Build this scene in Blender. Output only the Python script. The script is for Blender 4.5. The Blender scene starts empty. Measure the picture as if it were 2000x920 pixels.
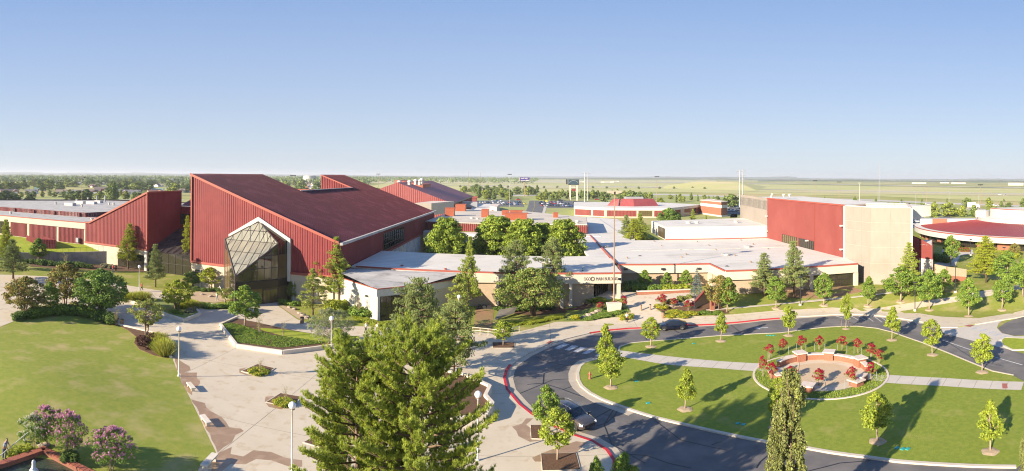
import bpy, bmesh, math, random
import numpy as np
from mathutils import Vector, Matrix
from mathutils.geometry import tessellate_polygon
R = math.radians
S = bpy.context.scene
COL = S.collection
# ---------------------------------------------------------------- camera, sky, sun, exposure
F, CX, CY, CAMZ, ROLL = 1130.0, 1000.0, 344.5, 23.0, 0.0063
cd = bpy.data.cameras.new('camera'); cd.type = 'PANO'; cd.panorama_type = 'CENTRAL_CYLINDRICAL'
cd.central_cylindrical_range_u_min = -CX / F; cd.central_cylindrical_range_u_max = CX / F
cd.central_cylindrical_range_v_min = -(920 - CY) / F; cd.central_cylindrical_range_v_max = CY / F
cd.central_cylindrical_radius = 1.0; cd.clip_start = 0.1; cd.clip_end = 60000
cam = bpy.data.objects.new('camera', cd); COL.objects.link(cam); S.camera = cam
UP = Vector((-ROLL, 0, 1)).normalized(); RT = Vector((1, 0, ROLL)).normalized(); FW = UP.cross(RT)
cam.matrix_world = Matrix(((RT.x, UP.x, -FW.x, 0), (RT.y, UP.y, -FW.y, 0), (RT.z, UP.z, -FW.z, CAMZ), (0, 0, 0, 1)))
SUN_EL, SUN_AZ = R(19.0), R(-123.6)          # azimuth from +Y towards +X: the sun stands behind and to the left
sd = bpy.data.lights.new('sun', 'SUN'); sd.energy = 5.0; sd.angle = R(0.5); sd.color = (1.0, 0.86, 0.66)
sun = bpy.data.objects.new('sun', sd); COL.objects.link(sun)
tosun = Vector((math.sin(SUN_AZ) * math.cos(SUN_EL), math.cos(SUN_AZ) * math.cos(SUN_EL), math.sin(SUN_EL)))
sun.rotation_euler = tosun.to_track_quat('Z', 'Y').to_euler()
W = bpy.data.worlds.new('World'); S.world = W; W.use_nodes = True
nt = W.node_tree; nt.nodes.clear()
sky = nt.nodes.new('ShaderNodeTexSky'); sky.sky_type = 'NISHITA'; sky.sun_disc = False
sky.sun_elevation = SUN_EL; sky.sun_rotation = SUN_AZ; sky.altitude = 300; sky.air_density = 1.0; sky.dust_density = 0.3; sky.ozone_density = 3.0
tcw = nt.nodes.new('ShaderNodeTexCoord'); sep = nt.nodes.new('ShaderNodeSeparateXYZ'); nt.links.new(tcw.outputs['Generated'], sep.inputs[0])
rmp = nt.nodes.new('ShaderNodeValToRGB'); nt.links.new(sep.outputs['Z'], rmp.inputs[0]); SKS = 0.41
for i_, (pos_, c_) in enumerate([(0.0, (.60, .665, .765)), (.06, (.545, .635, .775)), (.16, (.425, .545, .775)), (.29, (.285, .43, .735)), (.6, (.15, .29, .62)), (1.0, (.09, .20, .50))]):
    e_ = rmp.color_ramp.elements[i_] if i_ < 2 else rmp.color_ramp.elements.new(pos_); e_.position = pos_; e_.color = (c_[0] / .13 * SKS, c_[1] / .13 * SKS, c_[2] / .13 * SKS, 1)
mxw = nt.nodes.new('ShaderNodeMix'); mxw.data_type = 'RGBA'; mxw.inputs[0].default_value = .93; nt.links.new(sky.outputs[0], mxw.inputs[6]); nt.links.new(rmp.outputs[0], mxw.inputs[7])
bg = nt.nodes.new('ShaderNodeBackground'); bg.inputs[1].default_value = 0.13
wo = nt.nodes.new('ShaderNodeOutputWorld'); nt.links.new(mxw.outputs[2], bg.inputs[0]); nt.links.new(bg.outputs[0], wo.inputs[0])
S.view_settings.view_transform = 'Standard'; S.view_settings.look = 'None'; S.view_settings.gamma = 1
S.view_settings.exposure = 1.3
S.cycles.max_bounces = 6; S.cycles.transparent_max_bounces = 12; S.cycles.volume_bounces = 0
S.cycles.use_denoising = True; S.cycles.filter_width = 1.1
# ---------------------------------------------------------------- terrain and positions
def sm(a, b, x):
    t = min(1, max(0, (x - a) / (b - a))); return t * t * (3 - 2 * t)
def H(x, y):
    r = math.hypot(x, y); a = math.atan2(x, y)
    h = 0.0
    if y > 0 and 80 < r < 260:
        w = sm(0.10, 0.17, a) * sm(88 + 10 * sm(.3, .6, a), 106 + 4 * sm(.3, .6, a), r) * (1 - sm(215, 255, r))
        h += 1.8 * w
    h += 0.9 * math.exp(-(((x + 46) / 13) ** 2 + ((y - 42) / 9) ** 2))
    return h
def ray(px, py):
    lon = (px - CX) / F; v = (CY - py) / F
    return RT * math.sin(lon) + FW * math.cos(lon) + UP * v
def Zp(px, py, z):
    d = ray(px, py); t = (z - CAMZ) / d.z; return Vector((d.x * t, d.y * t))
def G(px, py, dz=0.0):
    z = 0.0
    for _ in range(25):
        p = Zp(px, py, z); z = z * .5 + (H(p.x, p.y) + dz) * .5
    return p
def PR(px, r):
    lon = (px - CX) / F; return Vector((math.sin(lon) * r, math.cos(lon) * r))
def ZT(px, py, p):
    d = ray(px, py); return CAMZ + d.z / math.hypot(d.x, d.y) * p.length
def CR(ox, oy, pts, k=4.0): return [(ox + a / k, oy + b / k) for a, b in pts]
def GP(pts, dz=0.0): return [G(a, b, dz) for a, b in pts]
# ---------------------------------------------------------------- mesh helpers
class MB:
    def __init__(s): s.v = []; s.f = []; s.m = []
    def add(s, vs, fs, m=0):
        n = len(s.v); s.v += [tuple(v) for v in vs]; s.f += [tuple(i + n for i in f) for f in fs]; s.m += [m] * len(fs); return s
    def quad(s, a, b, c, d, m=0): return s.add([a, b, c, d], [(0, 1, 2, 3)], m)
    def box(s, c, sz, rz=0.0, m=0):
        hx, hy, hz = sz[0] / 2, sz[1] / 2, sz[2] / 2; co, si = math.cos(rz), math.sin(rz); v = []
        for z in (-hz, hz):
            for x, y in ((-hx, -hy), (hx, -hy), (hx, hy), (-hx, hy)): v.append((c[0] + x * co - y * si, c[1] + x * si + y * co, c[2] + z))
        return s.add(v, [(3, 2, 1, 0), (4, 5, 6, 7), (0, 1, 5, 4), (1, 2, 6, 5), (2, 3, 7, 6), (3, 0, 4, 7)], m)
    def prism(s, poly, z0, z1, m=0, mt=None, sides=True, top=True, bottom=False):
        n = len(poly); A = sum(poly[i][0] * poly[(i + 1) % n][1] - poly[(i + 1) % n][0] * poly[i][1] for i in range(n))
        P = list(poly) if A > 0 else list(poly)[::-1]
        f0 = (lambda p: z0) if not callable(z0) else z0; f1 = (lambda p: z1) if not callable(z1) else z1
        v = [(p[0], p[1], f0(p)) for p in P] + [(p[0], p[1], f1(p)) for p in P]
        if sides: s.add(v, [(i, (i + 1) % n, n + (i + 1) % n, n + i) for i in range(n)], m)
        tr = tessellate_polygon([[Vector((p[0], p[1], 0)) for p in P]])
        def ccw(t):
            a, b, c = (P[i] for i in t); return t if (b[0] - a[0]) * (c[1] - a[1]) - (b[1] - a[1]) * (c[0] - a[0]) > 0 else (t[0], t[2], t[1])
        tr = [ccw(t) for t in tr]
        if top: s.add(v[n:], tr, m if mt is None else mt)
        if bottom: s.add(v[:n], [t[::-1] for t in tr], m)
        return s
    def tube(s, pts, rad, n=6, m=0, cap=True):
        pts = [Vector(p) for p in pts]; rad = rad if hasattr(rad, '__len__') else [rad] * len(pts); v = []
        for i, p in enumerate(pts):
            d = (pts[min(i + 1, len(pts) - 1)] - pts[max(i - 1, 0)]).normalized()
            a = d.cross(Vector((0, 0, 1))) if abs(d.z) < .95 else d.cross(Vector((1, 0, 0))); a.normalize(); b = d.cross(a)
            for k in range(n):
                t = 2 * math.pi * k / n; v.append(p + (a * math.cos(t) + b * math.sin(t)) * rad[i])
        f = []
        for i in range(len(pts) - 1):
            for k in range(n): f.append((i * n + k, i * n + (k + 1) % n, (i + 1) * n + (k + 1) % n, (i + 1) * n + k))
        if cap: f += [tuple(range(n))[::-1], tuple(range((len(pts) - 1) * n, len(pts) * n))]
        return s.add(v, f, m)
    def lathe(s, prof, c=(0, 0, 0), n=12, m=0):
        v = []; f = []
        for r_, z in prof:
            for k in range(n): t = 2 * math.pi * k / n; v.append((c[0] + r_ * math.cos(t), c[1] + r_ * math.sin(t), c[2] + z))
        for i in range(len(prof) - 1):
            for k in range(n): f.append((i * n + k, i * n + (k + 1) % n, (i + 1) * n + (k + 1) % n, (i + 1) * n + k))
        return s.add(v, f, m)
    def ribbon(s, pts, w0, w1, z0, z1, m=0):       # strip between lateral offsets w0, w1 along an xy polyline, a closed box section
        n = len(pts); L = []
        for i in range(n):
            a = pts[max(i - 1, 0)]; b = pts[min(i + 1, n - 1)]; d = Vector((b[0] - a[0], b[1] - a[1])).normalized(); nn = Vector((-d.y, d.x)); p = Vector(pts[i][:2])
            h = H(p.x, p.y); q0 = p + nn * w0; q1 = p + nn * w1
            L += [(q0.x, q0.y, h + z0), (q1.x, q1.y, h + z0), (q1.x, q1.y, h + z1), (q0.x, q0.y, h + z1)]
        f = []
        for i in range(n - 1):
            for k in range(4): f.append((i * 4 + k, i * 4 + (k + 1) % 4, i * 4 + 4 + (k + 1) % 4, i * 4 + 4 + k))
        f += [(0, 1, 2, 3), ((n - 1) * 4 + 3, (n - 1) * 4 + 2, (n - 1) * 4 + 1, (n - 1) * 4)]
        return s.add(L, f, m)
WL = {}
def wloc(o): return WL.get(o.name, Vector((0, 0, 0))) if o else Vector((0, 0, 0))
KEEP = {'window', 'foam', 'wheel', 'rim', 'body', 'fingers', 'lettering', 'crown', 'trunk', 'red_siding_wall', 'conical_roof', 'glazing_bars', 'bed_soil', 'sign_print', 'arch_print', 'slat'}
SING = dict(windows='window', roof_vent='roof_vent', downspouts='downspout', skylight_bars='skylight_bar', lean_to_bars='lean_to_bar', wheel_arches='wheel_arch')
def islands(mb):
    pr = {}
    def fd(a):
        while pr.setdefault(a, a) != a: pr[a] = pr[pr[a]]; a = pr[a]
        return a
    key = [(round(v[0], 3), round(v[1], 3), round(v[2], 3)) for v in mb.v]
    for f in mb.f:
        r = fd(key[f[0]])
        for i in f[1:]: pr[fd(key[i])] = r
    out = {}
    for k, f in enumerate(mb.f): out.setdefault(fd(key[f[0]]), []).append(k)
    return list(out.values())
def obj(name, mb, mats, parent=None, smooth=False, **tags):
    if parent and isinstance(mb, MB) and 'kind' not in tags and name not in KEEP and 6 < len(mb.f) < 900:
        isl = islands(mb)
        if 2 <= len(isl) <= 45:
            res = None
            for fs in isl:
                q = MB(); mp = {}
                for k in fs:
                    t = []
                    for i in mb.f[k]:
                        if i not in mp: mp[i] = len(q.v); q.v.append(mb.v[i])
                        t.append(mp[i])
                    q.f.append(tuple(t)); q.m.append(mb.m[k])
                o = obj_(SING.get(name, name), q, mats, parent, smooth, **tags); res = res or o
            return res
    return obj_(name, mb, mats, parent, smooth, **tags)
def obj_(name, mb, mats, parent=None, smooth=False, **tags):
    mats = mats if isinstance(mats, (list, tuple)) else [mats]
    if isinstance(mb, bpy.types.Mesh): me = mb
    else:
        off = wloc(parent)
        V_ = [(v[0] - off.x, v[1] - off.y, v[2] - off.z) for v in mb.v]; F_ = mb.f
        if len(V_) < 30000:                              # weld coincident corners
            ix, V2_, rm_ = {}, [], []
            for v in V_:
                k = (round(v[0], 4), round(v[1], 4), round(v[2], 4))
                if k not in ix: ix[k] = len(V2_); V2_.append(v)
                rm_.append(ix[k])
            F2, M2 = [], []
            for f, m_i in zip(F_, mb.m):
                t = [];
                for i in f:
                    if rm_[i] not in t: t.append(rm_[i])
                if len(t) > 2: F2.append(t); M2.append(m_i)
            V_, F_ = V2_, F2; mb = type('o', (), dict(m=M2))
        me = bpy.data.meshes.new(name); me.from_pydata(V_, [], F_)
        for m in mats: me.materials.append(m)
        if len(mats) > 1: me.polygons.foreach_set('material_index', mb.m)
        if smooth: me.polygons.foreach_set('use_smooth', [True] * len(me.polygons))
        me.update()
    o = bpy.data.objects.new(name, me); COL.objects.link(o)
    if parent:
        o.parent = parent; WL[o.name] = wloc(parent)
    for k, v in tags.items(): o[k] = v
    return o
def thing(name, label, cat, loc=(0, 0, 0), rz=0.0, group=None, scale=None):
    o = bpy.data.objects.new(name, None); COL.objects.link(o); o.empty_display_size = .3
    o.location = loc; o.rotation_euler = (0, 0, rz); WL[o.name] = Vector(loc)
    if scale: o.scale = scale
    o['label'] = label; o['category'] = cat
    if group: o['group'] = group
    return o
def place(name, label, cat, parts, loc, rz=0.0, scale=None, group=None):   # parts: [(name, mesh, [sub parts])], meshes shared
    t = thing(name, label, cat, loc, rz, group, scale)
    for nm, me, subs in parts:
        p = obj(nm, me, [], t)
        for n2, m2 in subs: obj(n2, m2, [], p)
    return t
def single(name, label, cat, me, loc, rz=0.0, scale=None, group=None):
    o = bpy.data.objects.new(name, me); COL.objects.link(o); o.location = loc; o.rotation_euler = (0, 0, rz)
    if scale: o.scale = scale
    o['label'] = label; o['category'] = cat
    if group: o['group'] = group
    return o
def mesh(name, mb, mats, smooth=False):
    mats = mats if isinstance(mats, (list, tuple)) else [mats]
    me = bpy.data.meshes.new(name); me.from_pydata(mb.v, [], mb.f)
    for m in mats: me.materials.append(m)
    if len(mats) > 1: me.polygons.foreach_set('material_index', mb.m)
    if smooth: me.polygons.foreach_set('use_smooth', [True] * len(me.polygons))
    me.update(); return me
def npmesh(name, V, k, mats, mi=None):               # V: (n*k,3) loose polygons of k corners
    n = len(V) // k; me = bpy.data.meshes.new(name)
    me.vertices.add(len(V)); me.vertices.foreach_set('co', np.asarray(V, np.float32).ravel())
    me.loops.add(len(V)); me.loops.foreach_set('vertex_index', np.arange(len(V), dtype=np.int32))
    me.polygons.add(n); me.polygons.foreach_set('loop_start', np.arange(n, dtype=np.int32) * k)
    for m in (mats if isinstance(mats, (list, tuple)) else [mats]): me.materials.append(m)
    if mi is not None: me.polygons.foreach_set('material_index', np.asarray(mi, np.int32))
    me.update(calc_edges=True); return me
GS = 3.0
def drape(name, poly, dz, mat, skirt=0.0, parent=None, cells=None, **tags):
    """a sheet that follows the terrain dz above it; cells=(origin, e1, e2, s1, s2, gap) cuts it into slabs, each an object"""
    P = [Vector((p[0], p[1], 0)) for p in poly]; bm = bmesh.new(); vs = [bm.verts.new(p) for p in P]
    for t in tessellate_polygon([P]):
        try: bm.faces.new([vs[i] for i in t])
        except ValueError: pass
    bmesh.ops.recalc_face_normals(bm, faces=bm.faces)
    for f in bm.faces:
        if f.normal.z < 0: f.normal_flip()
    def cut(co, no): bmesh.ops.bisect_plane(bm, geom=bm.verts[:] + bm.edges[:] + bm.faces[:], plane_co=co, plane_no=no, dist=1e-5)
    x0, x1 = min(p.x for p in P), max(p.x for p in P); y0, y1 = min(p.y for p in P), max(p.y for p in P)
    def rng(a, b): return [k * GS for k in range(math.ceil(a / GS), math.floor(b / GS) + 1)]
    hx = [x for x in rng(x0, x1)]; hy = [y for y in rng(y0, y1)]
    hot = [(x, y) for x in hx for y in hy if H(x, y) > .002]
    if hot or (not hx and not hy and any(H(p.x, p.y) > .002 for p in P)) or any(H(p.x, p.y) > .002 for p in P):
        ax0 = min([p[0] for p in hot] + [p.x for p in P if H(p.x, p.y) > .002]) - GS; ax1 = max([p[0] for p in hot] + [p.x for p in P if H(p.x, p.y) > .002]) + GS
        ay0 = min([p[1] for p in hot] + [p.y for p in P if H(p.x, p.y) > .002]) - GS; ay1 = max([p[1] for p in hot] + [p.y for p in P if H(p.x, p.y) > .002]) + GS
        for x in hx:
            if ax0 <= x <= ax1: cut((x, 0, 0), (1, 0, 0))
        for y in hy:
            if ay0 <= y <= ay1: cut((0, y, 0), (0, 1, 0))
        for s in rng(max(x0 + y0, ax0 + ay0), min(x1 + y1, ax1 + ay1)): cut((s, 0, 0), (1, 1, 0))
    if cells:
        o, e1, e2, s1, s2, gap = cells
        n1 = Vector((-e2.y, e2.x)); n1 = n1 if n1.dot(e1) > 0 else -n1; n2 = Vector((-e1.y, e1.x)); n2 = n2 if n2.dot(e2) > 0 else -n2
        def ab(p): return (Vector((p.x, p.y)) - o).dot(n1) / s1, (Vector((p.x, p.y)) - o).dot(n2) / s2
        A = [ab(p) for p in P]
        for k in range(math.floor(min(a[0] for a in A)), math.ceil(max(a[0] for a in A)) + 1):
            for g in (-gap, gap):
                q = o + n1 * (k * s1 + g); cut((q.x, q.y, 0), (n1.x, n1.y, 0))
        for k in range(math.floor(min(a[1] for a in A)), math.ceil(max(a[1] for a in A)) + 1):
            for g in (-gap, gap):
                q = o + n2 * (k * s2 + g); cut((q.x, q.y, 0), (n2.x, n2.y, 0))
    def dump(faces, nm):
        idx = {}; V = []; Fc = []; eb = {}
        for f in faces:
            t = []
            for v in f.verts:
                if v.index not in idx: idx[v.index] = len(V); V.append((v.co.x, v.co.y, H(v.co.x, v.co.y) + dz))
                t.append(idx[v.index])
            Fc.append(t)
            for i in range(len(t)):
                a, b = t[i], t[(i + 1) % len(t)]
                if (b, a) in eb: del eb[(b, a)]
                else: eb[(a, b)] = 1
        if skirt:
            lo = {}
            for a, b in list(eb):
                for q in (a, b):
                    if q not in lo: lo[q] = len(V); V.append((V[q][0], V[q][1], V[q][2] - skirt))
                Fc.append([b, a, lo[a], lo[b]])
        m = MB(); m.v = V; m.f = Fc; m.m = [0] * len(Fc)
        return obj(nm, m, mat, parent, **(tags if not parent else {}))
    bm.verts.index_update()
    if not cells:
        r = dump(list(bm.faces), name); bm.free(); return r
    buckets = {}
    for f in bm.faces:
        c = f.calc_center_median(); a, b = ab(c); fa, fb = a - round(a), b - round(b)
        if abs(fa) * s1 < gap or abs(fb) * s2 < gap or f.calc_area() < 1e-6: continue
        buckets.setdefault((math.floor(a), math.floor(b)), []).append(f)
    out = [dump(fs, name) for fs in buckets.values() if sum(f.calc_area() for f in fs) > .25]
    bm.free(); return out
# ---------------------------------------------------------------- materials
def lin(c): return tuple(((x / 255) / 12.92 if x / 255 <= .04045 else ((x / 255 + .055) / 1.055) ** 2.4) for x in c)
def M(name, c1, c2=None, scale=1.0, rough=.8, bump=0.0, bscale=None, metal=0.0, detail=4, c3=None, s3=.1, f3=.5, island=0.0, transl=0.0, spec=.5, stretch=None, obj_co=False, w3=.1):
    m = bpy.data.materials.new(name); m.use_nodes = True; n = m.node_tree; N = n.nodes; L = n.links; b = N['Principled BSDF']
    b.inputs['Roughness'].default_value = rough; b.inputs['Metallic'].default_value = metal; b.inputs['Specular IOR Level'].default_value = spec
    geo = N.new('ShaderNodeNewGeometry'); co = geo.outputs['Position']
    if obj_co: tc = N.new('ShaderNodeTexCoord'); co = tc.outputs['Object']
    if stretch:
        mp = N.new('ShaderNodeMapping'); mp.inputs['Scale'].default_value = stretch[:3]
        if len(stretch) > 3: mp.inputs['Rotation'].default_value = (0, 0, stretch[3])
        L.new(co, mp.inputs[0]); co2 = mp.outputs[0]
    else: co2 = co
    def noise(c, s, d=detail):
        t = N.new('ShaderNodeTexNoise'); t.inputs['Scale'].default_value = s; t.inputs['Detail'].default_value = d; t.inputs['Roughness'].default_value = .6; L.new(c, t.inputs['Vector']); return t.outputs['Fac']
    def ramp(fac, a, bb):
        r_ = N.new('ShaderNodeMapRange'); r_.inputs[1].default_value = a; r_.inputs[2].default_value = bb; L.new(fac, r_.inputs[0]); return r_.outputs[0]
    def mix(fac, a, bb, mode='MIX'):
        x = N.new('ShaderNodeMix'); x.data_type = 'RGBA'; x.blend_type = mode
        if hasattr(fac, 'links'): L.new(fac, x.inputs[0])
        else: x.inputs[0].default_value = fac
        for k, q in ((6, a), (7, bb)):
            if hasattr(q, 'links'): L.new(q, x.inputs[k])
            else: x.inputs[k].default_value = (*q, 1)
        return x.outputs[2]
    col = c1
    if c2: col = mix(ramp(noise(co2, scale), .32, .68), c1, c2)
    if c3: col = mix(ramp(noise(co, s3, 3), f3 - w3, f3 + w3), col, c3)
    if island:
        k = N.new('ShaderNodeMapRange'); L.new(geo.outputs['Random Per Island'], k.inputs[0]); k.inputs[3].default_value = 1 - island; k.inputs[4].default_value = 1 + island
        hs = N.new('ShaderNodeHueSaturation'); L.new(k.outputs[0], hs.inputs['Value'])
        if hasattr(col, 'links'): L.new(col, hs.inputs['Color'])
        else: hs.inputs['Color'].default_value = (*col, 1)
        col = hs.outputs[0]
    if hasattr(col, 'links'): L.new(col, b.inputs['Base Color'])
    else: b.inputs['Base Color'].default_value = (*col, 1)
    if bump:
        bp = N.new('ShaderNodeBump'); bp.inputs['Strength'].default_value = 1; bp.inputs['Distance'].default_value = bump; L.new(noise(co2, bscale or scale * 3), bp.inputs['Height']); L.new(bp.outputs[0], b.inputs['Normal'])
    if transl:
        tr = N.new('ShaderNodeBsdfTranslucent'); ms = N.new('ShaderNodeMixShader'); ms.inputs[0].default_value = transl
        if hasattr(col, 'links'): L.new(col, tr.inputs[0])
        else: tr.inputs[0].default_value = (*col, 1)
        L.new(b.outputs[0], ms.inputs[1]); L.new(tr.outputs[0], ms.inputs[2]); L.new(ms.outputs[0], N['Material Output'].inputs[0])
    return m
m_lawn = M('lawn', (.33, .37, .042), (.215, .285, .030), 2.2, .95, .04, 12, c3=(.40, .37, .09), s3=.30, f3=.66, w3=.14, spec=.1, detail=12)
m_lawni = M('lawn_island', (.260, .300, .048), (.180, .235, .036), 2.4, .95, .04, 12, c3=(.34, .32, .10), s3=.28, f3=.68, w3=.12, spec=.1, detail=12)
m_lawn2 = M('lawn_dry', (.28, .29, .06), (.20, .25, .045), 1.6, .95, .03, 9, c3=(.42, .34, .16), s3=.25, f3=.62, w3=.12, spec=.1, detail=10)
m_field = M('field', (0.376, 0.360, 0.136), (0.240, 0.296, 0.080), .012, 1, 0, None, c3=(0.528, 0.432, 0.224), s3=.0045, f3=.56, stretch=(.35, 1.6, 1, 0.1), spec=.05)
m_conc = M('concrete', (.54, .460, .345), (.585, .505, .39), .35, .85, .004, 14, c3=(.47, .37, .25), s3=.8, f3=.64, w3=.09, detail=10)
m_walk = M('walk_concrete', (.50, .45, .39), (.56, .51, .44), .6, .85, .003, 14, detail=7)
m_gutter = M('gutter_concrete', (.42, .36, .28), (.50, .43, .34), .8, .9)
m_kerb = M('kerb_concrete', (.52, .45, .36), (.60, .53, .43), .9, .85)
m_asph = M('asphalt', (.110, .103, .102), (.150, .138, .134), .5, .9, .004, 20, c3=(.205, .185, .172), s3=.20, f3=.60, detail=10, w3=.12)
m_seal = M('crack_sealant', (.016, .016, .019), rough=.5)
m_joint = M('joint_filler', (.26, .22, .175))
m_wet = M('wet_concrete', (.36, .24, .145), (.31, .20, .12), .9, .38, 0, c3=(.42, .29, .19), s3=.8, f3=.6)
m_mulch = M('mulch', (.095, .048, .026), (.16, .085, .045), 9, .95, .05, 14)
m_tan = M('straw_mulch', (.36, .28, .18), (.46, .37, .25), 6, .95, .03, 14)
m_soil = M('bare_soil', (.36, .20, .11), (.26, .15, .08), .8, .95, .03, 6, c3=(.21, .20, .06), s3=.3, f3=.55)
m_ground = M('groundcover_soil', (.22, .26, .06), (.15, .19, .045), 2, .95, .04, 8)
m_white = M('white_paint', (.56, .54, .50), (.50, .48, .44), .5, .6)
m_cream = M('cream_stucco', (.50, .43, .33), (.54, .47, .37), .6, .85, .006, 20, c3=(.42, .35, .26), s3=.4, f3=.66)
m_creamf = M('cream_fascia', (.56, .50, .41), (.50, .445, .36), .5, .8)
m_tanw = M('tan_aggregate_wall', (.42, .32, .225), (.36, .275, .19), 2.5, .9, .02, 12)
m_roofw = M('white_roof_membrane', (.68, .645, .585), (.62, .585, .53), .25, .75, .004, 3, c3=(.46, .43, .38), s3=.13, f3=.68, detail=10, w3=.16)
m_roofg = M('grey_roof_membrane', (.50, .48, .45), (.38, .36, .34), .5, .8, .004, 3, c3=(.26, .245, .23), s3=.4, f3=.62, stretch=(.5, 2.2, 1), detail=10)
m_red = M('red_siding', (.215, .034, .037), (.185, .029, .033), .5, .6, c3=(.25, .048, .048), s3=.12, f3=.6, spec=.3)
m_redw = M('bright_red_siding', (.215, .050, .043), (.195, .044, .038), .3, .65, c3=(.235, .060, .052), s3=.15, f3=.6, spec=.3)
m_redroof = M('maroon_roof', (.105, .014, .023), (.075, .010, .018), .9, .5, c3=(.15, .034, .052), s3=.30, f3=.60, detail=8, spec=.3)
m_gymroof = M('sunlit_pink_roof', (.36, .10, .105), (.31, .085, .09), .8, .6)  # base colour lightened to pink to stand for sunlight on the gym roof
m_redroof2 = M('faded_maroon_roof', (0.288, 0.064, 0.064), (0.248, 0.052, 0.053), .6, .5)
m_rust = M('rust_red_trim', (0.320, 0.072, 0.048), rough=.6)
m_orange = M('orange_metal', (.36, .095, .045), (.31, .08, .038), 1, .6)
m_brick = M('brick_red', (.33, .135, .08), (.26, .10, .06), 6, .85, .01, 12)
m_cap = M('cast_stone_cap', (.66, .56, .48), (.60, .50, .42), 2, .8)
m_tan = M('straw_mulch_b', (.40, .30, .19), (.48, .37, .25), 6, .95, .03, 14)
m_block = M('tan_blockwork', (.300, .260, .222), (.280, .240, .202), 1.1, .85, .004, 9, c3=(.25, .212, .175), s3=.2, f3=.64, stretch=(1, 1, .35))
m_grey = M('grey_retaining_concrete', (.30, .27, .24), (.24, .215, .19), .6, .9, .01, 5, c3=(.18, .16, .14), s3=.5, f3=.6, stretch=(2, 2, .3))
m_dark = M('dark_bronze', (.030, .024, .020), rough=.35, metal=.3)
m_frame = M('bronze_frame', (.055, .045, .042), rough=.5, metal=.2)
def glass(name, c, rough=.04):
    m = M(name, c, rough=rough, spec=.8); return m
m_glass = glass('bronze_glass', (.030, .027, .018)); m_glassy = glass('amber_glass', (.11, .085, .035), .12)
m_sky = M('skylight_glass', (.30, .285, .225), (.22, .215, .18), .35, .12, spec=.5)
m_pole = M('white_enamel', (.78, .76, .72), rough=.35)
m_globe = M('globe_acrylic', (.86, .86, .88), rough=.15)
m_rust_pole = M('weathered_pole', (.36, .24, .16), (.28, .19, .13), 1.5, .7, metal=.2)
m_steel = M('galvanised_steel', (.34, .35, .37), rough=.5, metal=.2)
m_black = M('black_metal', (.03, .03, .035), rough=.45)
m_redp = M('red_kerb_paint', (.55, .022, .035), (.46, .02, .03), 2, .6)
m_line = M('white_road_paint', (.55, .56, .58), (.34, .35, .36), 2.5, .8)
m_bark = M('bark', (.20, .135, .09), (.13, .09, .06), 8, .95, .02, 20, obj_co=True)
m_barkl = M('pale_bark', (.40, .31, .23), (.30, .23, .17), 8, .9, .01, 20, obj_co=True)
def leaf(name, a, b, i=.28, t=.28): return M(name, a, b, 1.3, .6, island=i, transl=t, spec=.25, obj_co=True)
m_lf_maple = leaf('leaf_maple', (0.345, 0.402, 0.051), (0.237, 0.323, 0.040))
m_lf_green = leaf('leaf_green', (0.217, 0.330, 0.055), (0.148, 0.252, 0.046))
m_lf_dark = leaf('leaf_dark_green', (0.108, 0.174, 0.043), (0.149, 0.215, 0.056))
m_lf_olive = leaf('leaf_olive', (0.322, 0.338, 0.089), (0.233, 0.266, 0.068))
m_lf_red = leaf('leaf_turning_red', (0.360, 0.174, 0.060), (0.180, 0.198, 0.048), .35)
m_lf_lime = leaf('leaf_lime', (0.391, 0.414, 0.040), (0.287, 0.356, 0.034))
m_lf_pine = leaf('needle_pine', (.43, .49, .085), (.28, .36, .06), .42, .33)
m_lf_pined = leaf('needle_dark_pine', (0.213, 0.288, 0.089), (0.288, 0.319, 0.116), .3, .2)
m_lf_blue = leaf('needle_blue', (.22, .28, .25), (.17, .23, .20), .2)
m_lf_poplar = leaf('leaf_poplar', (0.159, 0.190, 0.049), (0.233, 0.245, 0.098), .45)
m_lf_grey = leaf('leaf_grey_lavender', (0.260, 0.260, 0.156), (0.312, 0.286, 0.260), .25)
m_lf_yel = leaf('flower_yellow', (.60, .46, .03), (.38, .40, .03), .3)
m_lf_far = leaf('leaf_far', (0.112, 0.173, 0.042), (0.165, 0.217, 0.054), .3, .1)
m_lf_farl = leaf('leaf_far_light', (0.224, 0.266, 0.070), (0.168, 0.217, 0.056), .3, .1)
m_fl_red = leaf('blossom_red', (.50, .008, .055), (.32, .012, .045), .3)
m_fl_pink = leaf('blossom_pink', (.72, .36, .52), (.58, .26, .42), .3)
m_fl_white = leaf('blossom_white', (.70, .66, .58), (.55, .52, .42), .2)
m_lf_plum = leaf('leaf_plum', (.07, .030, .026), (.10, .045, .03), .3)
m_lf_tan = leaf('grass_blade_straw', (.38, .36, .08), (.30, .33, .06), .3)
m_lf_rock = M('pale_rock', (.42, .34, .28), (.30, .24, .20), 2, .95, .05, 5)
m_blk = M('tyre_rubber', (.02, .02, .02), rough=.8)
m_rim = M('alloy_rim', (.60, .60, .62), rough=.3, metal=.8)
m_carglass = M('car_glass', (.015, .02, .025), rough=.05, spec=.8)
m_teal = M('teal_plastic', (.03, .33, .32), rough=.6)
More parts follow.
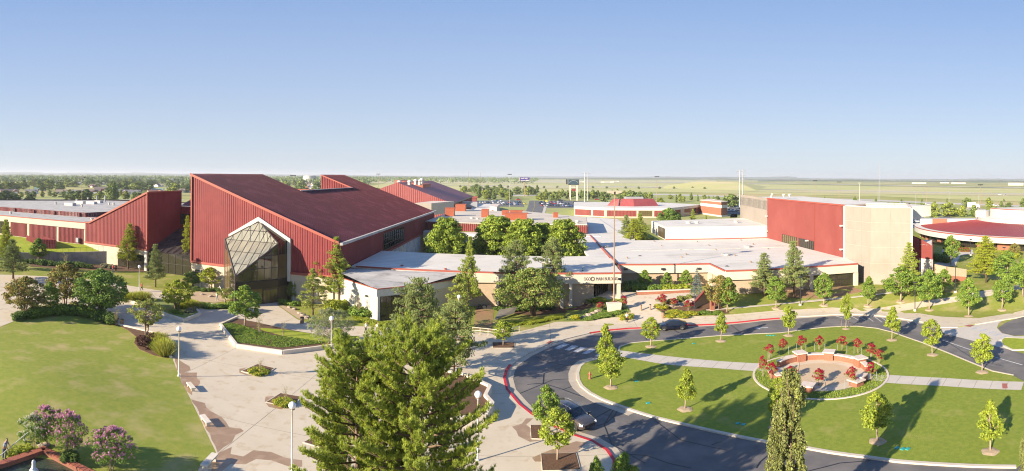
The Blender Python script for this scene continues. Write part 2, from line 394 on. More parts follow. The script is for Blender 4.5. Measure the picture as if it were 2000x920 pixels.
# ---------------------------------------------------------------- ground
ST = dict(kind='structure')
mb = MB()
xs = [k * GS for k in range(-84, 85)]; ys = [k * GS for k in range(-10, 92)]
idx = {(i, j): n for n, (i, j) in enumerate((i, j) for i in range(len(xs)) for j in range(len(ys)))}
mb.v = [(x, y, H(x, y)) for x in xs for y in ys]
for i in range(len(xs) - 1):
    for j in range(len(ys) - 1):
        a, b, c, d = idx[i, j], idx[i + 1, j], idx[i + 1, j + 1], idx[i, j + 1]
        mb.f += [(a, b, d), (b, c, d)]
mb.m = [0] * len(mb.f)
obj('campus_ground', mb, m_lawn2, **ST)
far = MB(); X0, X1, Y0, Y1 = xs[0], xs[-1], ys[0], ys[-1]; B_ = 19500
far.quad((-B_, Y1, 0), (B_, Y1, 0), (B_, B_, 0), (-B_, B_, 0)); far.quad((-B_, -3000, 0), (X0, -3000, 0), (X0, Y1, 0), (-B_, Y1, 0)); far.quad((X1, -3000, 0), (B_, -3000, 0), (B_, Y1, 0), (X1, Y1, 0)); far.quad((X0, -3000, 0), (X1, -3000, 0), (X1, Y0, 0), (X0, Y0, 0))
obj('prairie_ground', far, m_field, **ST)
# outer kerb of the loop road, from the bottom of the picture round to the right
k1 = CR(750, 690, [(1785, 905), (1785, 850), (1730, 770), (1620, 700), (1480, 655), (1370, 605), (1260, 555), (1150, 490), (1050, 410), (950, 290), (930, 200), (945, 140), (975, 95)])
k2 = [(1000, 708), (1025, 692), (1062, 675), (1100, 663), (1120, 658)]
k3 = [(1150, 651), (1192, 645), (1225, 642), (1252, 641), (1342, 636), (1392, 634), (1450, 629), (1485, 625), (1522, 622)]
k4 = [(1562, 619), (1625, 615), (1687, 615), (1725, 618), (1775, 625), (1812, 631), (1840, 640), (1870, 640)]
OUT0 = [Vector((2, 8)), Vector((7, 25)), Vector((8.6, 38))]
K1, K2, K3, K4 = GP(k1), GP(k2), GP(k3), GP(k4)
OUTER = OUT0 + K1 + K2 + K3 + K4
loopk = GP([(1905, 634), (1940, 628), (1985, 621), (2010, 616)]) + [Vector((112, 98))]
lawn_poly = OUTER + loopk + [Vector((170, 130)), Vector((225, 200)), Vector((225, 240)), Vector((-200, 240)), Vector((-200, -20)), Vector((2, -20))]
drape('campus_lawn', lawn_poly, .12, m_lawn2, .14, **ST)
asph = OUT0 + K1 + K2 + K3 + K4[:-1] + GP([(1842, 651), (1937, 675), (1975, 684), (2010, 694)]) + [Vector((110, 30)), Vector((110, -25)), Vector((2, -25))]
drape('loop_road', asph, .02, m_asph, **ST)
drape('drive_apron', GP([(1838, 640), (1870, 640), (1905, 634), (1940, 628), (1962, 624), (1950, 632), (1947, 641), (1957, 651), (1982, 657), (2010, 656), (2010, 664), (1962, 663), (1957, 669), (1975, 684), (1937, 675), (1842, 651)]), .03, m_walk, **ST)
drape('car_park_lane', GP([(1990, 621), (1965, 630), (1949, 641), (1957, 651), (1982, 656), (2010, 654)]) + [Vector((125, 70)), Vector((125, 95))], .024, m_asph, **ST)
isl2 = GP([(1957, 666), (1963, 661), (2010, 663)]) + [Vector((80, 50)), Vector((66, 44))] + GP([(1978, 684), (1962, 676)])
drape('corner_island', isl2, .12, m_lawn, .14, **ST); obj('corner_island_kerb', MB().ribbon(isl2, -.02, .35, -.02, .14), m_kerb, **ST)
# kerbs and gutters
def kerb(nm, P, m, w=.32, gut=0.0):
    obj(nm, MB().ribbon(P, -w, .0, -.02, .15), m, **ST)
    if gut: obj(nm.replace('kerb', 'gutter'), MB().ribbon(P, -w - gut, -w + .02, -.02, .032), m_gutter, **ST)
kerb('red_kerb', K1, m_redp, .30, .85); kerb('kerb_ramp', [K1[-1]] + K2 + [K3[0]], m_kerb, .35, .8); kerb('red_kerb', K3, m_redp, .34, .35)
kerb('outer_kerb', [K3[-1]] + K4, m_kerb, .3, .6); kerb('outer_kerb', OUT0 + [K1[0]], m_redp, .3, .85)
obj('car_park_kerb', MB().ribbon(loopk, -.3, .0, -.02, .15), m_kerb, **ST)
# the oval island
i_low = [(1165, 702), (1140, 709), (1130, 718), (1126, 730), (1127, 743), (1134, 756), (1150, 769), (1172, 781), (1200, 792), (1240, 806), (1275, 817), (1350, 835), (1425, 852), (1497, 866), (1580, 879), (1625, 887), (1685, 895), (1750, 904), (1850, 911), (1985, 915)]
i_up = [(1210, 686), (1212, 679), (1232, 672), (1262, 669), (1325, 664), (1400, 658), (1475, 654), (1525, 652), (1575, 645), (1612, 641), (1650, 639), (1675, 639), (1712, 643), (1740, 650), (1800, 671), (1850, 691), (1900, 712), (1937, 727), (1978, 735)]
IL, IU = GP(i_low), GP(i_up)
isl = IU + GP([(2010, 752)]) + [Vector((60, 39)), Vector((52, 32))] + IL[::-1]
drape('island_lawn', isl, .12, m_lawni, .14, **ST)
obj('island_kerb', MB().ribbon(IL, -.05, .32, -.02, .15), m_kerb, **ST)
obj('island_kerb', MB().ribbon(IU, -.02, .24, -.02, .15), m_kerb, **ST)
obj('island_gutter', MB().ribbon(GP(i_low[:10]), -.95, -.04, -.02, .034), m_gutter, **ST)
obj('island_gutter', MB().ribbon([IL[0]] + [IU[0]], -.3, .3, -.02, .036), m_gutter, **ST)
def slabs(nm, top, bot, n, mat, dz=.135):
    root = drape(nm + '_bed', GP(top) + GP(bot)[::-1], dz - .012, m_joint, **ST)
    T, Bt = GP(top), GP(bot)
    def at(P, t):
        L = [0]
        for a, b in zip(P, P[1:]): L.append(L[-1] + (b - a).length)
        d = t * L[-1]
        for i in range(len(P) - 1):
            if d <= L[i + 1] + 1e-9: return P[i].lerp(P[i + 1], (d - L[i]) / max(1e-9, L[i + 1] - L[i]))
        return P[-1]
    g = .012 / n
    for i in range(n): drape('paving_slab', [at(T, i / n + g), at(T, (i + 1) / n - g), at(Bt, (i + 1) / n - g), at(Bt, i / n + g)], dz, mat, parent=root)
slabs('west_walk', [(1209, 686), (1290, 696), (1400, 707), (1484, 712)], [(1190, 694), (1222, 700), (1300, 714), (1400, 721), (1474, 727)], 11, m_walk)
slabs('east_walk', [(1731, 734), (1840, 740), (1935, 746), (2000, 748)], [(1719, 749), (1840, 756), (1935, 762), (1995, 764)], 9, m_walk)
# plaza and pavements
plaza = [(-60, 536), (30, 538), (70, 540), (120, 542), (180, 548), (245, 558), (300, 567), (345, 573), (365, 590), (420, 594), (388, 601), (400, 606), (452, 606), (462, 598), (470, 601), (515, 594), (556, 590), (541, 597), (580, 625), (600, 632), (640, 640), (695, 639), (757, 641), (800, 655), (860, 655), (922, 648), (970, 655), (1015, 649), (1032, 645), (1087, 630), (1140, 629), (1212, 620), (1232, 611), (1225, 600), (1212, 584), (1152, 582), (1165, 574), (1194, 564), (1215, 569), (1245, 573), (1347, 573), (1372, 578), (1300, 595), (1275, 600), (1290, 611), (1325, 618), (1367, 619), (1425, 616), (1525, 607), (1625, 602), (1712, 604), (1750, 597), (1800, 590), (1870, 580), (1937, 567), (1997, 556), (2000, 565), (1940, 578), (1867, 591), (1812, 600), (1762, 609), (1787, 612), (1837, 620), (1912, 623), (1950, 617), (2012, 604)]
PL = GP(plaza)
PZ = PL + [loopk[-2], loopk[-3], loopk[-4]] + loopk[:1] + OUTER[::-1] + [Vector((2, -6)), Vector((-16, -6))]
PZ = PL + loopk[:4][::-1] + OUTER[::-1] + [Vector((-10, 8))]
edge = GP([(370, 960), (390, 915), (422, 887), (350, 737), (337, 702), (330, 690), (324, 660), (310, 653), (270, 645), (230, 636), (218, 628), (150, 606), (95, 608), (30, 628), (0, 640), (-60, 655)])
PZ += edge
a_, b_ = G(425, 890), G(647, 709); c_, d_ = G(385, 804), G(597, 854)
e1 = (b_ - a_).normalized(); e2 = (d_ - c_).normalized()
n_a = Vector((-e1.y, e1.x)); sa = abs((G(411, 707) - a_).dot(n_a)); n_b = Vector((-e2.y, e2.x)); sb = abs((G(411, 707) - c_).dot(n_b))
print('joint spacing', sa, sb)
O_ = a_
t_ = (c_ - a_).dot(n_b) / (e1.dot(n_b)); O_ = a_ + e1 * t_
bed = drape('plaza_bed', PZ, .118 + .01, m_joint, **ST)
drape('concrete_panel', PZ, .14, m_conc, parent=bed, cells=(O_, e2, e1, sa / 1.0, sb / 1.0, .022))
# joints: cells() measures along n1 (perp. to its e2) and n2 (perp. to its e1)
def flat(nm, px, dz, m, tag=ST, skirt=0.0): return drape(nm, GP(px), dz, m, skirt, **tag)
# hill-side thin path and beds
obj('hillside_path', MB().ribbon(GP([(1378, 606), (1460, 600), (1537, 593), (1650, 583), (1752, 571)]), -.6, .6, .1, .15), m_walk, **ST)
flat('bare_soil', [(1470, 570), (1540, 583), (1610, 585), (1690, 570), (1655, 560), (1560, 566), (1480, 563)], .135, m_soil)
flat('mulch_bed', [(1275, 600), (1300, 595), (1340, 582), (1372, 578), (1410, 600), (1425, 614), (1367, 617), (1325, 616), (1290, 609)], .16, m_mulch)
flat('stone_bed', [(1300, 595), (1345, 580), (1365, 582), (1345, 600), (1310, 603)], .175, m_tan)
flat('mulch_bed', [(1212, 600), (1226, 600), (1232, 610), (1212, 618), (1150, 628), (1100, 628), (1115, 612), (1160, 600)], .16, m_ground)
flat('mulch_bed', [(965, 602), (1000, 596), (1110, 590), (1155, 590), (1160, 600), (1110, 612), (1040, 618), (985, 612)], .15, m_mulch)
flat('entrance_bed', [(365, 574), (420, 566), (440, 574), (440, 590), (420, 593), (365, 588)], .15, m_tan)
flat('pebble_bed', [(543, 597), (556, 599), (600, 618), (602, 626), (582, 624)], .16, m_tan)
flat('wall_bed', [(40, 512), (217, 519), (290, 524), (292, 533), (230, 530), (60, 522)], .15, m_mulch)
flat('mulch_bed', [(690, 596), (740, 625), (735, 632), (640, 612), (640, 602)], .15, m_ground)
flat('dry_channel', [(930, 602), (966, 602), (960, 648), (925, 648)], .135, m_soil)
# island circle
CC = Vector((34.9, 59.1)) ; CC = (G(1472, 733) + G(1732, 727)) / 2 ; RC = (G(1472, 733) - G(1732, 727)).length / 2
ring = [CC + Vector((math.cos(t), math.sin(t))) * RC for t in [2 * math.pi * k / 56 for k in range(57)]]
print('circle', CC, RC)
drape('circle_groundcover_bed', ring[:-1], .13, m_ground, **ST)
obj('circle_edging', MB().ribbon(ring, -.12, .12, .0, .19), m_cap, **ST)
RI = RC * .70
ri = [CC + Vector((math.cos(t), math.sin(t))) * RI for t in [2 * math.pi * k / 48 for k in range(48)]]
drape('circle_terrace', ri, .15, m_conc, **ST)
m_sand = M('stamped_tan_concrete', (.52, .38, .235), (.56, .42, .27), 1, .85)
drape('circle_terrace_inlay', [CC + Vector((math.cos(t), math.sin(t))) * RI * .72 for t in [2 * math.pi * k / 40 for k in range(40)]], .158, m_sand, **ST)
cdir = (G(1732, 741) - G(1474, 720)).normalized()
for s, q in ((-1, GP([(1474, 713), (1474, 727)])), (1, GP([(1732, 734), (1720, 749)]))):
    w = cdir * s; mid = CC + w * (RI * .9); e = (q[0] + q[1]) / 2; n = Vector((-w.y, w.x)) * 1.0
    drape('circle_walk', [mid - n, mid + n, e + n, e - n], .165, m_walk, **ST)
# road markings
def mark(nm, pts, m=m_line, dz=.032): return drape(nm, GP(pts), dz, m, **ST)
for q in ([(1330, 722), (1368, 728), (1452, 691), (1402, 684)], [(1410, 735), (1452, 741), (1520, 706), (1470, 698)], [(1475, 748), (1512, 754), (1585, 718), (1538, 712)], [(1545, 763), (1580, 768), (1660, 733), (1612, 725)], [(1645, 782), (1680, 787), (1720, 760), (1698, 752)]):
    mark('crosswalk_bar', CR(750, 500, q))
for x, y in [(1575, 572), (1635, 588), (1700, 606), (1748, 622), (1805, 640)]: mark('crosswalk_bar', CR(1500, 500, [(x, y), (x + 28, y + 4), (x + 88, y - 12), (x + 60, y - 17)]), dz=.04)
for x0, y0, x1, y1 in [(530, 470, 590, 488), (590, 470, 645, 492), (650, 470, 705, 500), (710, 472, 765, 505), (768, 474, 822, 512), (836, 478, 890, 518), (1085, 508, 1110, 534), (1145, 516, 1170, 540), (890, 484, 945, 524)]:
    P = GP(CR(1500, 500, [(x0, y0), (x1, y1)])); obj('parking_line', MB().ribbon(P, -.06, .06, .02, .033), m_line, **ST)
P = GP([(1840, 664), (1900, 685), (1997, 713)]); obj('lane_line', MB().ribbon(P, -.07, .07, .02, .033), m_line, **ST)
mark('turn_arrow', CR(1150, 500, [(1290, 566), (1325, 556), (1330, 562), (1400, 557), (1402, 563), (1335, 568), (1340, 574)]))
for pts in [[(1180, 20), (1250, 60), (1430, 100), (1500, 85), (1560, 70)], [(1430, 100), (1340, 130), (1250, 160), (1245, 235)], [(1250, 235), (1180, 240), (1120, 245)], [(1245, 235), (1400, 285), (1480, 255)], [(1400, 285), (1520, 330), (1640, 365)], [(1640, 510), (1700, 480), (1780, 435), (1870, 420)], [(1660, 570), (1740, 545), (1800, 490), (1830, 440)]]:
    obj('crack_seal', MB().ribbon(GP(CR(750, 690, pts)), -.075, .075, .02, .028), m_seal, **ST)
for pts in [[(640, 560), (700, 600), (760, 610), (900, 660)], [(440, 620), (450, 655), (500, 670)], [(1110, 540), (1170, 585), (1290, 620)], [(760, 850), (860, 790), (1000, 770)]]:
    obj('crack_seal', MB().ribbon(GP(CR(1150, 500, pts)), -.07, .07, .02, .028), m_seal, **ST)
for pts in [[(1400, 800), (1340, 850), (1310, 900)], [(960, 720), (1000, 700), (1040, 695)], [(300, 790), (450, 800), (620, 860), (800, 900)]]:
    obj('crack_seal', MB().ribbon(GP(CR(1150, 690, pts)), -.07, .07, .02, .028), m_seal, **ST)
for pts in [[(1260, 690), (1290, 695), (1328, 675), (1300, 668)], [(1535, 553), (1575, 559), (1610, 547), (1570, 543)]]:
    mark('tactile_paving', CR(750 if pts[0][0] == 1260 else 1500, 500, pts), M('tactile_red', (.36, .12, .09), rough=.8), .15)
mark('tactile_paving', CR(1500, 690, [(1828, 246), (1868, 246), (1872, 284), (1832, 286)]), bpy.data.materials['tactile_red'], .15)
for pts in [[(1000, 775), (1080, 742), (1150, 738)], [(1200, 798), (1180, 830), (1195, 868), (1260, 905)], [(1280, 822), (1330, 860), (1420, 880)], [(1640, 626), (1700, 640), (1760, 648)], [(1850, 668), (1900, 700), (1960, 716)], [(1380, 640), (1440, 650), (1500, 640)], [(1700, 900), (1640, 905), (1560, 925)]]:
    obj('crack_seal', MB().ribbon(GP(pts), -.06, .06, .02, .028), m_seal, **ST)
m_patch = M('worn_asphalt', (.185, .172, .165), (.15, .14, .138), .8, .9, .004, 20, c3=(.12, .112, .11), s3=.6, f3=.55)
for k, pts in enumerate([[(1860, 672), (1930, 690), (1985, 712), (1960, 722), (1890, 700), (1850, 684)], [(1560, 628), (1640, 622), (1700, 627), (1640, 632), (1570, 637)], [(1150, 800), (1230, 830), (1300, 850), (1250, 856), (1170, 830)]]):
    drape('worn_asphalt_patch', [p for p in GP(pts)], .024, m_patch, **ST)
# wet patches on the plaza
def wob(pts, amp=.25, seed=1):
    rnd = random.Random(seed); P = GP(pts); out = []
    for i in range(len(P)):
        a, b = P[i], P[(i + 1) % len(P)]; n = max(1, int((b - a).length / .9)); d = (b - a)
        for k in range(n):
            q = a.lerp(b, k / n); nn = Vector((-d.y, d.x)).normalized() if d.length else Vector((0, 0)); out.append(q + nn * rnd.uniform(-amp, amp) * (.0 if k == 0 else 1))
    return out
def wet(pts, s): drape('wet_stain', wob(pts, .16, s), .1425, m_wet, kind='structure')
wet(CR(0, 690, [(1345, 20), (1400, 60), (1480, 110), (1490, 140), (1440, 160), (1540, 160), (1560, 250), (1500, 300), (1500, 340), (1450, 300), (1410, 195)]), 1)
wet(CR(0, 690, [(1490, 370), (1600, 400), (1640, 460), (1730, 510), (1790, 590), (1880, 600), (1905, 620), (1840, 650), (1810, 710), (1700, 790), (1640, 640), (1560, 500)]), 2)
wet(CR(350, 690, [(290, 800), (410, 745), (400, 800), (500, 820), (580, 770), (720, 785), (830, 830), (960, 850), (960, 900), (860, 900), (720, 850), (600, 840), (520, 880), (400, 880), (330, 940), (250, 940)]), 3)
wet(CR(350, 690, [(675, 350), (740, 345), (720, 380), (830, 430), (800, 450), (700, 430), (668, 390)]), 4)
wet(CR(750, 690, [(1000, 585), (1080, 560), (1110, 520), (1165, 520), (1110, 570), (1150, 600), (1155, 690), (1250, 690), (1140, 705), (1050, 660)]), 5)
wet(CR(750, 690, [(1155, 830), (1270, 780), (1380, 740), (1500, 700), (1590, 710), (1520, 770), (1500, 795), (1230, 800), (1235, 860), (1180, 860)]), 6)
wet(CR(350, 690, [(470, 130), (520, 125), (490, 155), (560, 185), (520, 180), (470, 160)]), 7)
# ---------------------------------------------------------------- building helpers
def V2(x, y): return Vector((x, y))
def v3(p, z): return (p.x, p.y, z)
def nrm(p0, p1, to=None):
    """unit normal of p0->p1 on the side of the point `to` (the camera by default)"""
    d = (p1 - p0).normalized(); n = Vector((-d.y, d.x)); to = to if to is not None else V2(0, 0)
    return n if n.dot(to - p0) > 0 else -n
def fz(z): return z if callable(z) else (lambda s: z)
def siding(mb, p0, p1, zb, zt, pitch=.55, dep=.09, n=None, off=0.0):
    """ribbed sheet: a skin with raised trapezoid ribs; zb and zt may depend on the distance along the wall"""
    L = (p1 - p0).length; d = (p1 - p0) / L; n = n if n is not None else nrm(p0, p1); p0 = p0 + n * off; zb, zt = fz(zb), fz(zt); k = max(1, round(L / pitch)); w = L / k
    for i in range(k):
        s0 = i * w; xs = [s0, s0 + w * .22, s0 + w * .32, s0 + w * .68, s0 + w * .78, s0 + w]; os = [0, 0, dep, dep, 0, 0]
        for j in range(5):
            a, b = xs[j], xs[j + 1]
            if zt(a) - zb(a) < .02 and zt(b) - zb(b) < .02: continue
            pa, pb = p0 + d * a + n * os[j], p0 + d * b + n * os[j + 1]
            mb.quad(v3(pa, zb(a)), v3(pb, zb(b)), v3(pb, zt(b)), v3(pa, zt(a)))
    return mb
def band(mb, p0, p1, z0, z1, t0, t1, n=None, m=0):      # a slab along a wall line from offset t0 to t1 outwards; z may be (start,end)
    n = n if n is not None else nrm(p0, p1); z0 = z0 if isinstance(z0, tuple) else (z0, z0); z1 = z1 if isinstance(z1, tuple) else (z1, z1)
    a, b, c, d = p0 + n * t0, p1 + n * t0, p1 + n * t1, p0 + n * t1
    v = [v3(a, z0[0]), v3(b, z0[1]), v3(c, z0[1]), v3(d, z0[0]), v3(a, z1[0]), v3(b, z1[1]), v3(c, z1[1]), v3(d, z1[0])]
    return mb.add(v, [(3, 2, 1, 0), (4, 5, 6, 7), (0, 1, 5, 4), (1, 2, 6, 5), (2, 3, 7, 6), (3, 0, 4, 7)], m)
def window(par, p0, p1, z0, z1, nx=4, nz=1, m=None, n=None, fr=.07, dep=.12, z0e=None, z1e=None, fm=None):
    """a framed window on the wall line: the frame is a part, every pane a sub-part of it"""
    m = m or m_glass; n = n if n is not None else nrm(p0, p1); z0e = z0 if z0e is None else z0e; z1e = z1 if z1e is None else z1e
    def P(u, v, o): q = p0.lerp(p1, u) + n * o; a = z0 + (z0e - z0) * u; b = z1 + (z1e - z1) * u; return (q.x, q.y, a + (b - a) * v)
    L = (p1 - p0).length; f = MB(); hu = fr / L / 2
    def bar(u0, u1, w0, w1): f.add([P(u0, w0, 0), P(u1, w0, 0), P(u1, w1, 0), P(u0, w1, 0), P(u0, w0, dep), P(u1, w0, dep), P(u1, w1, dep), P(u0, w1, dep)], [(0, 3, 2, 1), (4, 5, 6, 7), (0, 1, 5, 4), (1, 2, 6, 5), (2, 3, 7, 6), (3, 0, 4, 7)])
    hz = fr / (z1 - z0) / 2
    for i in range(nx + 1): bar(max(0, i / nx - hu), min(1, i / nx + hu), 0, 1)
    for j in range(nz + 1):
        for i in range(nx): bar(i / nx + hu * (1 if i else 1), (i + 1) / nx - hu, max(0, j / nz - hz), min(1, j / nz + hz))
    w = obj('window', f, fm or m_frame, par)
    for i in range(nx):
        for j in range(nz):
            a, b, c, d = i / nx + hu, (i + 1) / nx - hu, j / nz + hz, (j + 1) / nz - hz
            q = MB().add([P(a, c, dep * .3), P(b, c, dep * .3), P(b, d, dep * .3), P(a, d, dep * .3), P(a, c, dep * .5), P(b, c, dep * .5), P(b, d, dep * .5), P(a, d, dep * .5)], [(0, 3, 2, 1), (4, 5, 6, 7), (0, 1, 5, 4), (1, 2, 6, 5), (2, 3, 7, 6), (3, 0, 4, 7)])
            obj('pane', q, m, w)
    return w
def offs(poly, d):                                        # grow a polygon by d
    n = len(poly); A = sum(poly[i].x * poly[(i + 1) % n].y - poly[(i + 1) % n].x * poly[i].y for i in range(n)); s = 1 if A > 0 else -1; o = []
    for i in range(n):
        a, b, c = poly[i - 1], poly[i], poly[(i + 1) % n]; d1 = (b - a).normalized(); d2 = (c - b).normalized()
        n1 = Vector((d1.y, -d1.x)) * s; n2 = Vector((d2.y, -d2.x)) * s; k = (n1 + n2); k = k / max(.3, k.length_squared) * 2; o.append(b + k * d)
    return o
def flatroof(par, poly, z0, z1, fh, wall, fascia, roof, trim=None, over=.35, edge=.18):
    """walls, overhanging fascia, roof sheet and a thin metal edge round it"""
    if z1 - fh > z0: obj('wall', MB().prism(poly, z0, z1 - fh, top=False), wall, par)
    q = offs(poly, over); obj('fascia', MB().prism(q, z1 - fh, z1 - .02, top=False, bottom=True), fascia, par)
    obj('roof', MB().prism(q, z1 - .05, z1, sides=False), roof, par)
    if trim:
        t = MB(); n = len(q)
        for i in range(n):
            a, b = q[i], q[(i + 1) % n]; c = (a + b) / 2; d = (b - a); 
            if d.length < .3: continue
            nn = Vector((d.y, -d.x)).normalized(); A = sum(q[j].x * q[(j + 1) % n].y - q[(j + 1) % n].x * q[j].y for j in range(n)); nn = nn if A > 0 else -nn
            band(t, a, b, z1 - edge, z1 + .07, -.12, .05, nn)
        obj('roof_edge', t, trim, par)
def pipes(par, pts, z, m=None, r=.18, h=.5, name='roof_vent'):
    for a, b in pts:
        p = Zp(a, b, z); obj(name, MB().lathe([(r, 0), (r, h), (r * 1.5, h), (r * 1.5, h + .12), (0, h + .2)], (p.x, p.y, z), 8), m or m_white, par)
# ---------------------------------------------------------------- the red hall with the sloping roof
A0 = V2(-62.3, 101.0); A1 = V2(-29.9, 96.9); ud = (A1 - A0); LU = ud.length; ud /= LU; vd = V2(.034, 1).normalized(); LV = 96.5
ZR, ZE, ZB = 23.15, 11.25, 5.35
def zroof(s): return ZR + (ZE - ZR) * s / LU
def AP(s, t): return A0 + ud * s + vd * t
hall = thing('red_hall', 'great dark red metal hall with a single steep sloping roof notched at its ridge', 'building', (A0.x, A0.y, 0))
SL, SR_, SM, ZS, ZA = 9.5, 23.2, 16.3, 11.15, 14.85       # gable opening round the glass entrance
def zopen(s):
    if s < SL or s > SR_: return ZB
    return ZS + (ZA - ZS) * ((s - SL) / (SM - SL) if s < SM else (SR_ - s) / (SR_ - SM))
w = MB(); siding(w, AP(0, 0), AP(SL, 0), ZB, zroof, .5, .06)
siding(w, AP(SL, 0), AP(SR_, 0), lambda s: zopen(s + SL), lambda s: zroof(s + SL), .5, .06)
siding(w, AP(SR_, 0), AP(LU, 0), ZB, lambda s: zroof(s + SR_), .5, .06)
obj('ribbed_front_wall', w, m_red, hall)
n0 = nrm(AP(0, 0), AP(LU, 0))
tr = MB(); band(tr, AP(-.3, 0), AP(LU + .2, 0), (ZR - .35, ZE - .35), (ZR + .15, ZE + .15), .16, .34); obj('rake_trim', tr, m_rust, hall)
tr = MB(); band(tr, AP(-.1, 0), AP(SL, 0), ZB - .45, ZB, .0, .30); band(tr, AP(SR_, 0), AP(LU, 0), ZB - .45, ZB, .0, .30); obj('sill_trim', tr, m_rust, hall)
tr = MB(); band(tr, AP(-.12, 0), AP(.12, 0), ZB, ZR, .12, .3); obj('corner_trim', tr, m_rust, hall)
fr = MB()                                                # the white gable frame
for (sa_, za_), (sb_, zb_) in (((SL, ZS), (SM, ZA)), ((SM, ZA), (SR_, ZS))):
    band(fr, AP(sa_, 0), AP(sb_, 0), (za_ - .55, zb_ - .55), (za_ + .25, zb_ + .25), -.1, .42, n0)
band(fr, AP(SR_ - .6, 0), AP(SR_ + .02, 0), 3.6, ZS - .3, -.1, .42, n0); band(fr, AP(SL, 0), AP(SL + .6, 0), 3.6, ZS - .3, -.1, .42, n0)
obj('gable_frame', fr, m_white, hall)
pl = MB(); band(pl, AP(0, 0), AP(SL, 0), 0, ZB - .45, -.35, -.05, n0); band(pl, AP(SR_, 0), AP(LU, 0), 0, ZB - .45, -.35, -.05, n0); band(pl, AP(0, 0), AP(SL, 0), 3.7, ZB - .44, -.06, .12, n0); band(pl, AP(SR_, 0), AP(LU, 0), 3.7, ZB - .44, -.06, .12, n0); obj('white_base_wall', pl, m_cream, hall)
for s in (2.2, SR_ + .4, 28.3, 31.4): obj('pilaster', band(MB(), AP(s, 0), AP(s + .35, 0), 0, 3.7, -.06, .2, n0), m_white, hall)
window(hall, AP(1.0, 0), AP(5.0, 0), 2.6, 3.6, 4, 1, m_glass, n0)
# roof plane with the notch, in three sheets, with standing seams
NS, T0, T1 = 10.9, 32.0, 73.7
def rp(s, t, dz=0): q = AP(s, t); return (q.x, q.y, zroof(s) + dz)
for i, (sa_, sb_, ta_, tb_) in enumerate(((0, LU + .35, -.2, T0), (NS, LU + .35, T0, T1), (0, LU + .35, T1, LV))):
    q = MB().add([rp(sa_, ta_), rp(sb_, ta_), rp(sb_, tb_), rp(sa_, tb_), rp(sa_, ta_, -.3), rp(sb_, ta_, -.3), rp(sb_, tb_, -.3), rp(sa_, tb_, -.3)], [(0, 1, 2, 3), (7, 6, 5, 4), (0, 4, 5, 1), (1, 5, 6, 2), (2, 6, 7, 3), (3, 7, 4, 0)])
    obj('sloping_roof', q, m_redroof, hall)
q = MB(); t = .3
while t < LV:
    s0 = NS if T0 < t < T1 else 0
    a, b = rp(s0, t), rp(LU + .3, t); a2, b2 = rp(s0, t + .08), rp(LU + .3, t + .08); h = .07
    q.add([a, b, b2, a2, (a[0], a[1], a[2] + h), (b[0], b[1], b[2] + h), (b2[0], b2[1], b2[2] + h), (a2[0], a2[1], a2[2] + h)], [(4, 5, 6, 7), (0, 1, 5, 4), (1, 2, 6, 5), (2, 3, 7, 6), (3, 0, 4, 7)]); t += .75
obj('roof_seams', q, m_redroof, hall, kind='stuff')
q = MB(); band(q, AP(LU + .35, -.3), AP(LU + .35, LV + 3), ZE - .5, ZE - .05, 0, .55, V2(1, 0)); obj('gutter', q, m_roofg, hall)
q = MB(); band(q, AP(NS - .05, T0), AP(NS - .05, T1), zroof(NS) - .3, zroof(NS) + .12, -.15, .2, V2(1, 0)); obj('notch_flashing', q, m_white, hall)
nR = V2(1, 0)
q = MB(); siding(q, AP(LU, 0), AP(LU, LV + 3), ZB, ZE - .3, .5, .05, nR); obj('ribbed_side_wall', q, m_red, hall)
q = MB(); siding(q, AP(0, T1), AP(NS, T1), 14, zroof, .62, .14, -vd); obj('notch_end_wall', q, m_red, hall)
q = MB(); band(q, AP(0, T1), AP(NS, T1), (ZR - .3, zroof(NS) - .3), (ZR + .1, zroof(NS) + .1), .1, .3, -vd); obj('rake_trim', q, m_rust, hall)
q = MB(); siding(q, AP(0, 0), AP(0, T0), ZB, ZR, .5, .05, V2(-1, 0)); siding(q, AP(0, T1), AP(0, LV), ZB, ZR, .5, .05, V2(-1, 0)); siding(q, AP(0, T0), AP(NS, T0), ZB, lambda s: zroof(s), .5, .05, vd); siding(q, AP(NS, T0), AP(NS, T1), ZB, zroof(NS), .5, .05, V2(-1, 0)); siding(q, AP(0, LV), AP(LU, LV), ZB, zroof, .5, .05, vd); obj('ribbed_rear_wall', q, m_red, hall)
q = MB(); q.quad(v3(AP(0, T0), 14), v3(AP(NS, T0), 14), v3(AP(NS, T1), 14), v3(AP(0, T1), 14)); obj('notch_floor', q, m_roofw, hall)
for s, t_, wd, hh in ((3.0, 50, 6.5, 5.1), (8.3, 58, 3.0, 5.0)): p = AP(s, t_); obj('rooftop_unit', MB().box((p.x, p.y, 14 + hh / 2), (wd, 4, hh)), m_orange, hall)
for s in (30.8, 52.0): window(hall, AP(LU, s if s < 40 else 41.6), AP(LU, 41.2 if s < 40 else 52), 6.0, 9.8, 5, 3, m_glass, nR, dep=.2)
q = MB(); [band(q, AP(LU, t_), AP(LU, t_ + .15), ZB, ZE - .4, .1, .16, nR) for t_ in (30.3, 66)]; band(q, AP(LU, 30), AP(LU, LV), ZB - .25, ZB + .1, .05, .3, nR); obj('panel_joint_trim', q, m_rust, hall)
q = MB(); band(q, AP(LU, 0), AP(LU, LV), 0, ZB - .2, -.3, .02, nR); obj('lower_side_wall', q, m_cream, hall)
# painted mural on the side wall
m_mural = M('mural_paint', (.42, .50, .62), (.66, .58, .38), .35, .8, c3=(.20, .25, .42), s3=.8, f3=.58)
obj('mural', band(MB(), AP(LU, 34), AP(LU, 74), 1.0, ZB - .3, .02, .08, nR), m_mural, hall)
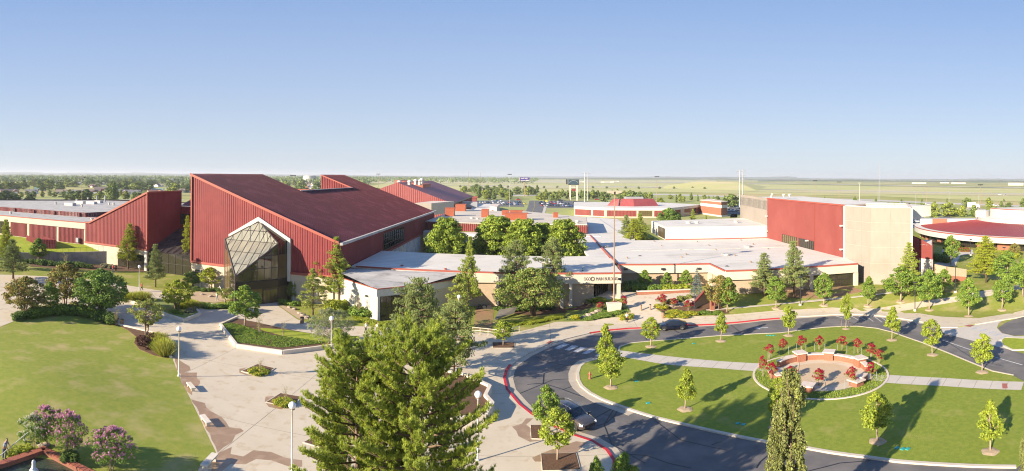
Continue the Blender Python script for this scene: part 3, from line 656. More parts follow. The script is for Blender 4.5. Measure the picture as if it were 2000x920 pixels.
# the faceted glass entrance
GL = hall
L1 = AP(9.0, 0) + n0 * .9; Pp = V2(-45.9, 88.8); R1 = AP(21.9, 0) + n0 * 2.4; R1 = PR(544.5, 104); R2 = AP(22.6, 0); AX = (AP(SM, 0) + n0 * .1)
zL, zP, zR, zA = 10.45, 5.35, 10.65, 14.3
Lg = v3(L1, zL); Pg = v3(Pp, zP); Rg = v3(R1, zR); Ag = v3(AX, zA)
def lerp3(a, b, t): return tuple(a[i] + (b[i] - a[i]) * t for i in range(3))
atr = obj('glass_entrance', MB().tube([Lg, Pg], .16, 5).tube([Pg, Rg], .16, 5).tube([Rg, Ag], .13, 5).tube([Ag, Lg], .13, 5).tube([Pg, v3(Pp, 0)], .11, 5).tube([Rg, v3(R1, 0)], .09, 5).tube([Lg, v3(L1, 0)], .1, 5), m_frame, hall)
# kite shaped skylight: two triangles L-A-R and L-R-P cut by bars
bars = MB(); panes = []
nrow = 5
def kite(v):                                             # left and right ends of the row at height v (0 at P, 1 at A)
    vm = .53
    if v <= vm: return lerp3(Pg, Lg, v / vm), lerp3(Pg, Rg, v / vm)
    return lerp3(Lg, Ag, (v - vm) / (1 - vm)), lerp3(Rg, Ag, (v - vm) / (1 - vm))
rows = [0, .18, .355, .53, .77, 1]
SK = 9
def rib_x(v, k):                                         # ribs run parallel to the A-P diagonal shifted sideways, u = 0..1 across the full width
    u = k / SK; w0 = min(v / .53, (1 - v) / .47); full = u + (v - .5) * 0.45
    lo, hi = .5 - w0 / 2, .5 + w0 / 2
    return lo, hi, full
def pt(v, x):
    a, b = kite(v); w0 = max(1e-4, min(v / .53, (1 - v) / .47)); lo = .5 - w0 / 2; return lerp3(a, b, (x - lo) / w0)
for v in rows[1:-1]:
    a, b = kite(v); bars.tube([a, b], .075, 4)
def clipw(v): w0 = min(v / .53, (1 - v) / .47); return .5 - w0 / 2, .5 + w0 / 2
for k in range(-3, SK + 4):
    vs = [i / 60 for i in range(61)]; seg = [v for v in vs if clipw(v)[0] + .004 < k / SK + (v - .5) * .13 < clipw(v)[1] - .004]
    if len(seg) > 2: bars.tube([pt(seg[0], k / SK + (seg[0] - .5) * .13), pt(seg[-1], k / SK + (seg[-1] - .5) * .13)], .075, 4)
sk = obj('skylight_bars', bars, m_frame, atr)
nk = (Vector(Rg) - Vector(Lg)).cross(Vector(Pg) - Vector(Lg)).normalized()
for i in range(5):
    va, vb = rows[i], rows[i + 1]
    for k in range(-4, SK + 4):
        poly = []
        NV = 6
        for j in range(NV + 1):
            v = va + (vb - va) * j / NV; lo, hi = clipw(v); x = max(lo, min(hi, k / SK + (v - .5) * .13)); poly.append((v, x))
        for j in range(NV, -1, -1):
            v = va + (vb - va) * j / NV; lo, hi = clipw(v); x = max(lo, min(hi, (k + 1) / SK + (v - .5) * .13)); poly.append((v, x))
        if max(poly[j][1] - poly[j + 0][1] if 0 else abs(poly[2 * NV + 1 - j][1] - poly[j][1]) for j in range(NV + 1)) < .006: continue
        if sum(abs(poly[2 * NV + 1 - j][1] - poly[j][1]) for j in range(NV + 1)) < .02: continue
        pts = []
        for v, x in poly:
            p_ = tuple(pt(v, x))
            if not pts or (Vector(p_) - Vector(pts[-1])).length > .02: pts.append(p_)
        if (Vector(pts[0]) - Vector(pts[-1])).length < .02: pts.pop()
        if len(pts) < 3: continue
        q = MB(); q.v = pts; q.f = [tuple(range(len(pts)))[::-1]]; q.m = [0]
        obj('pane', q, m_sky, atr)
# vertical glazing under the skylight
def glazing(pa, pb, zta, ztb, cols, levels, amber=lambda i, j: False):
    n = nrm(pa, pb); f = MB(); 
    for i in range(cols + 1):
        u = i / cols; q_ = pa.lerp(pb, u); zt = zta + (ztb - zta) * u; f.tube([v3(q_, 0), v3(q_, zt)], .05, 4)
    for z in levels[1:]:
        u0 = 0 if z < zta else (z - zta) / (ztb - zta) if ztb > zta else 1; 
        if zta > ztb: u1 = 1 if z < ztb else (zta - z) / (zta - ztb); u0 = 0
        else: u1 = 1
        if 0 <= u0 < u1 <= 1: f.tube([v3(pa.lerp(pb, u0), z), v3(pa.lerp(pb, u1), z)], .05, 4)
    fo = obj('glazing_bars', f, m_frame, atr)
    for i in range(cols):
        for j in range(len(levels)):
            z0 = levels[j]; z1 = levels[j + 1] if j + 1 < len(levels) else 99
            ua, ub = i / cols, (i + 1) / cols; ta, tb = zta + (ztb - zta) * ua, zta + (ztb - zta) * ub
            if min(z0, ta) >= ta and min(z0, tb) >= tb: continue
            a, b = pa.lerp(pb, ua), pa.lerp(pb, ub); a0, b0 = min(z0, ta), min(z0, tb); a1, b1 = min(z1, ta), min(z1, tb)
            obj('pane', MB().quad(v3(a, a0), v3(b, b0), v3(b, b1), v3(a, a1)), m_glassy if amber(i, j) else m_glass, fo)
lev = [0.1, 2.9, 4.3, 6.4, 8.6]
glazing(Pp, R1, zP, zR, 6, lev, lambda i, j: j == 0 and i > 0 or (j == 2 and i >= 3) or (j == 3 and i == 5) or (j == 0))
glazing(L1, Pp, zL, zP, 4, lev, lambda i, j: j == 3 or (j < 3 and i < 2))
glazing(R1, R2, zR + .1, zR + .5, 3, lev, lambda i, j: j in (0, 2, 3))
obj('upper_side_glass', MB().add([Rg, v3(R2, zR + .5), v3(AP(SM + .3, 0) + n0 * .1, zA + .1), Ag], [(0, 1, 2, 3)]), m_glass, atr)
obj('soffit_band', band(MB(), Pp.lerp(R1, .02), R1, 2.95, 4.2, .06, .12), m_dark, atr); obj('soffit_band', band(MB(), R1, R2, 2.95, 4.2, .06, .12), m_dark, atr)
obj('entrance_floor', MB().prism([L1, Pp, R1, R2], .0, .16), m_conc, atr)
dr = obj('entrance_door', band(MB(), Pp.lerp(R1, .63), Pp.lerp(R1, .98), .16, 2.7, .07, .14), m_frame, atr)
for i in range(4): a = .64 + i * .085; obj('pane', band(MB(), Pp.lerp(R1, a), Pp.lerp(R1, a + .075), .3, 2.55, .141, .16), m_glassy, dr)
obj('handrail', MB().tube([v3(L1.lerp(Pp, .1) + nrm(L1, Pp) * 1.2, 1.6), v3(L1.lerp(Pp, .85) + nrm(L1, Pp) * 1.2, 1.0)], .07, 5), m_white, atr)
# ---------------------------------------------------------------- the left wing: angled red block and glazed link
B1 = V2(-80.6, 110.8); B0 = V2(-102.4, 112.8); nB = nrm(B0, B1); LB = (B1 - B0).length
wing = thing('red_angled_wing', 'ribbed red metal wing with a slanting top left of the great hall', 'building', (B1.x, B1.y, 0))
def zw(s): return 10.3 + (18.75 - 10.3) * (max(0, s - 1.6) / (LB - 1.6))
q = MB(); siding(q, B0, B1, 5.3, zw, .5, .06); obj('ribbed_front_wall', q, m_red, wing)
nBR = V2(1, 0); q = MB(); siding(q, B1, B1 + vd * 14, 3.0, 18.75, .5, .05, nBR); obj('ribbed_side_wall', q, m_red, wing)
q = MB(); band(q, B0, B0.lerp(B1, 1.6 / LB), 10.1, 10.45, .1, .3); band(q, B0.lerp(B1, 1.6 / LB), B1, (10.05, 18.5), (10.5, 18.95), .1, .3); band(q, B0, B1, 4.9, 5.3, 0, .3); band(q, B1 - (B1 - B0).normalized() * .2, B1, 5.3, 18.6, .1, .3); band(q, B1, B1 + vd * 14, 18.6, 18.9, .05, .2, nBR); obj('edge_trim', q, m_rust, wing)
q = MB(); band(q, B0, B1, .3, 4.9, -.3, .05); obj('white_base_wall', q, m_cream, wing)
q = MB(); band(q, B0.lerp(B1, .55), B1, .3, 3.6, .05, .08); obj('base_glazing', q, m_glass, wing)
obj('corner_column', MB().box((B1.x - .3, B1.y - .2, 2.4), (.7, .7, 4.9)), m_white, wing)
bk = [B0, B1, B1 + vd * 14, B0 + vd * 14]
q = MB(); a, b = B0.lerp(B1, 1.6 / LB), B1; q.quad(v3(B0, 10.3), v3(a, 10.3), v3(a + vd * 14, 10.3), v3(B0 + vd * 14, 10.3)); q.quad(v3(a, 10.3), v3(b, 18.75), v3(b + vd * 14, 18.75), v3(a + vd * 14, 10.3)); obj('wing_roof', q, m_redroof, wing)
q = MB(); siding(q, B0 + vd * 14, B1 + vd * 14, 5, zw, .5, .05, vd); obj('ribbed_rear_wall', q, m_red, wing)
# recess between the two: lean-to dark glass roof, window band, red spandrels, sloping red roof above
RY = B1 + vd * 13.0; RA = AP(0, 22.2)
link = thing('glazed_link', 'dark recessed glass link between the angled wing and the great hall', 'building', (-71, 112, 0))
Cc = V2(B1.x, B1.y + .3); Dd = V2(A0.x - .05, B1.y - 1.2); n_l = nrm(Cc, Dd)
window(link, Cc, Dd, .2, 4.7, 9, 2, m_glass, n_l, fm=m_frame, dep=.15)
E0 = V2(B1.x + .45, 124.2); E1 = V2(A0.x + .7, 124.2)
q = MB(); q.add([v3(Cc, 4.85), v3(Dd, 4.7), v3(E1, 9.3), v3(E0, 9.3)], [(0, 1, 2, 3)]); obj('lean_to_roof_glass', q, M('dark_roof_glass', (.045, .036, .038), (.075, .06, .06), .6, .3), link)
q = MB()
for i in range(11): u = i / 10; a, b = Cc.lerp(Dd, u), E0.lerp(E1, u); q.tube([v3(a, 4.9), v3(b, 9.42)], .09, 4)
for v in (.25, .5, .75): q.tube([v3(Cc.lerp(E0, v), 4.85 + 4.5 * v + .08), v3(Dd.lerp(E1, v), 4.75 + 4.55 * v + .08)], .05, 4)
obj('lean_to_bars', q, m_frame, link)
q = MB(); siding(q, E0, E1, 8.8, 10.3, .62, .1); siding(q, E0, E1, 13.0, 14.9, .62, .1); obj('red_spandrel', q, m_red, link)
window(link, E0, E1, 10.3, 13.0, 6, 1, m_glass, nrm(E0, E1), fm=m_dark)
q = MB(); F0_, F1_ = E0 + V2(3.4, 11), E1 + V2(0, 11); q.add([v3(E0 + V2(.3, 0), 15.0), v3(E1, 15.0), v3(F1_, 18.8), v3(F0_ - V2(2.2, 0), 18.8)], [(0, 1, 2, 3)]); obj('sloping_roof', q, m_redroof2, link)
q = MB()
for i in range(22): u = i / 21; a, b = (E0 + V2(.3, 0)).lerp(E1, u), (F0_ - V2(2.2, 0)).lerp(F1_, u); q.tube([v3(a, 15.05), v3(b, 18.85)], .06, 3)
obj('roof_seams', q, m_redroof2, link, kind='stuff')
# ---------------------------------------------------------------- far left low building on its terrace
TZ = 4.3
ter = [V2(-109.6, 103.2), V2(-94.0, 113.2), V2(-101, 113.2), V2(-101, 118), V2(-220, 118), V2(-220, 60), V2(-150, 75)]
def tz(p): d = (p[0] + 102) ; return 4.3 if p[1] > 112 and p[0] < -96 else (3.1 if p[0] > -97 else 2.1 if p[0] > -120 else 2.0)
q = MB(); q.prism(ter, 0, tz); obj('grass_terrace', q, m_lawn, **ST)
for x0 in (0,): 
    wl = thing('retaining_wall', 'long grey stained concrete retaining wall below the left grass terrace', 'wall', (-100, 108, 0)); q = MB(); band(q, V2(-109.8, 102.9), V2(-93.9, 112.8), 0, (2.45, 3.5), 0, .45); obj('wall_body', q, m_grey, wl)
    q = MB(); band(q, V2(-150, 74.7), V2(-109.8, 102.9), 0, (2.3, 2.45), 0, .45); obj('wall_body', q, m_grey, wl)
    q = MB(); a, b = V2(-109.8, 103.2), V2(-93.9, 113.1)
    for i in range(13): p = a.lerp(b, i / 12); z = 2.4 + 1.05 * i / 12; q.tube([(p.x, p.y, z), (p.x, p.y, z + 1.1)], .025, 4)
    q.tube([v3(a, 3.5), v3(b, 4.6)], .025, 4); obj('guard_rail', q, m_black, wl)
lowb = thing('long_low_building', 'long low red and cream building with a broad white roof at far left', 'building', (-130, 113, 4.3))
yF = 113.05
flatroof(lowb, [V2(-200, yF), V2(-102.5, yF), V2(-102.5, 127.2), V2(-200, 127.2)], 3.5, 10.2, 1.75, m_cream, m_creamf, m_roofg, m_rust, .2)
for x0, x1 in ((-112.6, -103.2), (-124.6, -113.4), (-133, -125.6), (-150, -139.5), (-162, -151)):
    q = MB(); siding(q, V2(x0, yF), V2(x1, yF), 4.4, 8.35, .5, .08, None, .04); obj('red_wall_panel', q, m_red, lowb)
window(lowb, V2(-138.6, yF), V2(-134, yF), 4.6, 8.3, 4, 2, m_glass)
up = [V2(-115.3, 127), V2(-200, 126.8), V2(-200, 150), V2(-176, 178), V2(-168, 192), V2(-152, 196), V2(-100, 196), V2(-96, 150), V2(-113.5, 136.5)]
q = MB()
siding(q, up[1], up[0], 10.2, 11.5, .6, .08); siding(q, up[0], up[8], 10.2, 11.5, .6, .08); siding(q, up[8], up[7], 10.2, 11.5, .6, .08); obj('red_parapet', q, m_red, lowb)
obj('upper_roof', MB().prism(up, 8, 11.42), [m_roofg], lowb)
q = MB()
for i in range(2, 6): band(q, up[i], up[i + 1], 11.4, 11.9, -.2, .2)
obj('rear_parapet', q, m_dark, lowb)
for a, b, w_ in ((137, 401, 4.2), (157, 397, 4.2), (179, 398, 4.2), (193, 396, 3)):
    p = Zp(a, b, 11.5); obj('roof_skylight', MB().box((p.x, p.y, 11.9), (w_, 2, 1.0)), m_white, lowb)
pipes(lowb, [(109, 399), (160, 404), (172, 390), (150, 394), (213, 400), (222, 401)], 11.45, r=.35, h=.8); pipes(lowb, [(189, 394), (205, 394)], 11.45, m_steel, .3, 2.4, 'roof_flue')
pipes(lowb, [(21, 418), (180, 432)], 10.2, r=.35, h=.7)
q = MB()
for a, b in ((19, 413), (57, 416), (98, 419), (142, 423)): p = Zp(a, b, 10.4); q.box((p.x, 126.7, 10.75), (.5, .5, 1.2))
obj('downspouts', q, m_redroof, lowb)
enc = thing('red_equipment_enclosure', 'boxy ribbed red enclosure standing on the grass terrace', 'enclosure', (-117, 108, 3.6))
e_ = [V2(-122, 109.6), V2(-112.3, 105.2), V2(-107.8, 107.4), V2(-117.5, 111.6)]
for i in range(3): q = MB(); siding(q, e_[i], e_[i + 1], 3.1, 5.6, .45, .06); obj('red_panel', q, m_red, enc)
q = MB(); [band(q, e_[i], e_[i + 1], 2.2, 3.15, -.1, .1) for i in range(2)]; obj('concrete_base', q, m_kerb, enc); obj('inner_floor', MB().prism(e_, 2.4, 4.4), m_grey, enc)
ac = thing('wall_meter_box', 'small grey meter box on a stand against the red wall panels', 'utility box', (-104.9, 112.6, 4.3)); q = MB(); q.box((-104.9, 112.5, 5.4), (.9, .5, 1.2)); q.box((-104.9, 112.5, 4.6), (.12, .12, .6)); obj('box_body', q, m_steel, ac)
# ---------------------------------------------------------------- front low building (white corner) and main roofs
Z6 = 6.2
C1 = V2(-29.4, 96.7); C0 = PR(738, 90.9); C2 = PR(822, 94.7); C3 = PR(905, 101.5)
lob = thing('corner_pavilion', 'low white cornered building with sloping grey roof beside the great hall', 'building', (C0.x, C0.y, 0))
zc = 5.1
poly = [C1, C0, C2, C3 + V2(0, .2), V2(-28.9, 101.4)]
obj('wall', MB().prism([C1, C0, C0 + (C2 - C0) * .02 + V2(.1, .6), V2(-28, 101)], 0, zc - .9, top=False), m_white, lob)
obj('fascia', MB().prism(offs(poly, .12), zc - 1.15, zc, top=False, bottom=True), m_white, lob)
obj('roof', MB().prism(offs(poly, .12), 0, lambda p: zc + (.02 if p[1] < 96.6 else .9), sides=False), m_roofg, lob)
q = MB(); band(q, C1, C0, zc, zc + .12, -.1, .2); band(q, C0, C2, zc, zc + .12, -.1, .2); band(q, C2, C3, zc, (zc + .12), -.1, .2); obj('roof_edge', q, m_rust, lob)
q = MB(); band(q, C1, C0, .9, .98, .13, .15); [band(q, C1.lerp(C0, t_), C1.lerp(C0, t_ + .012), 0, 4, .0, .05) for t_ in (.25, .32, .55, .8)]; obj('wall_reveal', q, m_creamf, lob)
window(lob, C0 + (C2 - C0) * .03 + V2(.3, .3), C2 + V2(.3, .3), .2, 3.95, 8, 2, m_glass)
obj('corner_post', MB().box((C0.x + .1, C0.y + .2, 2), (.5, .5, 4), R(45)), m_white, lob)
obj('wall_light', MB().box((C1.lerp(C0, .75).x - .1, C1.lerp(C0, .75).y - .3, 3.6), (.4, .3, .25), R(-45)), m_black, lob)
obj('window_wall_end', MB().prism([C2, C3, C3 + V2(0, .4), C2 + V2(0, .6)], 0, zc - 1, top=False), m_cream, lob)
mainb = thing('main_building', 'sprawling low building with white membrane roof and lettered entrance fascia', 'building', (0, 102, 0))
D0, D1, D2 = Zp(696, 520, Z6), Zp(967, 532, Z6), Zp(1213, 533, Z6)
Y2 = Zp(1206, 516.5, Z6); Y3 = Zp(1387, 515, Z6); Y4 = Zp(1417, 529, Z6); Y5 = Zp(1470, 527.5, Z6); Y6 = Zp(1585, 521, Z6); Y7 = Zp(1675, 515, Z6)
P2 = V2(66.4, 102.0); P1 = V2(69.1, 146.2)
rear = [Zp(1187, 500, Z6), Zp(1107, 501, Z6), Zp(940, 497, Z6), Zp(775, 491, Z6)]
west = [D0, D1, D2, Y2 + V2(-.6, 0), Zp(1196, 505, Z6), Zp(1150, 500, Z6), Zp(1107, 501, Z6), Zp(940, 498, Z6), Zp(778, 491, Z6)]
west[0] = V2(-29.2, D0.y); west[-1] = V2(-28.6, Zp(778, 491, Z6).y)
obj('roof', MB().prism(offs(west, .1), Z6 - .3, Z6, top=True), m_roofw, mainb)
q = MB(); band(q, D0, D1, Z6 - .15, Z6 + .12, 0, .25); band(q, D1, D2, Z6 - .15, Z6 + .12, 0, .25); band(q, D2, Y2, Z6 - .15, Z6 + .1, 0, .2, V2(1, 0)); obj('roof_edge', q, m_rust, mainb)
q = MB(); band(q, C3, D1, 4.4, Z6 - .15, 0, .15); band(q, D1, D2, 4.4, Z6 - .15, 0, .15); band(q, D2, Y2, 4.4, Z6 - .15, 0, .15, V2(1, 0)); obj('fascia', q, m_creamf, mainb)
q = MB(); band(q, D0, C3, zc, Z6 - .15, 0, .1); obj('roof_step', q, m_roofg, mainb)
hE = lambda p: H(p.x, p.y)
eA = D1.lerp(D2, .86 - .30); eB = D1.lerp(D2, .93); nD = nrm(D1, D2)
dp = D1.lerp(D2, (PR(1163, 100).x - D1.x) / (D2.x - D1.x)); dq = D1.lerp(D2, .95)
q = MB(); band(q, V2(C3.x, C3.y), dp, -.2, 4.4, -.9, -.5, nD); obj('wall', q, m_tanw, mainb)
for u in (.02, .28, .53, .60): a = D1.lerp(D2, u); obj('column', MB().box((a.x, a.y + .1, 2.2), (.55, .6, 4.4)), m_creamf, mainb)
obj('column', MB().box((D2.x - .35, D2.y + .35, 3.2), (.6, .6, 3.4)), m_creamf, mainb)
for i in range(3):
    a = PR(937 + i * 10, 99.7); q = MB(); q.tube([(a.x, a.y, .25), (a.x, a.y + 1.2, .25)], .42, 12); obj('culvert_pipe', q, m_black, mainb)
# recessed entrance: side wall, diagonal door wall, floor, ceiling
q = MB(); dr_ = dp + V2(.1, .5); dl = dr_ + V2(2.2, 9.5); q.quad(v3(dr_, 1), v3(dr_ + V2(0, .01), 1), v3(dr_ + V2(0, .01), 4.4), v3(dr_, 4.4)); dend = V2(D2.x - .6, dr_.y + 6)
window(mainb, dr_ + V2(.2, .3), V2(D2.x - 1.4, dr_.y + 5.2), H(D2.x, D2.y), 4.35, 6, 1, m_glass, fm=m_dark, dep=.2)
q = MB(); band(q, V2(D2.x - 1.4, dr_.y + 5.2), V2(D2.x - .1, dr_.y + 5.6), 1, 4.4, 0, .3); obj('wall', q, m_tanw, mainb)
obj('entrance_ceiling', MB().prism([dp, D2, Y2, dp + V2(0, 7)], 4.35, 4.4, bottom=True), m_creamf, mainb)
q = MB(); band(q, D2 + V2(-.2, 5.5), Y2, 0, 4.4, -.2, .1, V2(1, 0)); obj('wall', q, m_tanw, mainb)
obj('entrance_paving', MB().prism([dp + V2(-.2, .3), D2 + V2(.5, .4), Y2 + V2(0, 1), dp + V2(0, 8)], 1.0, 1.93), m_walk, mainb)
# lettering on the fascia
def text(body, p, n, size, z, mat, par, ext=.02, al='LEFT', sx=1.0):
    cu = bpy.data.curves.new('lettering', 'FONT'); cu.body = body; cu.size = size; cu.extrude = ext; cu.align_x = al
    o = bpy.data.objects.new('lettering', cu); COL.objects.link(o); dg = bpy.context.evaluated_depsgraph_get(); me = bpy.data.meshes.new_from_object(o.evaluated_get(dg)); bpy.data.objects.remove(o)
    me.materials.clear(); me.materials.append(mat); o = bpy.data.objects.new('lettering', me); COL.objects.link(o)
    o.parent = par; off = wloc(par); o.location = (p.x - off.x, p.y - off.y, z - off.z); o.rotation_euler = (math.pi / 2, 0, math.atan2(n.y, n.x) + math.pi / 2); o.scale = (sx, 1, 1); return o
m_let = M('dark_lettering', (.12, .10, .10), rough=.5)
def DX(px): return Zp(px, 540, 5.3 * 0 + Z6 - 0) 
def onD(px): 
    lo = D1; hi = D2; t = 0
    tn = math.tan((px - CX) / F); d = D2 - D1; u = (tn * D1.y - D1.x) / (d.x - tn * d.y); return D1 + d * u
text('OGOL', onD(1141) + nD * .18, nD, .82, 4.95, m_let, mainb, sx=.62); text('MAIN', onD(1164.8) + nD * .18, nD, .82, 4.95, m_let, mainb, sx=.66); text('BUILDING', onD(1181.5) + nD * .18, nD, .82, 4.95, m_let, mainb, sx=.64)
a = onD(1158.5) + nD * .2; q = MB()
for r0, r1 in ((.22, .38),):
    v = []; 
    for k in range(24): t_ = 2 * math.pi * k / 24; v += [(a.x + math.cos(t_) * r0, a.y, 5.22 + math.sin(t_) * r0), (a.x + math.cos(t_) * r1 * (1 + .12 * (k % 3 == 0)), a.y, 5.22 + math.sin(t_) * r1 * (1 + .12 * (k % 3 == 0)))]
    q.add(v, [(2 * k, 2 * k + 1, (2 * k + 3) % 48, (2 * k + 2) % 48) for k in range(24)])
obj('round_emblem', q, m_let, mainb)
a = onD(1210.5); obj('wall_light', MB().box((a.x, a.y - .3, 5.2), (.55, .35, .3)), m_black, mainb)
pipes(mainb, [(1073, 513)], Z6, r=1.0, h=.35); pipes(mainb, [(785, 523), (870, 530)], Z6 - .3, m_rust, .2, .4)
# east part of the roof
gE = 1.6
east = [Y2, Y3, Y4, Y5, Y6, Y7, P2 + V2(.2, 0), P1, Zp(1300, 469, Z6), Zp(1232, 469.5, Z6), Zp(1170, 427.5, Z6), Zp(1128, 428, Z6), Zp(1152, 460, Z6)]
obj('roof', MB().prism(offs(east, .05), Z6 - .3, Z6 + .012, top=True), m_roofw, mainb)
q = MB(); t2 = MB(); 
for a, b in ((Y2, Y3), (Y3, Y4), (Y4, Y5), (Y5, Y6), (Y6, Y7)): band(q, a, b, 4.55, Z6 - .12, 0, .2); band(t2, a, b, Z6 - .12, Z6 + .14, 0, .3)
band(t2, Y2, Zp(1152, 460, Z6), Z6 - .1, Z6 + .25, -.1, .15, V2(-1, 0)); obj('fascia', q, m_creamf, mainb); obj('roof_edge', t2, m_rust, mainb)
q = MB(); 
for a, b in ((Y2, Y3), (Y3, Y4), (Y4, Y5)): band(q, a, b, .5, 4.6, -.7, -.45)
obj('wall', q, m_tanw, mainb)
q = MB(); band(q, Y5, Y6.lerp(Y5, .0), .5, 4.6, -.7, -.45); obj('wall', q, m_tanw, mainb)
window(mainb, Y6 + V2(0, .6), Y7 + V2(-.7, .6), 1.0, 4.5, 7, 1, m_glass)
for a in (Y3, Y2.lerp(Y3, .52), Y4, Y6): obj('column', MB().box((a.x, a.y + .15, 2.8), (.7, .6, 3.6)), m_creamf, mainb)
obj('column', MB().box((Y7.x - .3, Y7.y + .3, 2.6), (.8, .8, 3.9)), m_creamf, mainb)
for px in (1223, 1297, 1370): p = Y2.lerp(Y3, (PR(px, 111).x - Y2.x) / (Y3.x - Y2.x)); obj('wall_light', MB().box((p.x, p.y - .35, 5.35), (.7, .4, .35)), m_black, mainb)
q = MB(); a, b = Zp(1163, 487, Z6), Zp(1540, 481, Z6); band(q, Zp(1232, 489, Z6), Zp(1530, 482.5, Z6), Z6, Z6 + .12, 0, .35); obj('roof_curb', q, m_roofg, mainb)
pipes(mainb, [(1277, 472), (1292, 481), (1362, 473), (1384, 480), (1340, 498), (1331, 503), (1398, 489), (1435, 500), (1466, 513), (1500, 487), (1471, 478), (1447, 470), (1225, 505)], Z6, m_rust_pole, .14, .18)
pipes(mainb, [(1418, 499), (1460, 483), (1183, 483)], Z6, r=.7, h=.3)
m_seam = M('membrane_seam', (.42, .40, .37), rough=.8)
def seams(par, poly, z, d, sp):
    d = d.normalized(); n = V2(-d.y, d.x); q = MB(); T = [p.dot(n) for p in poly]; c = math.floor(min(T) / sp) * sp + sp
    while c < max(T):
        X = []
        for i in range(len(poly)):
            a, b = poly[i], poly[(i + 1) % len(poly)]; ta, tb = a.dot(n) - c, b.dot(n) - c
            if ta * tb < 0: X.append((a + (b - a) * (ta / (ta - tb))).dot(d))
        X.sort()
        for s0, s1 in zip(X[::2], X[1::2]):
            if s1 - s0 > 1: band(q, n * c + d * (s0 + .3), n * c + d * (s1 - .3), z, z + .015, -.05, .05, n)
        c += sp
    obj('roof_seams', q, m_seam, par, kind='stuff')
seams(mainb, east, Z6 + .012, Y3 - Y2, 2.9); seams(mainb, west, Z6, D1 - D0, 1.9)
for px, py in ((1250, 500), (1420, 520), (1330, 488), (1500, 500)): p = Zp(px, py, Z6); obj('roof_drain', MB().lathe([(.5, .02), (.3, .06), (.12, .14), (0, .15)], (p.x, p.y, Z6), 10), m_frame, mainb)
# courtyard sliver right of the trees
obj('courtyard_wall', band(MB(), Zp(1107, 486, Z6), Zp(1137, 485, Z6), 0, Z6, 0, .2), m_tanw, mainb)
link2 = [Zp(1152, 460, Z6), Y2 + V2(-.4, 0), Zp(1150, 500, Z6), Zp(1137, 485, Z6), Zp(1122, 463, Z6)]
obj('roof', MB().prism(link2, Z6 - .5, Z6 - .03), m_roofw, mainb)
# white hall block behind the east roof
F1p, F0p, F3p = V2(40.7, 149.6), V2(42.0, 170.5), V2(76, 176)
obj('upper_white_block', MB().prism([F1p, P1, F3p, F0p], Z6, 9.75, top=True), m_white, mainb)
obj('upper_white_roof', MB().prism([F1p, P1, F3p, F0p], 9.7, 9.77, sides=False), m_roofw, mainb)
q = MB(); band(q, F1p, P1, Z6, Z6 + .25, 0, .2); obj('roof_edge', q, m_rust, mainb)
window(mainb, F1p + V2(.03, .4), F1p + V2(.6, 9.5), 6.5, 9.2, 5, 1, m_glassy, V2(-1, 0), dep=.2)
pipes(mainb, [(1345, 437), (1361, 436.5), (1438, 435)], 9.75, r=.6, h=.5)
# tall red and tan theatre block
thea = thing('theatre_block', 'tall block of plain red siding with tan blockwork tower at its right end', 'building', (67, 120, 0))
ZT_ = 17.2
T1p, T2p = V2(67.1, 93.9), V2(72.9, 88.4)
back = V2(100, 176)
F3b = V2(75.0, 180)
pw = [P2, P1, F3b, V2(100, 180), V2(92, 100)]
q = MB(); siding(q, P2, P1, Z6, ZT_, .5, .05, V2(-1, 0)); obj('red_siding_wall', q, m_redw, thea)
q = MB(); band(q, P2, P1, ZT_ - .05, ZT_ + .25, -.2, .2, V2(-1, 0)); obj('parapet_cap', q, m_rust, thea)
q = MB(); band(q, P1, F3b, Z6, ZT_ + .15, -.3, .0, V2(-1, 0)); obj('tan_wall', q, m_block, thea)
q = MB(); band(q, P2.lerp(P1, .326), P2.lerp(P1, .328), Z6, ZT_, .05, .12, V2(-1, 0)); obj('wall_joint', q, m_rust, thea)
window(thea, P2.lerp(P1, .335), P2.lerp(P1, .52), Z6 + .1, Z6 + 2.1, 7, 1, m_glass, V2(-1, 0), dep=.2); window(thea, P2.lerp(P1, .55), P2.lerp(P1, .75), Z6 + .1, Z6 + 2.1, 7, 1, m_glassy, V2(-1, 0), dep=.2)
for u, z in ((.985, 12.4), (.985, 8.2), (.02, 13.0), (.02, 8.0), (.40, 8.2)): a = P2.lerp(P1, u); obj('wall_flood_light', MB().box((a.x - .5, a.y, z), (.7, .5, .3)), m_white, thea)
obj('stage_roof', MB().prism([P2 + V2(.3, 0), P1, F3b, V2(98, 178), V2(92, 104)], 14, 16.6), m_roofw, thea)
tow = [P2 + V2(-.15, 0), T1p, T2p, V2(82.5, 101), V2(74, 106)]
# blockwork tower built of coursed panels with recessed joints
q = MB(); 
for a, b in ((tow[0], tow[1]), (tow[1], tow[2]), (tow[2], tow[3]), (tow[3], tow[4]), (tow[4], tow[0])): band(q, a, b, 0, ZT_, -.4, 0, nrm(a, b) if (a, b) != (tow[3], tow[4]) else None)
obj('tower_core', q, m_cap, thea)
for a, b in ((tow[0], tow[1]), (tow[1], tow[2])):
    n = nrm(a, b); L = (b - a).length; nx = 2 if L < 8.1 else 3; z = .3
    zz = [.2, 3.0, 6.1, 9.3, 12.4, 14.2, ZT_]
    for i in range(6):
        for k in range(nx): u0, u1 = k / nx + .0015, (k + 1) / nx - .0015; obj('blockwork_panel', band(MB(), a.lerp(b, u0), a.lerp(b, u1), zz[i] + .02, zz[i + 1] - .02, 0, .05, n), m_block, thea)
q = MB()
for i in range(5): a, b = tow[i], tow[(i + 1) % 5]; band(q, a, b, ZT_, ZT_ + .2, -.45, .08, nrm(a, b, V2(78, 98)) * -1)
obj('tower_coping', q, m_cap, thea); obj('tower_roof', MB().prism(tow, 15, 16.4), m_roofg, thea)
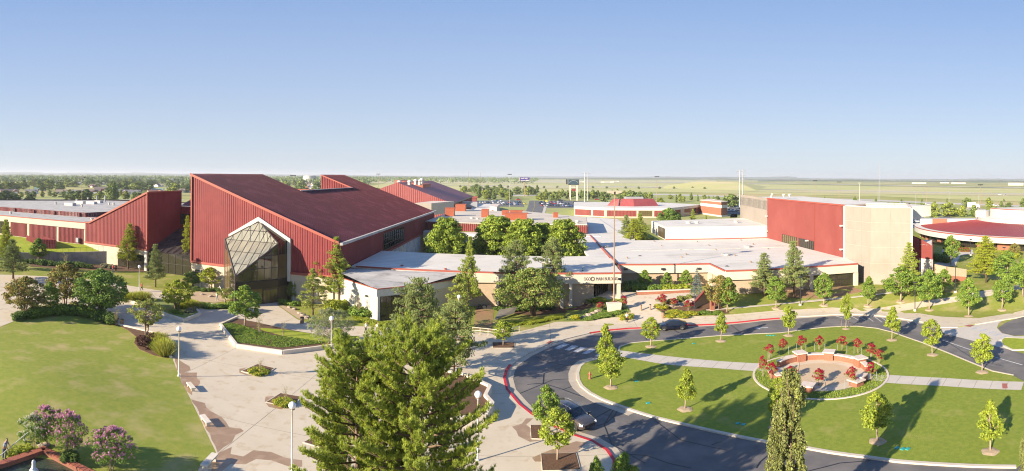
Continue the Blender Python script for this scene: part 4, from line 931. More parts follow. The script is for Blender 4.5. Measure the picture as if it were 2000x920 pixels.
p = Zp(1740, 405, ZT_); obj('antenna_mast', MB().tube([(p.x, p.y + 4, 16), (p.x, p.y + 4, 26.4)], .05, 5), m_steel, thea)
q = MB(); a = Zp(1506, 386, 17); q.tube([(a.x, a.y, 17), (a.x + .4, a.y, 18.2)], .3, 6); a = Zp(1525, 386, 17); q.lathe([(.1, 0), (.5, .6), (.6, .9)], (a.x + 1, a.y, 17.2), 8); q.lathe([(.1, 0), (.5, .6), (.6, .9)], (a.x + 3, a.y, 17.2), 8); obj('rooftop_dish', q, m_white, thea)
# red wing and curved tan wall right of the tower
Q0, Q1, Q2 = Zp(1779, 458, 10.5), V2(0, 0), V2(0, 0)
rw = thing('small_red_wing', 'small bright red wing with notched top right of the tan tower', 'building', (86, 92, 0))
Q1 = PR(1796, 121); Q2 = PR(1822, 119); Q0 = Q1 + V2(-3.2, 2.0)
q = MB(); siding(q, Q1, Q2, 6.4, lambda s: 10.6 - .4 * s, .5, .06); obj('red_front_wall', q, m_redw, rw)
q = MB(); band(q, Q0, Q1, 1.5, (12.0, 10.6), -.2, 0); obj('red_side_wall', q, m_red, rw)
q = MB(); band(q, Q1, Q2, 1.2, 6.4, -.2, .05); obj('white_base_wall', q, m_white, rw); q = MB(); e3 = Q2 + V2(6.5, 7.2); band(q, Q2, e3, 1.2, 9.5, -.2, 0); obj('rear_wall', q, m_red, rw)
obj('roof', MB().prism([Q1, Q2, e3, Q1 + V2(3, 9)], 9.2, 9.4), m_roofw, rw)
cw = thing('curved_tan_wall', 'tan aggregate screen wall stepping down towards the right lawns', 'wall', (88, 86, 1.5))
w0, w1, w2 = G(1814, 546), G(1850, 551), G(1886, 548)
q = MB(); band(q, w0, w1, 1.3, (5.4, 5.0), 0, .4); band(q, w1, w2, 1.3, (5.0, 4.2), 0, .4); obj('wall_body', q, m_tanw, cw)
q = MB(); band(q, w1, w2, 1.3, (3.2, 2.6), .42, .75); obj('brick_planter_wall', q, m_brick, cw)
# ---------------------------------------------------------------- building behind the courtyard
cy = thing('courtyard_building', 'flat roofed building with red fascia and orange roof units behind the courtyard trees', 'building', (0, 175, 0))
Gp = [Zp(834, 432, 9), Zp(889, 435, 9), Zp(1147, 439, 9), Zp(1145, 424, 9), Zp(1030, 413, 9), Zp(960, 412, 9), Zp(850, 408, 9)]
Gp[0] = V2(-26.5, 177); Gp[-1] = V2(-23, 247)
m_roofc = M('sandy_roof_membrane', (.60, .54, .45), (.54, .48, .40), .2, .8, c3=(.44, .38, .31), s3=.12, f3=.62)
obj('roof', MB().prism(Gp, 8.5, 9.0), m_roofc, cy)
q = MB(); siding(q, Gp[0], Gp[1], 6.5, 8.95, .6, .1); siding(q, Gp[1], Gp[2], 6.5, 8.95, .6, .1); siding(q, Gp[2], Gp[3], 6.5, 8.95, .6, .1, V2(1, 0)); obj('red_fascia', q, m_redw, cy)
q = MB(); band(q, Gp[1], Gp[2], 8.9, 9.1, 0, .2); band(q, Gp[0], Gp[1], 8.9, 9.1, 0, .2); obj('roof_edge', q, m_cap, cy)
cp = [Gp[0] + V2(0, -5), Gp[1] + V2(0, -5), Gp[2] + V2(3, -7), Gp[2] + V2(3, 1), Gp[1], Gp[0]]
obj('canopy', MB().prism(cp, 5.2, 6.3), m_roofw, cy)
q = MB(); band(q, cp[0], cp[1], 3.9, 5.2, 0, .1); band(q, cp[1], cp[2], 3.9, 5.2, 0, .1); obj('canopy_fascia', q, m_creamf, cy)
window(cy, cp[0] + V2(.5, 3), cp[1] + V2(0, 3), .2, 3.9, 4, 1, m_glass); window(cy, cp[1] + V2(0, 3), cp[2] + V2(-4, 3), .2, 3.9, 14, 1, m_glass)
for i, (x0, x1, y0, y1, dd) in enumerate([(869, 887, 407, 422, 3), (889, 909, 400, 412.5, 4), (940, 954, 410, 424.5, 3), (980, 994, 412, 420, 2.5), (996, 1020, 412, 418, 2.5), (986, 1029, 418, 430, 4), (1081, 1090, 416.5, 425, 2)]):
    p, p2 = Zp(x0, y1, 9), Zp(x1, y1, 9); c = (p + p2) / 2; hh = ZT(x0, y0, p) - 9; wd = (p2 - p).length
    u = obj('rooftop_unit', MB().box((c.x, c.y + dd / 2, 9 + hh / 2), (wd, dd, hh)), m_orange, cy)
    obj('unit_hood', MB().box((c.x + wd * .05, c.y + dd / 2, 9 + hh + .12), (wd * 1.04, dd * 1.04, .22)), m_orange, u)
    obj('unit_louvre', MB().box((c.x + wd / 2 + .02, c.y + dd / 2, 9 + hh * .5), (.06, dd * .6, hh * .5)), m_dark, u)
pipes(cy, [(922, 427), (933, 428), (1128, 433), (1127, 436)], 9, r=.5, h=.3)
lw = [Zp(917, 411, 6), Zp(960, 411, 6), Zp(976, 404, 6), Zp(976, 398.5, 6), Zp(930, 398, 6)]
obj('lower_white_roof', MB().prism(lw, 0, 6.0), m_roofw, cy)
a, b = Zp(957, 411, 6), Zp(970, 410.5, 6); obj('roof_penthouse', MB().prism([Zp(957, 409, 6), Zp(970, 411, 6), Zp(976, 404, 6), Zp(962, 403, 6)], 3, 7.6), m_cap, cy)
u = Zp(918, 405, 6); q = MB().box((u.x, u.y, 7.6), (8, 4, 3)); obj('cooling_unit', q, m_steel, cy)
u = Zp(832, 411, 8); obj('tan_parapet_block', MB().prism([u + V2(-5, -3), u + V2(2.5, -1), u + V2(10, 22), u + V2(0, 22)], 6, 11.2), m_cap, cy)
# white roof strip between courtyard building and east roof
obj('roof_strip', MB().prism([Zp(1100, 437, 6), Zp(1155, 460, 6), Zp(1240, 470, 6), Zp(1240, 448, 6), Zp(1205, 428, 6), Zp(1120, 422, 6)], 5.6, 6.02), m_roofw, mainb)
# ---------------------------------------------------------------- red gabled gymnasium
gym = thing('gabled_gymnasium', 'large red gabled gymnasium rising behind the sloping hall roof', 'building', (-55, 290, 0))
Pa = PR(776, 290); Pe = PR(881, 281); dl_ = Pe - Pa; Pw = Pa - dl_; bd = (PR(922, 388) - Pe); Pe2, Pa2, Pw2 = Pe + bd, Pa + bd, Pw + bd; zg, ze = 19.6, 10.0
q = MB(); LG = (Pe - Pw).length; siding(q, Pw, Pe, 0, lambda s: ze + (zg - ze) * (1 - abs(s / LG * 2 - 1)), 1.0, .15); obj('gable_wall', q, m_redroof2, gym)
q = MB(); siding(q, Pe, Pe2, 0, ze, 1.2, .12, nrm(Pe, Pe2, V2(80, 300))); obj('side_wall', q, m_red, gym)
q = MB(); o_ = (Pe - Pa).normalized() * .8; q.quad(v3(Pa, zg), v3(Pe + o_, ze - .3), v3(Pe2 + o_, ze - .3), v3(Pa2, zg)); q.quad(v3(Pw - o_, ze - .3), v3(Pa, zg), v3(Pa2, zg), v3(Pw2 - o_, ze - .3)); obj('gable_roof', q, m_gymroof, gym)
q = MB(); band(q, Pe + o_, Pe2 + o_, ze - .9, ze - .25, -.3, .2, nrm(Pe, Pe2, V2(80, 300))); obj('eaves_gutter', q, m_dark, gym)
mo = Pa.lerp(Pa2, .22); q = MB(); dn = (Pe - Pa).normalized(); bn = bd.normalized()
mp = [mo - dn * 7, mo + dn * 9, mo + dn * 9 + bn * 26, mo - dn * 7 + bn * 26]; q.prism(mp, 14, lambda p: 20.6 if (Vector(p[:2]) - mo).dot(dn) < 0 else 18.4); obj('roof_monitor', q, m_orange, gym)
for a, b in ((800, 356), (812, 354), (820, 355), (824, 352), (780, 356.5)): p = PR(a, 300); z = ZT(a, b, p); obj('roof_ventilator', MB().lathe([(1.0, -1.5), (1.0, .3), (1.4, .5), (.9, 1.3), (0, 1.5)], (p.x, p.y, z - .3), 10), m_white, gym)
# ---------------------------------------------------------------- low red and white building with mansard lantern
kb = thing('mansard_building', 'low white and red panelled building with a mansard roof lantern', 'building', (60, 325, 0))
kz = 5.6
KA, KB_, KC, KD, KE = PR(1122, 340), PR(1182, 328), PR(1310, 329), PR(1370, 372), PR(1122, 400)
kpoly = [KA, KB_, KC, KD, KD + V2(-20, 40), KE]
flatroof(kb, kpoly, 0, kz, 1.5, m_cream, m_white, m_roofw, None, .25)
def panelrow(a, b, spec, n=None):
    for u0, u1, kd in spec:
        p, q_ = a.lerp(b, u0), a.lerp(b, u1)
        if kd == 'r': q = MB(); siding(q, p, q_, .7, 4.1, .8, .1, n, .05); obj('red_wall_panel', q, m_redw, kb)
        else: window(kb, p, q_, .8, 4.1, 6, 2, m_glassy if kd == 'w' else m_glass, n)
panelrow(KA, KB_, [(.03, .56, 'r'), (.62, .98, 'r')]); panelrow(KB_, KC, [(.03, .48, 'r'), (.51, .72, 'w'), (.75, .98, 'r')]); panelrow(KC, KD, [(.05, .30, 'r'), (.42, .62, 'd'), (.65, .80, 'd'), (.80, .98, 'r')], nrm(KC, KD))
def frustum(par, nm, base, top, z0, z1, m, mt=None):
    n = len(base); q = MB(); v = [v3(p, z0) for p in base] + [v3(p, z1) for p in top]; q.add(v, [(i, (i + 1) % n, n + (i + 1) % n, n + i) for i in range(n)]); q.add(v[n:], [tuple(range(n))]); return obj(nm, q, m, par)
m1, m2, m3, m4 = PR(1211, 346), PR(1239, 343), PR(1287, 352), PR(1262, 362)
t1, t2_, t3 = PR(1213.5, 350), PR(1237, 347.5), PR(1277, 354); t4 = PR(1250, 360)
frustum(kb, 'mansard_lantern', [m1, m2, m3, m4], [t1, t2_, t3, t4], kz, 9.9, m_redroof2)
frustum(kb, 'mansard_lantern', [PR(1186, 350), PR(1208, 348), PR(1212, 356), PR(1196, 364)], [PR(1198, 352), PR(1210, 350), PR(1212, 355), PR(1202, 359)], kz, 9.7, m_redroof2)
p = PR(1238, 353); obj('rooftop_plant', MB().box((p.x, p.y, 10.2), (11, 5, 1.6)), m_steel, kb)
bz = 8.7; b1, b2, b3 = PR(1370, 366), PR(1409, 338), PR(1421, 344); bk_ = [PR(1369, 366), b2, b3, PR(1385, 385)]
obj('brick_wall', MB().prism(bk_, 0, bz), m_brick, kb)
q = MB(); band(q, bk_[0], b2, 5.2, 7.0, 0, .2); band(q, b2, b3, 5.2, 7.0, 0, .2); obj('white_band', q, m_white, kb); q = MB(); band(q, bk_[0], b2, 0, .9, 0, .2); band(q, b2, b3, 0, .9, 0, .2); obj('white_plinth', q, m_white, kb)
obj('roof', MB().prism(offs(bk_, .3), bz - .1, bz + .25), m_cap, kb)
# ---------------------------------------------------------------- round arts centre at right
ac_ = V2(176.9, 129.05)
arts = thing('round_arts_centre', 'round white and brick building with faded red conical roof at far right', 'building', (ac_.x, ac_.y, 0))
def AR(r, deg): return ac_ + V2(math.cos(R(deg)), math.sin(R(deg))) * r
def arc(par, nm, r0, z0, r1, z1, d0, d1, m, k=60, thick=None):
    q = MB(); v = []
    for i in range(k + 1):
        d = d0 + (d1 - d0) * i / k; v += [v3(AR(r0, d), z0), v3(AR(r1, d), z1)]
    q.add(v, [(2 * i, 2 * i + 1, 2 * i + 3, 2 * i + 2) for i in range(k)]); return obj(nm, q, m, par)
arc(arts, 'fascia', 53, 4.2, 53, 6.0, 130, 300, m_white, 90); arc(arts, 'fascia_soffit', 49.8, 4.22, 53, 4.2, 130, 300, m_creamf)
arc(arts, 'roof_rim', 53, 6.02, 50.6, 6.02, 130, 300, m_roofw); arc(arts, 'rim_trim', 53.06, 5.8, 53.06, 6.1, 130, 300, m_rust, 90)
arc(arts, 'conical_roof', 50.8, 6.1, 30.2, 8.1, 141, 300, m_redroof2, 90)
q = MB()
for d in [141 + k * 1.25 for k in range(128)]: a, b = AR(50.8, d), AR(30.2, d); q.tube([v3(a, 6.14), v3(b, 8.14)], .06, 3)
obj('roof_seams', q, m_redroof2, arts, kind='stuff')
arc(arts, 'inner_parapet', 30.3, 7.9, 30.3, 9.3, 141, 300, m_white); arc(arts, 'inner_deck', 30.3, 9.3, 24, 9.4, 141, 300, m_roofw)
arc(arts, 'stage_wall', 26, 9.3, 26, 12.6, 150, 300, m_white); arc(arts, 'stage_roof', 26, 12.6, 0.1, 12.7, 150, 300, m_roofw); arc(arts, 'stage_trim', 26.06, 12.4, 26.06, 12.65, 150, 300, m_rust)
q = MB(); a = AR(28, 146); q.box((a.x, a.y, 10.4), (6, 4, 2.4), .4); obj('rooftop_unit', q, m_white, arts)
obj('brick_annex', MB().prism([AR(51, 131), AR(51, 141), AR(27, 141.5), AR(27, 128)], 0, 8.2), m_white, arts); q = MB(); a, b = AR(46, 140.9), AR(41, 140.9); q.prism([AR(46.5, 141.3), AR(41, 141.3), AR(41, 140), AR(46.5, 140)], 6, 8.4); obj('brick_pier', q, m_brick, arts)
obj('core_wall', MB().prism([AR(48.5, d) for d in range(130, 301, 5)] + [AR(20, 300), AR(20, 130)], 0, 4.2, top=False), m_glass, arts)
d = 132
brk = [(140, 141.2), (145.6, 147.5), (153.5, 155), (166, 168), (176, 178.5), (188, 190.5), (196, 202), (214, 217), (228, 232)]
for a0, a1 in brk:
    n_ = 3; obj('brick_pier', MB().prism([AR(50.6, a0), AR(50.6, a1), AR(49, a1), AR(49, a0)], 0, 4.21, top=False), m_brick, arts)
pr = 133
for i in range(len(brk) - 1):
    s0, s1 = brk[i][1], brk[i + 1][0]; kk = max(2, round((s1 - s0) / 3.2))
    for k in range(kk): window(arts, AR(50, s0 + (s1 - s0) * k / kk), AR(50, s0 + (s1 - s0) * (k + 1) / kk), .5, 4.2, 3, 1, m_glass, nrm(AR(50, s0), AR(50, s1), ac_ * 1.0 + (AR(50, s0) - ac_) * 3))
pa_ = AR(53.1, 172.2); 
for i, ch in enumerate('PERFORMING ARTS CENTER'):
    if ch != ' ': dg_ = 161 + i * .88; p_ = AR(53.08, dg_); text(ch, p_, (p_ - ac_).normalized(), .75, 4.75, m_cap, arts, .03, 'CENTER')
# forecourt
flat('arts_forecourt', [(1826, 516), (1836, 512), (1842, 484), (1900, 489), (1902, 497), (1876, 500), (1866, 520), (1838, 522)], .16, m_walk)
# ---------------------------------------------------------------- foliage
def rv(rs, n):
    v = rs.normal(size=(n, 3)); return v / np.linalg.norm(v, axis=1)[:, None]
def leaves(name, C, RR, per, size, mats, seed, flat=.6, mi_frac=None, asp=.6, inner=.35, up=.25):
    """quads spread through the volume of clumps (centres C, radii RR) and turned roughly outwards"""
    rs = np.random.RandomState(seed); C = np.asarray(C, float); RR = np.asarray(RR, float); RR = RR[:, None] if RR.ndim == 1 else RR
    per = np.full(len(C), per) if np.isscalar(per) else per; idx = np.repeat(np.arange(len(C)), per); n = len(idx)
    d = rv(rs, n); rad = inner + (1 - inner) * rs.rand(n) ** .6; s3 = RR[idx] * (np.array([1, 1, flat]) if RR.shape[1] == 1 else 1)
    p = C[idx] + d * s3 * rad[:, None]
    nn = d * .75 + rv(rs, n) * .8 + np.array([0, 0, up]); nn /= np.linalg.norm(nn, axis=1)[:, None]
    t = np.cross(nn, rv(rs, n)); t /= np.linalg.norm(t, axis=1)[:, None]; b = np.cross(nn, t)
    s = size * (.6 + .8 * rs.rand(n))[:, None]; a = t * s; b = b * s * asp
    V = np.stack([p - a, p - b * 1.0 + a * .1, p + a, p + b], 1).reshape(-1, 3)
    mi = None
    if isinstance(mats, (list, tuple)) and len(mats) > 1: mi = (rs.rand(n) < (mi_frac or .2)).astype(np.int32)
    return npmesh(name, V, 4, mats, mi)
def tufts(name, P, D, k, ln, w, mats, seed, spread=.75):
    """bunches of narrow needles: k blades from each point P around the direction D"""
    rs = np.random.RandomState(seed); P = np.repeat(np.asarray(P, float), k, 0); D = np.repeat(np.asarray(D, float), k, 0); n = len(P)
    d = D * 1.0 + rv(rs, n) * spread; d /= np.linalg.norm(d, axis=1)[:, None]; L = ln * (.7 + .6 * rs.rand(n))[:, None]
    s = np.cross(d, rv(rs, n)); s /= np.linalg.norm(s, axis=1)[:, None]
    V = np.stack([P - s * w * .5, P + s * w * .5, P + d * L + s * w * .25, P + d * L - s * w * .25], 1).reshape(-1, 3)
    return npmesh(name, V, 4, mats, (np.repeat(rs.rand(n // k), k) < .12).astype(np.int32) if isinstance(mats, list) and len(mats) > 1 else None)
def crown(rnd, h, clear, wid, prof, n, cr, lean=0.0):
    """clump centres inside a crown envelope; prof(u) = relative radius at height u"""
    C, RR = [], []
    for i in range(n):
        u = (i + rnd.random()) / n; z = clear + (h - clear) * (u * .94 + .02); a = rnd.random() * 6.283 if i % 3 else i * 2.4; r = wid / 2 * prof(u)
        q = r * (rnd.random() ** .45); q = min(q, max(0, r - cr * .55)); s = cr * (.55 + .75 * rnd.random()) * (.55 + .5 * prof(u))
        C.append((math.cos(a) * q, math.sin(a) * q, z - (s * .3))); RR.append(s)
    return C, RR
def trunk(rnd, C, h, clear, r0, m, frac=.35, multi=1, spread=.15, name='trunk', bend=.03):
    q = MB()
    for k in range(multi):
        a = k * 6.283 / multi + rnd.random(); bx, by = (math.cos(a) * spread, math.sin(a) * spread) if multi > 1 else (0, 0); top = h * .88 if multi == 1 else clear + (h - clear) * .6
        pts = [(bx * (.4 + 1.6 * i / 6) + rnd.uniform(-bend, bend) * i * .5, by * (.4 + 1.6 * i / 6) + rnd.uniform(-bend, bend) * i * .5, top * i / 6) for i in range(7)]
        q.tube(pts, [r0 * (1.25 if i == 0 else 1) * (1 - .8 * i / 6) for i in range(7)], 7)
    for c in C:
        if rnd.random() < frac:
            z0 = max(clear * .75, c[2] - .35 * math.hypot(c[0], c[1]) - .3); m_ = ((c[0]) * .5, c[1] * .5, (z0 + c[2]) / 2 + .08)
            q.tube([(c[0] * .02, c[1] * .02, z0), m_, c], [r0 * .38, r0 * .24, r0 * .1], 4)
    return mesh(name, q, m, True)
oval = lambda u: math.sin(math.pi * min(1, max(0, .12 + .88 * u)) ** .85) ** .6
pyr = lambda u: (1 - u) ** .75 * min(1, .45 + u * 4) + .06
rnd_ = lambda u: math.sqrt(max(0.02, 1 - (2 * u - .85) ** 2 * .85))
col_ = lambda u: min(1, .5 + u * 1.5) * (1 if u < .65 else 1 - ((u - .65) / .35) ** 1.4 * .8)
PROTO = {}
def proto(kind, i):
    k = (kind, i)
    if k in PROTO: return PROTO[k]
    rnd = random.Random(hash_(kind) + i * 17); sd_ = hash_(kind) % 9999 + i
    if kind == 'maple':      # 4.3 m young tree with clumpy egg-shaped crown
        h, w = 4.3, 2.3; prof = [lambda u: math.sin(math.pi * (.10 + .84 * u) ** .8) ** .7, lambda u: (1 - u) ** .55 * min(1, .55 + 3 * u), lambda u: math.sin(math.pi * (.14 + .80 * u)) ** .6][i % 3]
        C, RR = crown(rnd, h, 1.35, w, prof, 54, .36); P = [('trunk', trunk(rnd, C, h, 1.4, .065, m_barkl, .4), []), ('crown', leaves('crown', C, RR, 75, .085, [m_lf_maple, m_lf_lime], sd_, .8, .2), [])]
    elif kind == 'green':    # 6 m street tree
        h, w = 6.0, 3.8; C, RR = crown(rnd, h, 1.7, w, [lambda u: (1 - u) ** .5 * min(1, .5 + 2.5 * u), oval, rnd_][i % 3], 80, .48); P = [('trunk', trunk(rnd, C, h, 1.7, .1, m_barkl, .35), []), ('crown', leaves('crown', C, RR, 90, .105, [m_lf_green, m_lf_maple], sd_, .75, .25), [])]
    elif kind == 'round':    # broad dense tree
        h, w = 6.4, 7.0; C, RR = crown(rnd, h, 1.6, w, rnd_, 120, .75); P = [('trunk', trunk(rnd, C, h, 1.5, .15, m_bark, .3, 3, .3), []), ('crown', leaves('crown', C, RR, 110, .13, [m_lf_green, m_lf_dark], sd_, .7, .3), [])]
    elif kind == 'redtree':
        h, w = 6.4, 6.2; C, RR = crown(rnd, h, 1.7, w, rnd_, 105, .62); P = [('trunk', trunk(rnd, C, h, 1.7, .13, m_bark, .4, 2, .25), []), ('crown', leaves('crown', C, RR, 85, .125, [m_lf_olive, m_lf_red], sd_, .7, .5), [])]
    elif kind == 'oliveopen':
        h, w = 4.6, 6.0; C, RR = crown(rnd, h, 1.5, w, lambda u: min(1, .35 + 1.4 * u) * (1 if u < .6 else 1 - (u - .6) * 1.1), 80, .5); P = [('trunk', trunk(rnd, C, h, 1.2, .13, m_barkl, .8, 3, .3), []), ('crown', leaves('crown', C, RR, 48, .11, [m_lf_olive, m_lf_maple], sd_, .6, .3), [])]
    elif kind == 'lime':
        h, w = 5, 4; C, RR = crown(rnd, h, 1.6, w, rnd_, 60, .5); P = [('trunk', trunk(rnd, C, h, 1.5, .1, m_bark, .5, 3, .3), []), ('crown', leaves('crown', C, RR, 80, .11, m_lf_lime, sd_, .6), [])]
    elif kind == 'bigtree':  # courtyard shade trees
        h, w = 13, 9; C, RR = crown(rnd, h, 2.5, w, lambda u: math.sin(math.pi * min(.97, .22 + .72 * u)) ** .6, 170, 1.15); P = [('trunk', trunk(rnd, C, h, 2.5, .25, m_bark, .2), []), ('crown', leaves('crown', C, RR, 110, .22, [m_lf_maple, m_lf_green], sd_, .7, .2), [])]
    elif kind == 'olivebig':
        h, w = 7.6, 12; C, RR = crown(rnd, h, 2.0, w, rnd_, 170, .85); P = [('trunk', trunk(rnd, C, h, 2.0, .25, m_bark, .4, 2, .5), []), ('crown', leaves('crown', C, RR, 80, .14, [m_lf_olive, m_lf_green], sd_, .55, .35), [])]
    elif kind == 'cypress':
        h, w = 7.5, 4.6; C, RR = crown(rnd, h, 1.2, w, pyr, 110, .5); P = [('trunk', trunk(rnd, C, h, 1.2, .12, m_bark, .3), []), ('crown', leaves('crown', C, RR, 80, .10, [m_lf_olive, m_lf_maple], sd_, .5, .3, asp=.35), [])]
    elif kind == 'conifer':  # loose pyramidal pine, whorled branches
        h, w = 9, 5.2; C, RR, T, D = [], [], [], []
        q = MB(); q.tube([(0, 0, 0), (.05, 0, h * .5), (0, 0, h)], [.16, .1, .02], 7); nl = 15
        for l in range(nl):
            u = l / (nl - 1); z = 1.7 + (h - 2.0) * u; rr = w / 2 * ((1 - u) ** (.65 if i % 2 else .9) * .95 + .08) * rnd.uniform(.8, 1.15); nb = 5 if u < .8 else 4
            for b in range(nb):
                a = b * 6.283 / nb + l * 1.1 + rnd.uniform(-.3, .3); r2 = rr * rnd.uniform(.65, 1.15); e = (math.cos(a) * r2, math.sin(a) * r2, z + r2 * .22)
                q.tube([(0, 0, z - .1), (e[0] * .5, e[1] * .5, z + r2 * .05), e], [.04, .03, .012], 4)
                for k in range(max(2, int(r2 / .28))):
                    t = .3 + .7 * (k + rnd.random()) / max(2, int(r2 / .28)); C.append((e[0] * t + rnd.uniform(-.12, .12), e[1] * t + rnd.uniform(-.12, .12), z + (e[2] - z) * t + .12)); RR.append(.26 + .12 * rnd.random())
        rs = np.random.RandomState(sd_); idx = np.repeat(np.arange(len(C)), 13); p = np.array(C)[idx] + rv(rs, len(idx)) * np.array(RR)[idx][:, None] * [1, 1, .55]; d = rv(rs, len(idx)) * .6 + [0, 0, .7]
        P = [('trunk', mesh('trunk', q, m_bark, True), []), ('crown', tufts('crown', p, d, 7, .17, .045, [m_lf_pine, m_lf_lime, m_lf_pined][i % 3], sd_), [])]
    elif kind == 'pine':     # irregular layered austrian pine
        h, w = 9, 9; C, RR = [], []
        q = MB(); q.tube([(0, 0, 0), (.15, .05, h * .5), (0, .1, h * .93)], [.2, .13, .03], 7); nl = 12
        for l in range(nl):
            u = l / (nl - 1); z = 2.2 + (h - 2.6) * u; rr = w / 2 * (math.sin(math.pi * (.28 + .66 * u)) ** .8) * rnd.uniform(.75, 1.1); nb = 5
            for b in range(nb):
                a = b * 6.283 / nb + l * .9 + rnd.uniform(-.4, .4); r2 = rr * rnd.uniform(.55, 1.15); e = (math.cos(a) * r2, math.sin(a) * r2, z + r2 * .12)
                q.tube([(0, 0, z - .3), (e[0] * .5, e[1] * .5, z - .05), e], [.06, .045, .015], 4); nk = max(2, int(r2 / .34))
                for k in range(nk):
                    t = .32 + .7 * (k + rnd.random()) / nk; C.append((e[0] * t + rnd.uniform(-.3, .3), e[1] * t + rnd.uniform(-.3, .3), z + (e[2] - z) * t + .12)); RR.append(.38 + .2 * rnd.random())
        rs = np.random.RandomState(sd_); idx = np.repeat(np.arange(len(C)), 14); p = np.array(C)[idx] + rv(rs, len(idx)) * np.array(RR)[idx][:, None] * [1, 1, .4]; d = rv(rs, len(idx)) * .7 + [0, 0, .6]
        P = [('trunk', mesh('trunk', q, m_bark, True), []), ('crown', tufts('crown', p, d, 8, .19, .05, m_lf_pined, sd_), [])]
    elif kind == 'pinebig':  # the great foreground pines
        h, w = 14.2, 12.5; pts, dirs = [], []
        q = MB(); tr_ = [(.0, 0, 0), (.2, .1, 4), (.1, .2, 8), (-.1, .1, 11), (0, 0, 13.6)]; q.tube(tr_, [.34, .28, .2, .12, .04], 9); nl = 19
        def tx(z):
            for a, b in zip(tr_, tr_[1:]):
                if z <= b[2]: t = (z - a[2]) / (b[2] - a[2]); return a[0] + (b[0] - a[0]) * t, a[1] + (b[1] - a[1]) * t
            return 0, 0
        for l in range(nl):
            u = l / (nl - 1); z = 3.2 + (h - 4.2) * u ** .95; rr = w / 2 * (math.sin(math.pi * (.38 + .52 * u)) ** .8) ; nb = 5 if u < .85 else 4
            for b in range(nb):
                a = b * 6.283 / nb + l * 1.3 + rnd.uniform(-.35, .35); r2 = rr * rnd.uniform(.6, 1.12); rise = .17 + .26 * u; bx, by = tx(z); e = Vector((bx + math.cos(a) * r2, by + math.sin(a) * r2, z + r2 * rise))
                s0 = Vector((bx, by, z)); mid = s0.lerp(e, .55) + Vector((0, 0, -.12 * r2 * .5)); q.tube([s0, mid, e], [.085 * (1 - .5 * u), .055, .018], 5)
                nt = int(5 + r2 * 5.2)
                for k in range(nt):              # side shoots
                    t = .28 + .72 * (k + rnd.random() * .6) / nt; base = s0.lerp(mid, t / .55) if t < .55 else mid.lerp(e, (t - .55) / .45); sl = (.35 + .55 * (1 - t) + .12) * min(1.2, r2 * .42 + .3)
                    sa = a + (1 if k % 2 else -1) * rnd.uniform(.5, 1.2); tip = base + Vector((math.cos(sa) * sl, math.sin(sa) * sl, sl * rnd.uniform(.25, .75)))
                    if k % 2 == 0: q.tube([base, tip], [.018, .008], 3, cap=False)
                    for j in range(3 + int(sl * 4)):
                        p = base.lerp(tip, min(1, (j + 1.2) / (3 + int(sl * 4)))) + Vector((rnd.uniform(-.1, .1), rnd.uniform(-.1, .1), rnd.uniform(-.04, .1)))
                        pts.append(tuple(p)); dv = (tip - base).normalized() * .55 + Vector((rnd.uniform(-.5, .5), rnd.uniform(-.5, .5), .75)); dirs.append(tuple(dv))
        for k in range(60): pts.append((rnd.uniform(-.5, .5), rnd.uniform(-.5, .5), rnd.uniform(h - 1.6, h - .1))); dirs.append((rnd.uniform(-.4, .4), rnd.uniform(-.4, .4), 1))
        print('pine tufts', len(pts))
        P = [('trunk', mesh('trunk', q, m_bark, True), []), ('crown', tufts('crown', pts, np.array(dirs), 26, .20, .028, [m_lf_pine, m_lf_lime], sd_, 1.0), [])]
    elif kind == 'spruce':
        h, w = 5, 2.6; C, RR = [], []
        for l in range(14):
            u = l / 13; r = w / 2 * (1 - u) + .1; nb = 8 - int(4 * u)
            for b in range(nb):
                a = b * 6.283 / nb + l; 
                for t in (.45, .8, 1.05): C.append((math.cos(a) * r * t, math.sin(a) * r * t, .5 + 4.4 * u - t * .1)); RR.append(.17)
        q = MB(); q.tube([(0, 0, 0), (0, 0, 4.8)], [.08, .02], 6); P = [('trunk', mesh('trunk', q, m_bark, True), []), ('crown', leaves('crown', C, RR, 26, .07, m_lf_blue, sd_, .6, asp=.3), [])]
    elif kind == 'poplar':   # narrow fastigiate tree, leafy to the ground
        h, w = 12.5, 2.7; C, RR = [], []
        for k in range(150):
            u = k / 149; z = .4 + 12.0 * u; a = k * 2.4 + rnd.random(); r = w / 2 * min(1, .45 + 1.6 * u) * (1 if u < .7 else 1 - (u - .7) ** 1.2 * 2.6); r = max(.1, r); qq = r * rnd.random() ** .5 * (.8 + .3 * math.sin(z * 2.1 + a)); C.append((math.cos(a) * qq, math.sin(a) * qq, z)); RR.append((.22 + .12 * rnd.random(), .22 + .12 * rnd.random(), .42 + .2 * rnd.random()))
        q = MB(); q.tube([(0, 0, 0), (.05, 0, 5), (0, .05, 12)], [.2, .13, .02], 7)
        for k in range(26): z = 1 + k * .38; a = k * 2.4; q.tube([(0, 0, z), (math.cos(a) * .5, math.sin(a) * .5, z + 1.3), (math.cos(a) * .8, math.sin(a) * .8, z + 2.8)], [.05, .035, .012], 4)
        P = [('trunk', mesh('trunk', q, m_bark, True), []), ('crown', leaves('crown', C, np.array(RR), 135, .075, [m_lf_poplar, m_lf_olive], sd_, 1, .30, asp=.8, inner=.3, up=0), [])]
    elif kind in ('myrtlered', 'myrtlepink', 'myrtlewhite'):
        big = kind != 'myrtlered'; h, w = (4.2, 4.2) if big else (2.6, 1.5); C, RR = crown(rnd, h, 1.3 if big else 1.15, w, rnd_, 70 if big else 26, .42 if big else .26)
        fl = {'myrtlered': m_fl_red, 'myrtlepink': m_fl_pink, 'myrtlewhite': m_fl_white}[kind]; lm = m_lf_green if big else m_lf_olive
        Cf = []
